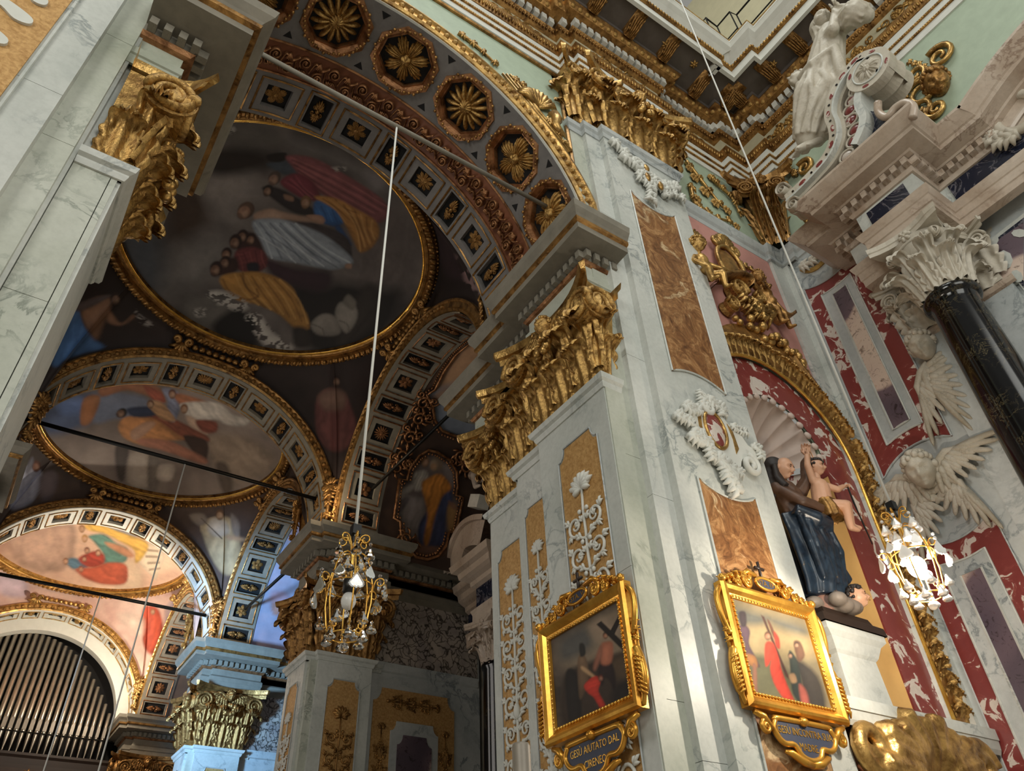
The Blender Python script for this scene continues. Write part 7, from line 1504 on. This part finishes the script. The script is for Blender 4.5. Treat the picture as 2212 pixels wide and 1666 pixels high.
station('gilt framed painting of a fallen man in red and dark cross inside the arch', '', (3.855, 4.53, 3.69), (0, -1, 0), (1, 0, 0), 1.12, .94, [
    (ZL((150, 600), (720, 290), (800, 700), (560, 720), (200, 830)), '#8c7a66', {'f': 12}), (ZL((150, 600), (350, 480), (420, 640), (180, 760)), '#5d5a56', {'f': 12}), (ZL((430, 470), (560, 420), (640, 560), (500, 600)), '#a8907a', {'f': 14}),
    (ZL((180, 900), (420, 760), (560, 720), (790, 680), (870, 1090), (230, 1340)), '#3c3028', {'f': 6}), (ZL((560, 760), (790, 690), (830, 900), (620, 900)), '#5c4a38', {'f': 10}), (ZL((420, 1260), (560, 1140), (700, 1030), (640, 1110), (450, 1270)), '#8a6e4a', {'f': 5}), (ZL((200, 850), (290, 860), (330, 1180), (250, 1320), (210, 1150)), '#27221f', {'f': 3}), (ZL((620, 950), (850, 900), (870, 1080), (600, 1120)), '#2a2320', {'f': 8}),
    (ZL((480, 780), (575, 770), (612, 900), (600, 1000), (560, 920), (520, 900), (500, 960), (465, 880)), '#2c2020'), (ZL((490, 630), (520, 600), (588, 610), (575, 770), (490, 780)), '#b06c52', {'f': 3}), (ZL((488, 630), (500, 700), (450, 830), (425, 810), (460, 680)), '#9a6450'), *fc_(ZL, 527, 548, 7, '#b87a5c', '#2a1a14'),
    (ZL((300, 730), (360, 720), (390, 850), (380, 950), (320, 1080), (300, 940)), '#6b5440', {'f': 2}), (ZL((340, 800), (440, 880), (430, 900), (330, 830)), '#c09a72', {'f': 2}), (ZL((312, 620), (350, 620), (362, 700), (320, 720)), '#2e2b28', {'f': 2}),
    (ZL((350, 960), (420, 890), (470, 890), (485, 940), (470, 1010), (530, 1130), (490, 1155), (430, 1060), (380, 1020)), '#c23a2c', {'f': 2, 'fold': (60, 9, .15)}), *fc_(ZL, 487, 900, 7, '#9a5c48', '#5a2a20'),
    (ZL((640, 372), (668, 395), (600, 540), (568, 505)), '#231b18', {'f': 1, 'sharp': 1}), (ZL((452, 455), (492, 428), (722, 650), (698, 697)), '#231b18', {'f': 1, 'sharp': 1}),
  ], dict(a='#3a322c', b='#5a4e44', s=40), 'STA. V', (('GESÙ AIUTATO DAL', .03), ('CIRENEO', -.07)), 3)
station('gilt framed painting of a red robed man carrying a cross on tall pilaster', '', (5.15, 3.785, 3.75), (1, 0, 0), (0, 1, 0), 1.13, .97, [
    (ZR((210, 430), (780, 560), (850, 800), (330, 800)), '#a8946c', {'f': 16}), (ZR((210, 420), (500, 490), (470, 560), (260, 540)), '#66665e', {'f': 10}), (ZR((520, 500), (790, 570), (800, 640), (600, 580)), '#5c5f5c', {'f': 12}), (ZR((320, 830), (520, 800), (650, 900), (900, 1240), (400, 1160)), '#626044', {'f': 8}), (ZR((400, 1130), (620, 1130), (930, 1230), (420, 1160)), '#a8966a', {'f': 6, 'rag': 8}), (ZR((700, 800), (900, 950), (960, 1240), (820, 1200), (760, 950)), '#35302c', {'f': 5}),
    (ZR((290, 600), (335, 555), (385, 605), (378, 700), (420, 790), (460, 880), (390, 860), (340, 790), (345, 700)), '#57404c', {'f': 2}), (ZR((300, 470), (350, 465), (358, 560), (320, 570)), '#3a2f34', {'f': 2}), (ZR((345, 780), (425, 800), (440, 885), (365, 850)), '#a8703c', {'f': 2}), (ZR((405, 870), (435, 880), (445, 1060), (480, 1105), (420, 1108)), '#9a6850', {'f': 2}),
    (ZR((468, 485), (492, 500), (690, 980), (655, 950)), '#4d2e24', {'f': 1.5, 'sharp': 1}), (ZR((515, 520), (545, 555), (585, 660), (560, 650)), '#6b4434', {'f': 1.5}), (ZR((565, 610), (605, 660), (612, 740), (580, 720)), '#b8402e', {'f': 2}),
    (ZR((500, 705), (555, 695), (600, 800), (625, 900), (670, 1020), (725, 1150), (650, 1130), (570, 1010), (538, 900), (545, 830), (520, 870), (500, 860)), '#d8422c', {'f': 2, 'fold': (20, 12, .16)}), *fc_(ZR, 520, 645, 9, '#c89070', '#5a3a28'),
    (ZR((680, 760), (720, 790), (760, 900), (790, 1160), (710, 1080), (690, 900)), '#2c3632', {'f': 2}), *fc_(ZR, 690, 795, 6, '#c09070', '#23201e'), (ZR((715, 690), (765, 690), (800, 790), (760, 840), (735, 800)), '#6b4c3a', {'f': 2}), *fc_(ZR, 738, 715, 6, '#c09070', '#2a2420'), (ZR((680, 940), (720, 930), (740, 990), (700, 1000)), '#b08a64', {'f': 2}), (ZR((755, 1010), (810, 1060), (835, 1180), (780, 1165)), '#b05a4c', {'f': 3}),
  ], dict(a='#6e644e', b='#8a7c60', s=40), 'STA. IV', (('GESÙ INCONTRA SUA', .03), ('MADRE', -.07)), 5)

# ------------------------------------------------------------------ chandeliers
def drop_mb():
    b = MB(); b.lathe([(.02, 1.0), (.12, .9), (.10, .82), (.2, .6), (.36, .32), (.42, .18), (.3, .05), (.02, 0)], 8); return b
def plaque_mb():
    b = MB(); out = [(.0, 1.0), (.14, .82), (.28, .6), (.42, .42), (.46, .28), (.40, .14), (.25, .05), (.1, .08), (0, -.02)]; pts = out+[(-x, z) for x, z in out[-2:0:-1]]
    b.prism(pts, lambda u, v, q: (u, q, v), -.05, .05); n = len(pts); b.add([(x*.8, -.09, .45+(z-.45)*.8) for x, z in pts], [tuple(range(n))]); b.add([(x*.8, .09, .45+(z-.45)*.8) for x, z in pts], [tuple(range(n))[::-1]]); return b
def chandelier(label, x, y, zb, H_, lit):
    t = thing('chandelier', label, 'chandelier', (x, y, zb), 'crystal chandeliers'); gm_ = 'bright_gold'; cm_ = 'crystal_lit' if lit else 'crystal'
    k = H_/.84; c = Vector((x, y, zb)); P = lambda r, a, z: c+Vector((r*cos(a)*k, r*sin(a)*k, z*k))
    b = MB(); b.box(x-.03, x+.03, y-.03, y+.03, zb+.80*k, zb+.87*k); b.tube([P(0, 0, .74), P(.01, 1, .82)], .02, 6); obj('hook_block', b, M['black_plastic'], t)
    b = MB(); b.lathe([(.006, .76), (.012, .70), (.022, .66), (.012, .63), (.009, .46), (.02, .45)], 12, (0, 0, 0), cap=False); b.v = [tuple(c+Vector(p)*k) for p in b.v]; obj('stem', b, M[gm_], t, smooth=True)
    b = MB(); b.lathe([(.02, .49), (.045, .47), (.045, .39), (.03, .38)], 14); b.v = [tuple(c+Vector(p)*k) for p in b.v]; obj('lamp_socket', b, M['black_plastic'], t, smooth=True)
    b = MB(); rb_ = .066 if lit else .048; b.ell(P(0, 0, .33), rb_*k, rb_*k, rb_*1.25*k, 16, 10); obj('bulb', b, M['bulb_lit' if lit else 'bulb_glass'], t, smooth=True)
    D, Q, Bd = lib('drop', drop_mb, cm_, False), lib('plaque', plaque_mb, cm_, False), lib('bead', bead, cm_)
    for i in range(6):
        a = i*pi/3+.3
        b = MB(); b.tube([P(.012, a, .66), P(.05, a, .665), P(.095, a, .63), P(.13, a, .54), P(.15, a, .42), P(.15, a, .30), P(.13, a, .18), P(.10, a, .10)], .0055*k, 6); bar = obj('cage_bar', b, M[gm_], t, smooth=True)
        b = MB(); sp_ = spiral(.075, .755, .04, 1.2, pi, -1, 16, .4); b.tube([P(.012, a, .66), P(.02, a, .72)] + [P(r, a, z) for r, z in sp_], .005*k, 5); obj('crown_scroll', b, M[gm_], bar, smooth=True)
        b = MB(); sp_ = spiral(.20, .43, .035, 1.1, pi, -1, 14, .5); b.tube([P(.15, a, .36)] + [P(r, a, z) for r, z in sp_], .005*k, 5); obj('side_scroll', b, M[gm_], bar, smooth=True)
        b = MB(); sp_ = spiral(.10, .155, .03, 1.1, 0, 1, 14, .4); b.tube([P(.12, a, .14)] + [P(r, a, z) for r, z in sp_], .005*k, 5); obj('foot_scroll', b, M[gm_], bar, smooth=True)
        for (me_, r, z, s, da) in ((D, .115, .60, .09, 0), (Q, .235, .31, .11, 0), (Q, .19, .42, .085, .5), (D, .115, .05, .085, 0), (D, .16, .13, .085, .5), (D, .08, .50, .11, .5)):
            p = P(r, a+da, z); inst('crystal_drop', me_, frame_m(p, (-sin(a+da), cos(a+da), 0), (-cos(a+da), -sin(a+da), 0), (0, 0, 1), s*k, s*k, s*k), t)
        for r, z, da in ((.115, .715, 0), (.235, .44, 0), (.19, .525, .5), (.115, .15, 0)):
            inst('crystal_bead', Bd, Matrix.Translation(P(r, a+da, z)) @ Matrix.Diagonal((.026*k, .026*k, .026*k, 1)), t)
    for z, r in ((.10, .10), (.42, .15)):
        b = MB(); b.tube([P(r, q, z) for q in np.linspace(0, 2*pi, 31)[:-1]], .005*k, 5, closed=True); obj('ring', b, M[gm_], t, smooth=True)
    for z, s in ((.105, .022), (.075, .022), (.03, .062)): inst('crystal_ball', Bd, Matrix.Translation(c+Vector((0, 0, z*k))) @ Matrix.Diagonal((s*k, s*k, s*k, 1)), t)
    if lit: lamp('chandelier_light', 'POINT', P(0, 0, .21), 120, (1, .86, .68), .035)
    return t
chandelier('unlit gilt crystal chandelier hanging inside the great arch', 1.785, 4.45, 3.41, .86, False)
chandelier('lit crystal chandelier glaring in front of the right wall', 5.50, 2.62, 3.75, .86, True)
# ------------------------------------------------------------------ ropes and tie rods
def cord(name, label, a, b_, r, mat, cat, group=None, n=2):
    m = MB(); m.tube([tuple(Vector(a).lerp(Vector(b_), i/(n-1))) for i in range(n)], r, 8); return tag(obj(name, m, M[mat], None, smooth=True), label, cat, group)
cord('hanging_cable', 'white knotted cable holding the unlit chandelier', (1.784, 4.45, 9.41), (1.785, 4.45, 4.14), .012, 'white_cable', 'cable', 'hanging cables')
cord('hanging_cable', 'white cable holding the lit chandelier, crossing the gilded corner', (5.50, 2.62, 19.5), (5.50, 2.62, 4.60), .011, 'white_cable', 'cable', 'hanging cables')
q = onY(401, 998, 12.03); cord('hanging_cable', 'thin cable hanging from the tie rod of the second dome', (q[0], 12.03, q[2]), (q[0], 12.03, 3.0), .012, 'white_cable', 'cable', 'hanging cables')
q2 = onY(217, 1287, 18.0); cord('hanging_cable', 'thin cable hanging before the organ pipes', (q2[0], 18.0, q2[2]), (q2[0], 18.0, 3.5), .014, 'white_cable', 'cable', 'hanging cables')
p0, p1 = onY(560, 115, 4.45), onY(1170, 440, 4.45); cord('tie_rod', 'pale tie rod across the great arch', (-1.0, 4.45, (p0[2]+p1[2])/2), (3.86, 4.45, (p0[2]+p1[2])/2), .028, 'grey_stucco', 'tie rod', 'iron tie rods')
p0, p1 = onY(55, 905, 12.03), onY(690, 1080, 12.03); cord('tie_rod', 'black tie rod in front of the second dome', p0-[.2, 0, 0], p1, .035, 'iron', 'tie rod', 'iron tie rods')
p0, p1 = onY(0, 1240, 18.0), onY(445, 1330, 18.0); cord('tie_rod', 'black tie rod in front of the organ', p0-[.8, 0, 0], p1, .04, 'iron', 'tie rod', 'iron tie rods')
p0, p1 = onX(985, 882, 4.57), onX(805, 1056, 4.57); cord('tie_rod', 'black tie rod across the nearest chapel arch', p0, p1, .028, 'iron', 'tie rod', 'iron tie rods')
p0, p1 = onX(593, 1262, 4.4), onX(530, 1316, 4.4); cord('tie_rod', 'black tie rod across the blue lit chapel arch', p0-[0, .6, 0], p1, .035, 'iron', 'tie rod', 'iron tie rods')
# ------------------------------------------------------------------ small lamps on the cornices
def spot(label, px, py, z, s, tgt):
    p = Vector(onZ(px, py, z+.12*s*5)); t = thing('spot_lamp', label, 'lamp', (p.x, p.y, z), 'cornice spot lamps'); d_ = (Vector(tgt)-p).normalized(); e = d_.orthogonal().normalized(); g = d_.cross(e)
    b = MB(); b.lathe([(.02, -.16), (.06, -.14), (.075, -.02), (.085, .10), (.08, .11)], 14, cap=False); b.xf(frame_m(p, e, g, d_, s*3, s*3, s*3)); obj('housing', b, M['lamp_white'], t, smooth=True)
    b = MB(); b.ell((0, 0, .08), .075, .075, .02, 12, 6); b.xf(frame_m(p, e, g, d_, s*3, s*3, s*3)); obj('lens', b, M['bulb_glass'], t, smooth=True)
    b = MB(); b.tube([(p.x, p.y, z), tuple(p)], .02*s*3, 6); obj('stand', b, M['lamp_white'], t); return p
spot('white spot lamp on the cornice behind the unlit chandelier', 795, 1148, 8.345, .35, (5.5, 9.0, 9.3))
spot('egg shaped lamp on the blue lit cornice', 523, 1393, 8.345, .45, (2, 14, 10)); spot('small lamp on the corner of the blue lit cornice', 459, 1387, 8.345, .3, (2, 20, 11))
pw = spot('cream lamp on the cornice by the organ pipes', 330, 1556, 8.345, .5, (1.1, 20.5, 11.5)); spot('round lamp on the cornice right of the organ pipes', 358, 1554, 8.345, .5, (1.1, 19, 11.5))
# ------------------------------------------------------------------ altar in the nearest chapel
al = thing('chapel_altar', 'dim marble altar front with black column and broken curved pediment in the nearest chapel', 'altar', (6.9, 10.2, 0))
b = MB(); b.lathe([(.27, 0), (.27, 3.2), (.24, 5.9), (.27, 5.95), (.27, 6.0), (.23, 6.02)], 30, (6.74, 10.22, 0), cap=False); obj('column', b, M['black_marble'], al, smooth=True)
round_capital(al, (6.74, 10.22, 6.02), .25, .72, 'warm_marble')
b = MB(); b.box(6.95, 7.35, 8.3, 11.0, 0, 6.75); obj('back_slab', b, M['cell_breccia'], al)
PAl = [(6.95, 7.2), (6.95, 9.93), (6.50, 9.93), (6.50, 10.52), (6.95, 10.52), (6.95, 11.5)]
b = MB(); mould(b, PAl, [(0, 6.74), (.03, 6.76), (.03, 6.9), (.06, 6.98), (-.1, 7.0)]); obj('architrave', b, M['warm_marble'], al); b = MB(); mould(b, PAl, [(-.02, 6.98), (-.02, 7.4)]); obj('frieze', b, M['navy_marble'], al)
b = MB(); mould(b, PAl, [(-.02, 7.38), (.05, 7.42), (.06, 7.5), (.14, 7.54), (.2, 7.58), (.22, 7.68), (.3, 7.72), (.33, 7.84), (-.1, 7.86)]); obj('cornice', b, M['warm_marble'], al)
bp_ = smooth_poly([tuple(onX(820+x/4.164, 940+y/4.164, 6.55)[1:]) for x, y in ((640, 1270), (660, 1100), (720, 920), (800, 800), (900, 740), (1000, 730))], 5, False)
ribbon(bp_, 6.45, 7.2, -.55, 'curved_pediment', 'warm_marble', al); ribbon(bp_, 6.38, 7.2, -.1, 'pediment_edge', 'warm_marble', al)
q = onX(1035, 1085, 6.4); b = MB(); b.box(q[0]-.12, q[0]+.12, q[1]-.18, q[1]+.18, q[2]-.12, q[2]+.12); b.xf(Matrix.Translation(q) @ Matrix.Rotation(.5, 4, 'X') @ Matrix.Translation(-Vector(q))); bxx = thing('floodlight', 'beige box floodlight above the dim chapel altar', 'lamp', tuple(q)); obj('housing', b, M['lamp_white'], bxx); b = MB(); b.tube([tuple(q), (q[0]+.5, q[1], q[2]-.1)], .02, 6); obj('arm', b, M['iron'], bxx)
q = onX(1030, 1030, 6.6); putto('chapel_putto', 'dim pinkish marble putto seated on the curved pediment of the chapel altar', tuple(q), .2, (((-.1, -.1, .15), (-.1, 0, .15)), ((.15, -.1, -.1), (.1, -.1, -.1))), (((-.1, -.2, -.15), (0, -.05, -.28)), ((.1, -.22, -.1), (.05, -.05, -.28))), 1.0, 'warm_marble', (-.7, -.7, 0))
b = MB(); b.tube([tuple(onX(x, y, 6.6)) for x, y in ((885, 1212), (920, 1235), (955, 1256), (975, 1256))], .02, 6); tag(obj('loose_cable', b, M['iron'], None, smooth=True), 'black cable drooping along the dark chapel wall', 'cable')
# pole in the foreground
q = onY(1125, 1607, 2.5); st = thing('lamp_pole', 'brownish grey cylindrical pole top at the bottom edge below the framed painting', 'pole', (q[0], 2.5, 0))
b = MB(); b.lathe([(.034, .05), (.034, q[2]-.01), (.03, q[2]), (.0, q[2])], 20, (q[0], 2.5, 0), cap=False); obj('tube', b, M['steel_grey'], st, smooth=True); b = MB(); b.lathe([(.18, 0), (.18, .03), (.05, .06)], 24, (q[0], 2.5, 0)); obj('foot', b, M['steel_grey'], st, smooth=True)
# warm lamps of the third bay and of the nearest chapel
lamp('third_bay_lamp', 'SPOT', (3.2, 19.2, 8.8), 800, (1, .87, .70), .1, (.9, 21.0, 11.6), rad(150), .8)
lamp('third_bay_lamp', 'POINT', (2.6, 22.6, 8.9), 150, (1, .85, .66), .12)
lamp('chapel_lamp', 'SPOT', tuple(Vector(onZ(795, 1148, 8.95))+Vector((.15, -.35, .15))), 420, (1, .78, .52), .05, (5.8, 10.6, 9.6), rad(140), .8)
lamp('second_bay_lamp', 'POINT', (3.3, 17.0, 8.75), 55, (1, .78, .5), .08)
lamp('first_bay_lamp', 'POINT', (3.75, 11.0, 8.75), 22, (1, .78, .52), .06)
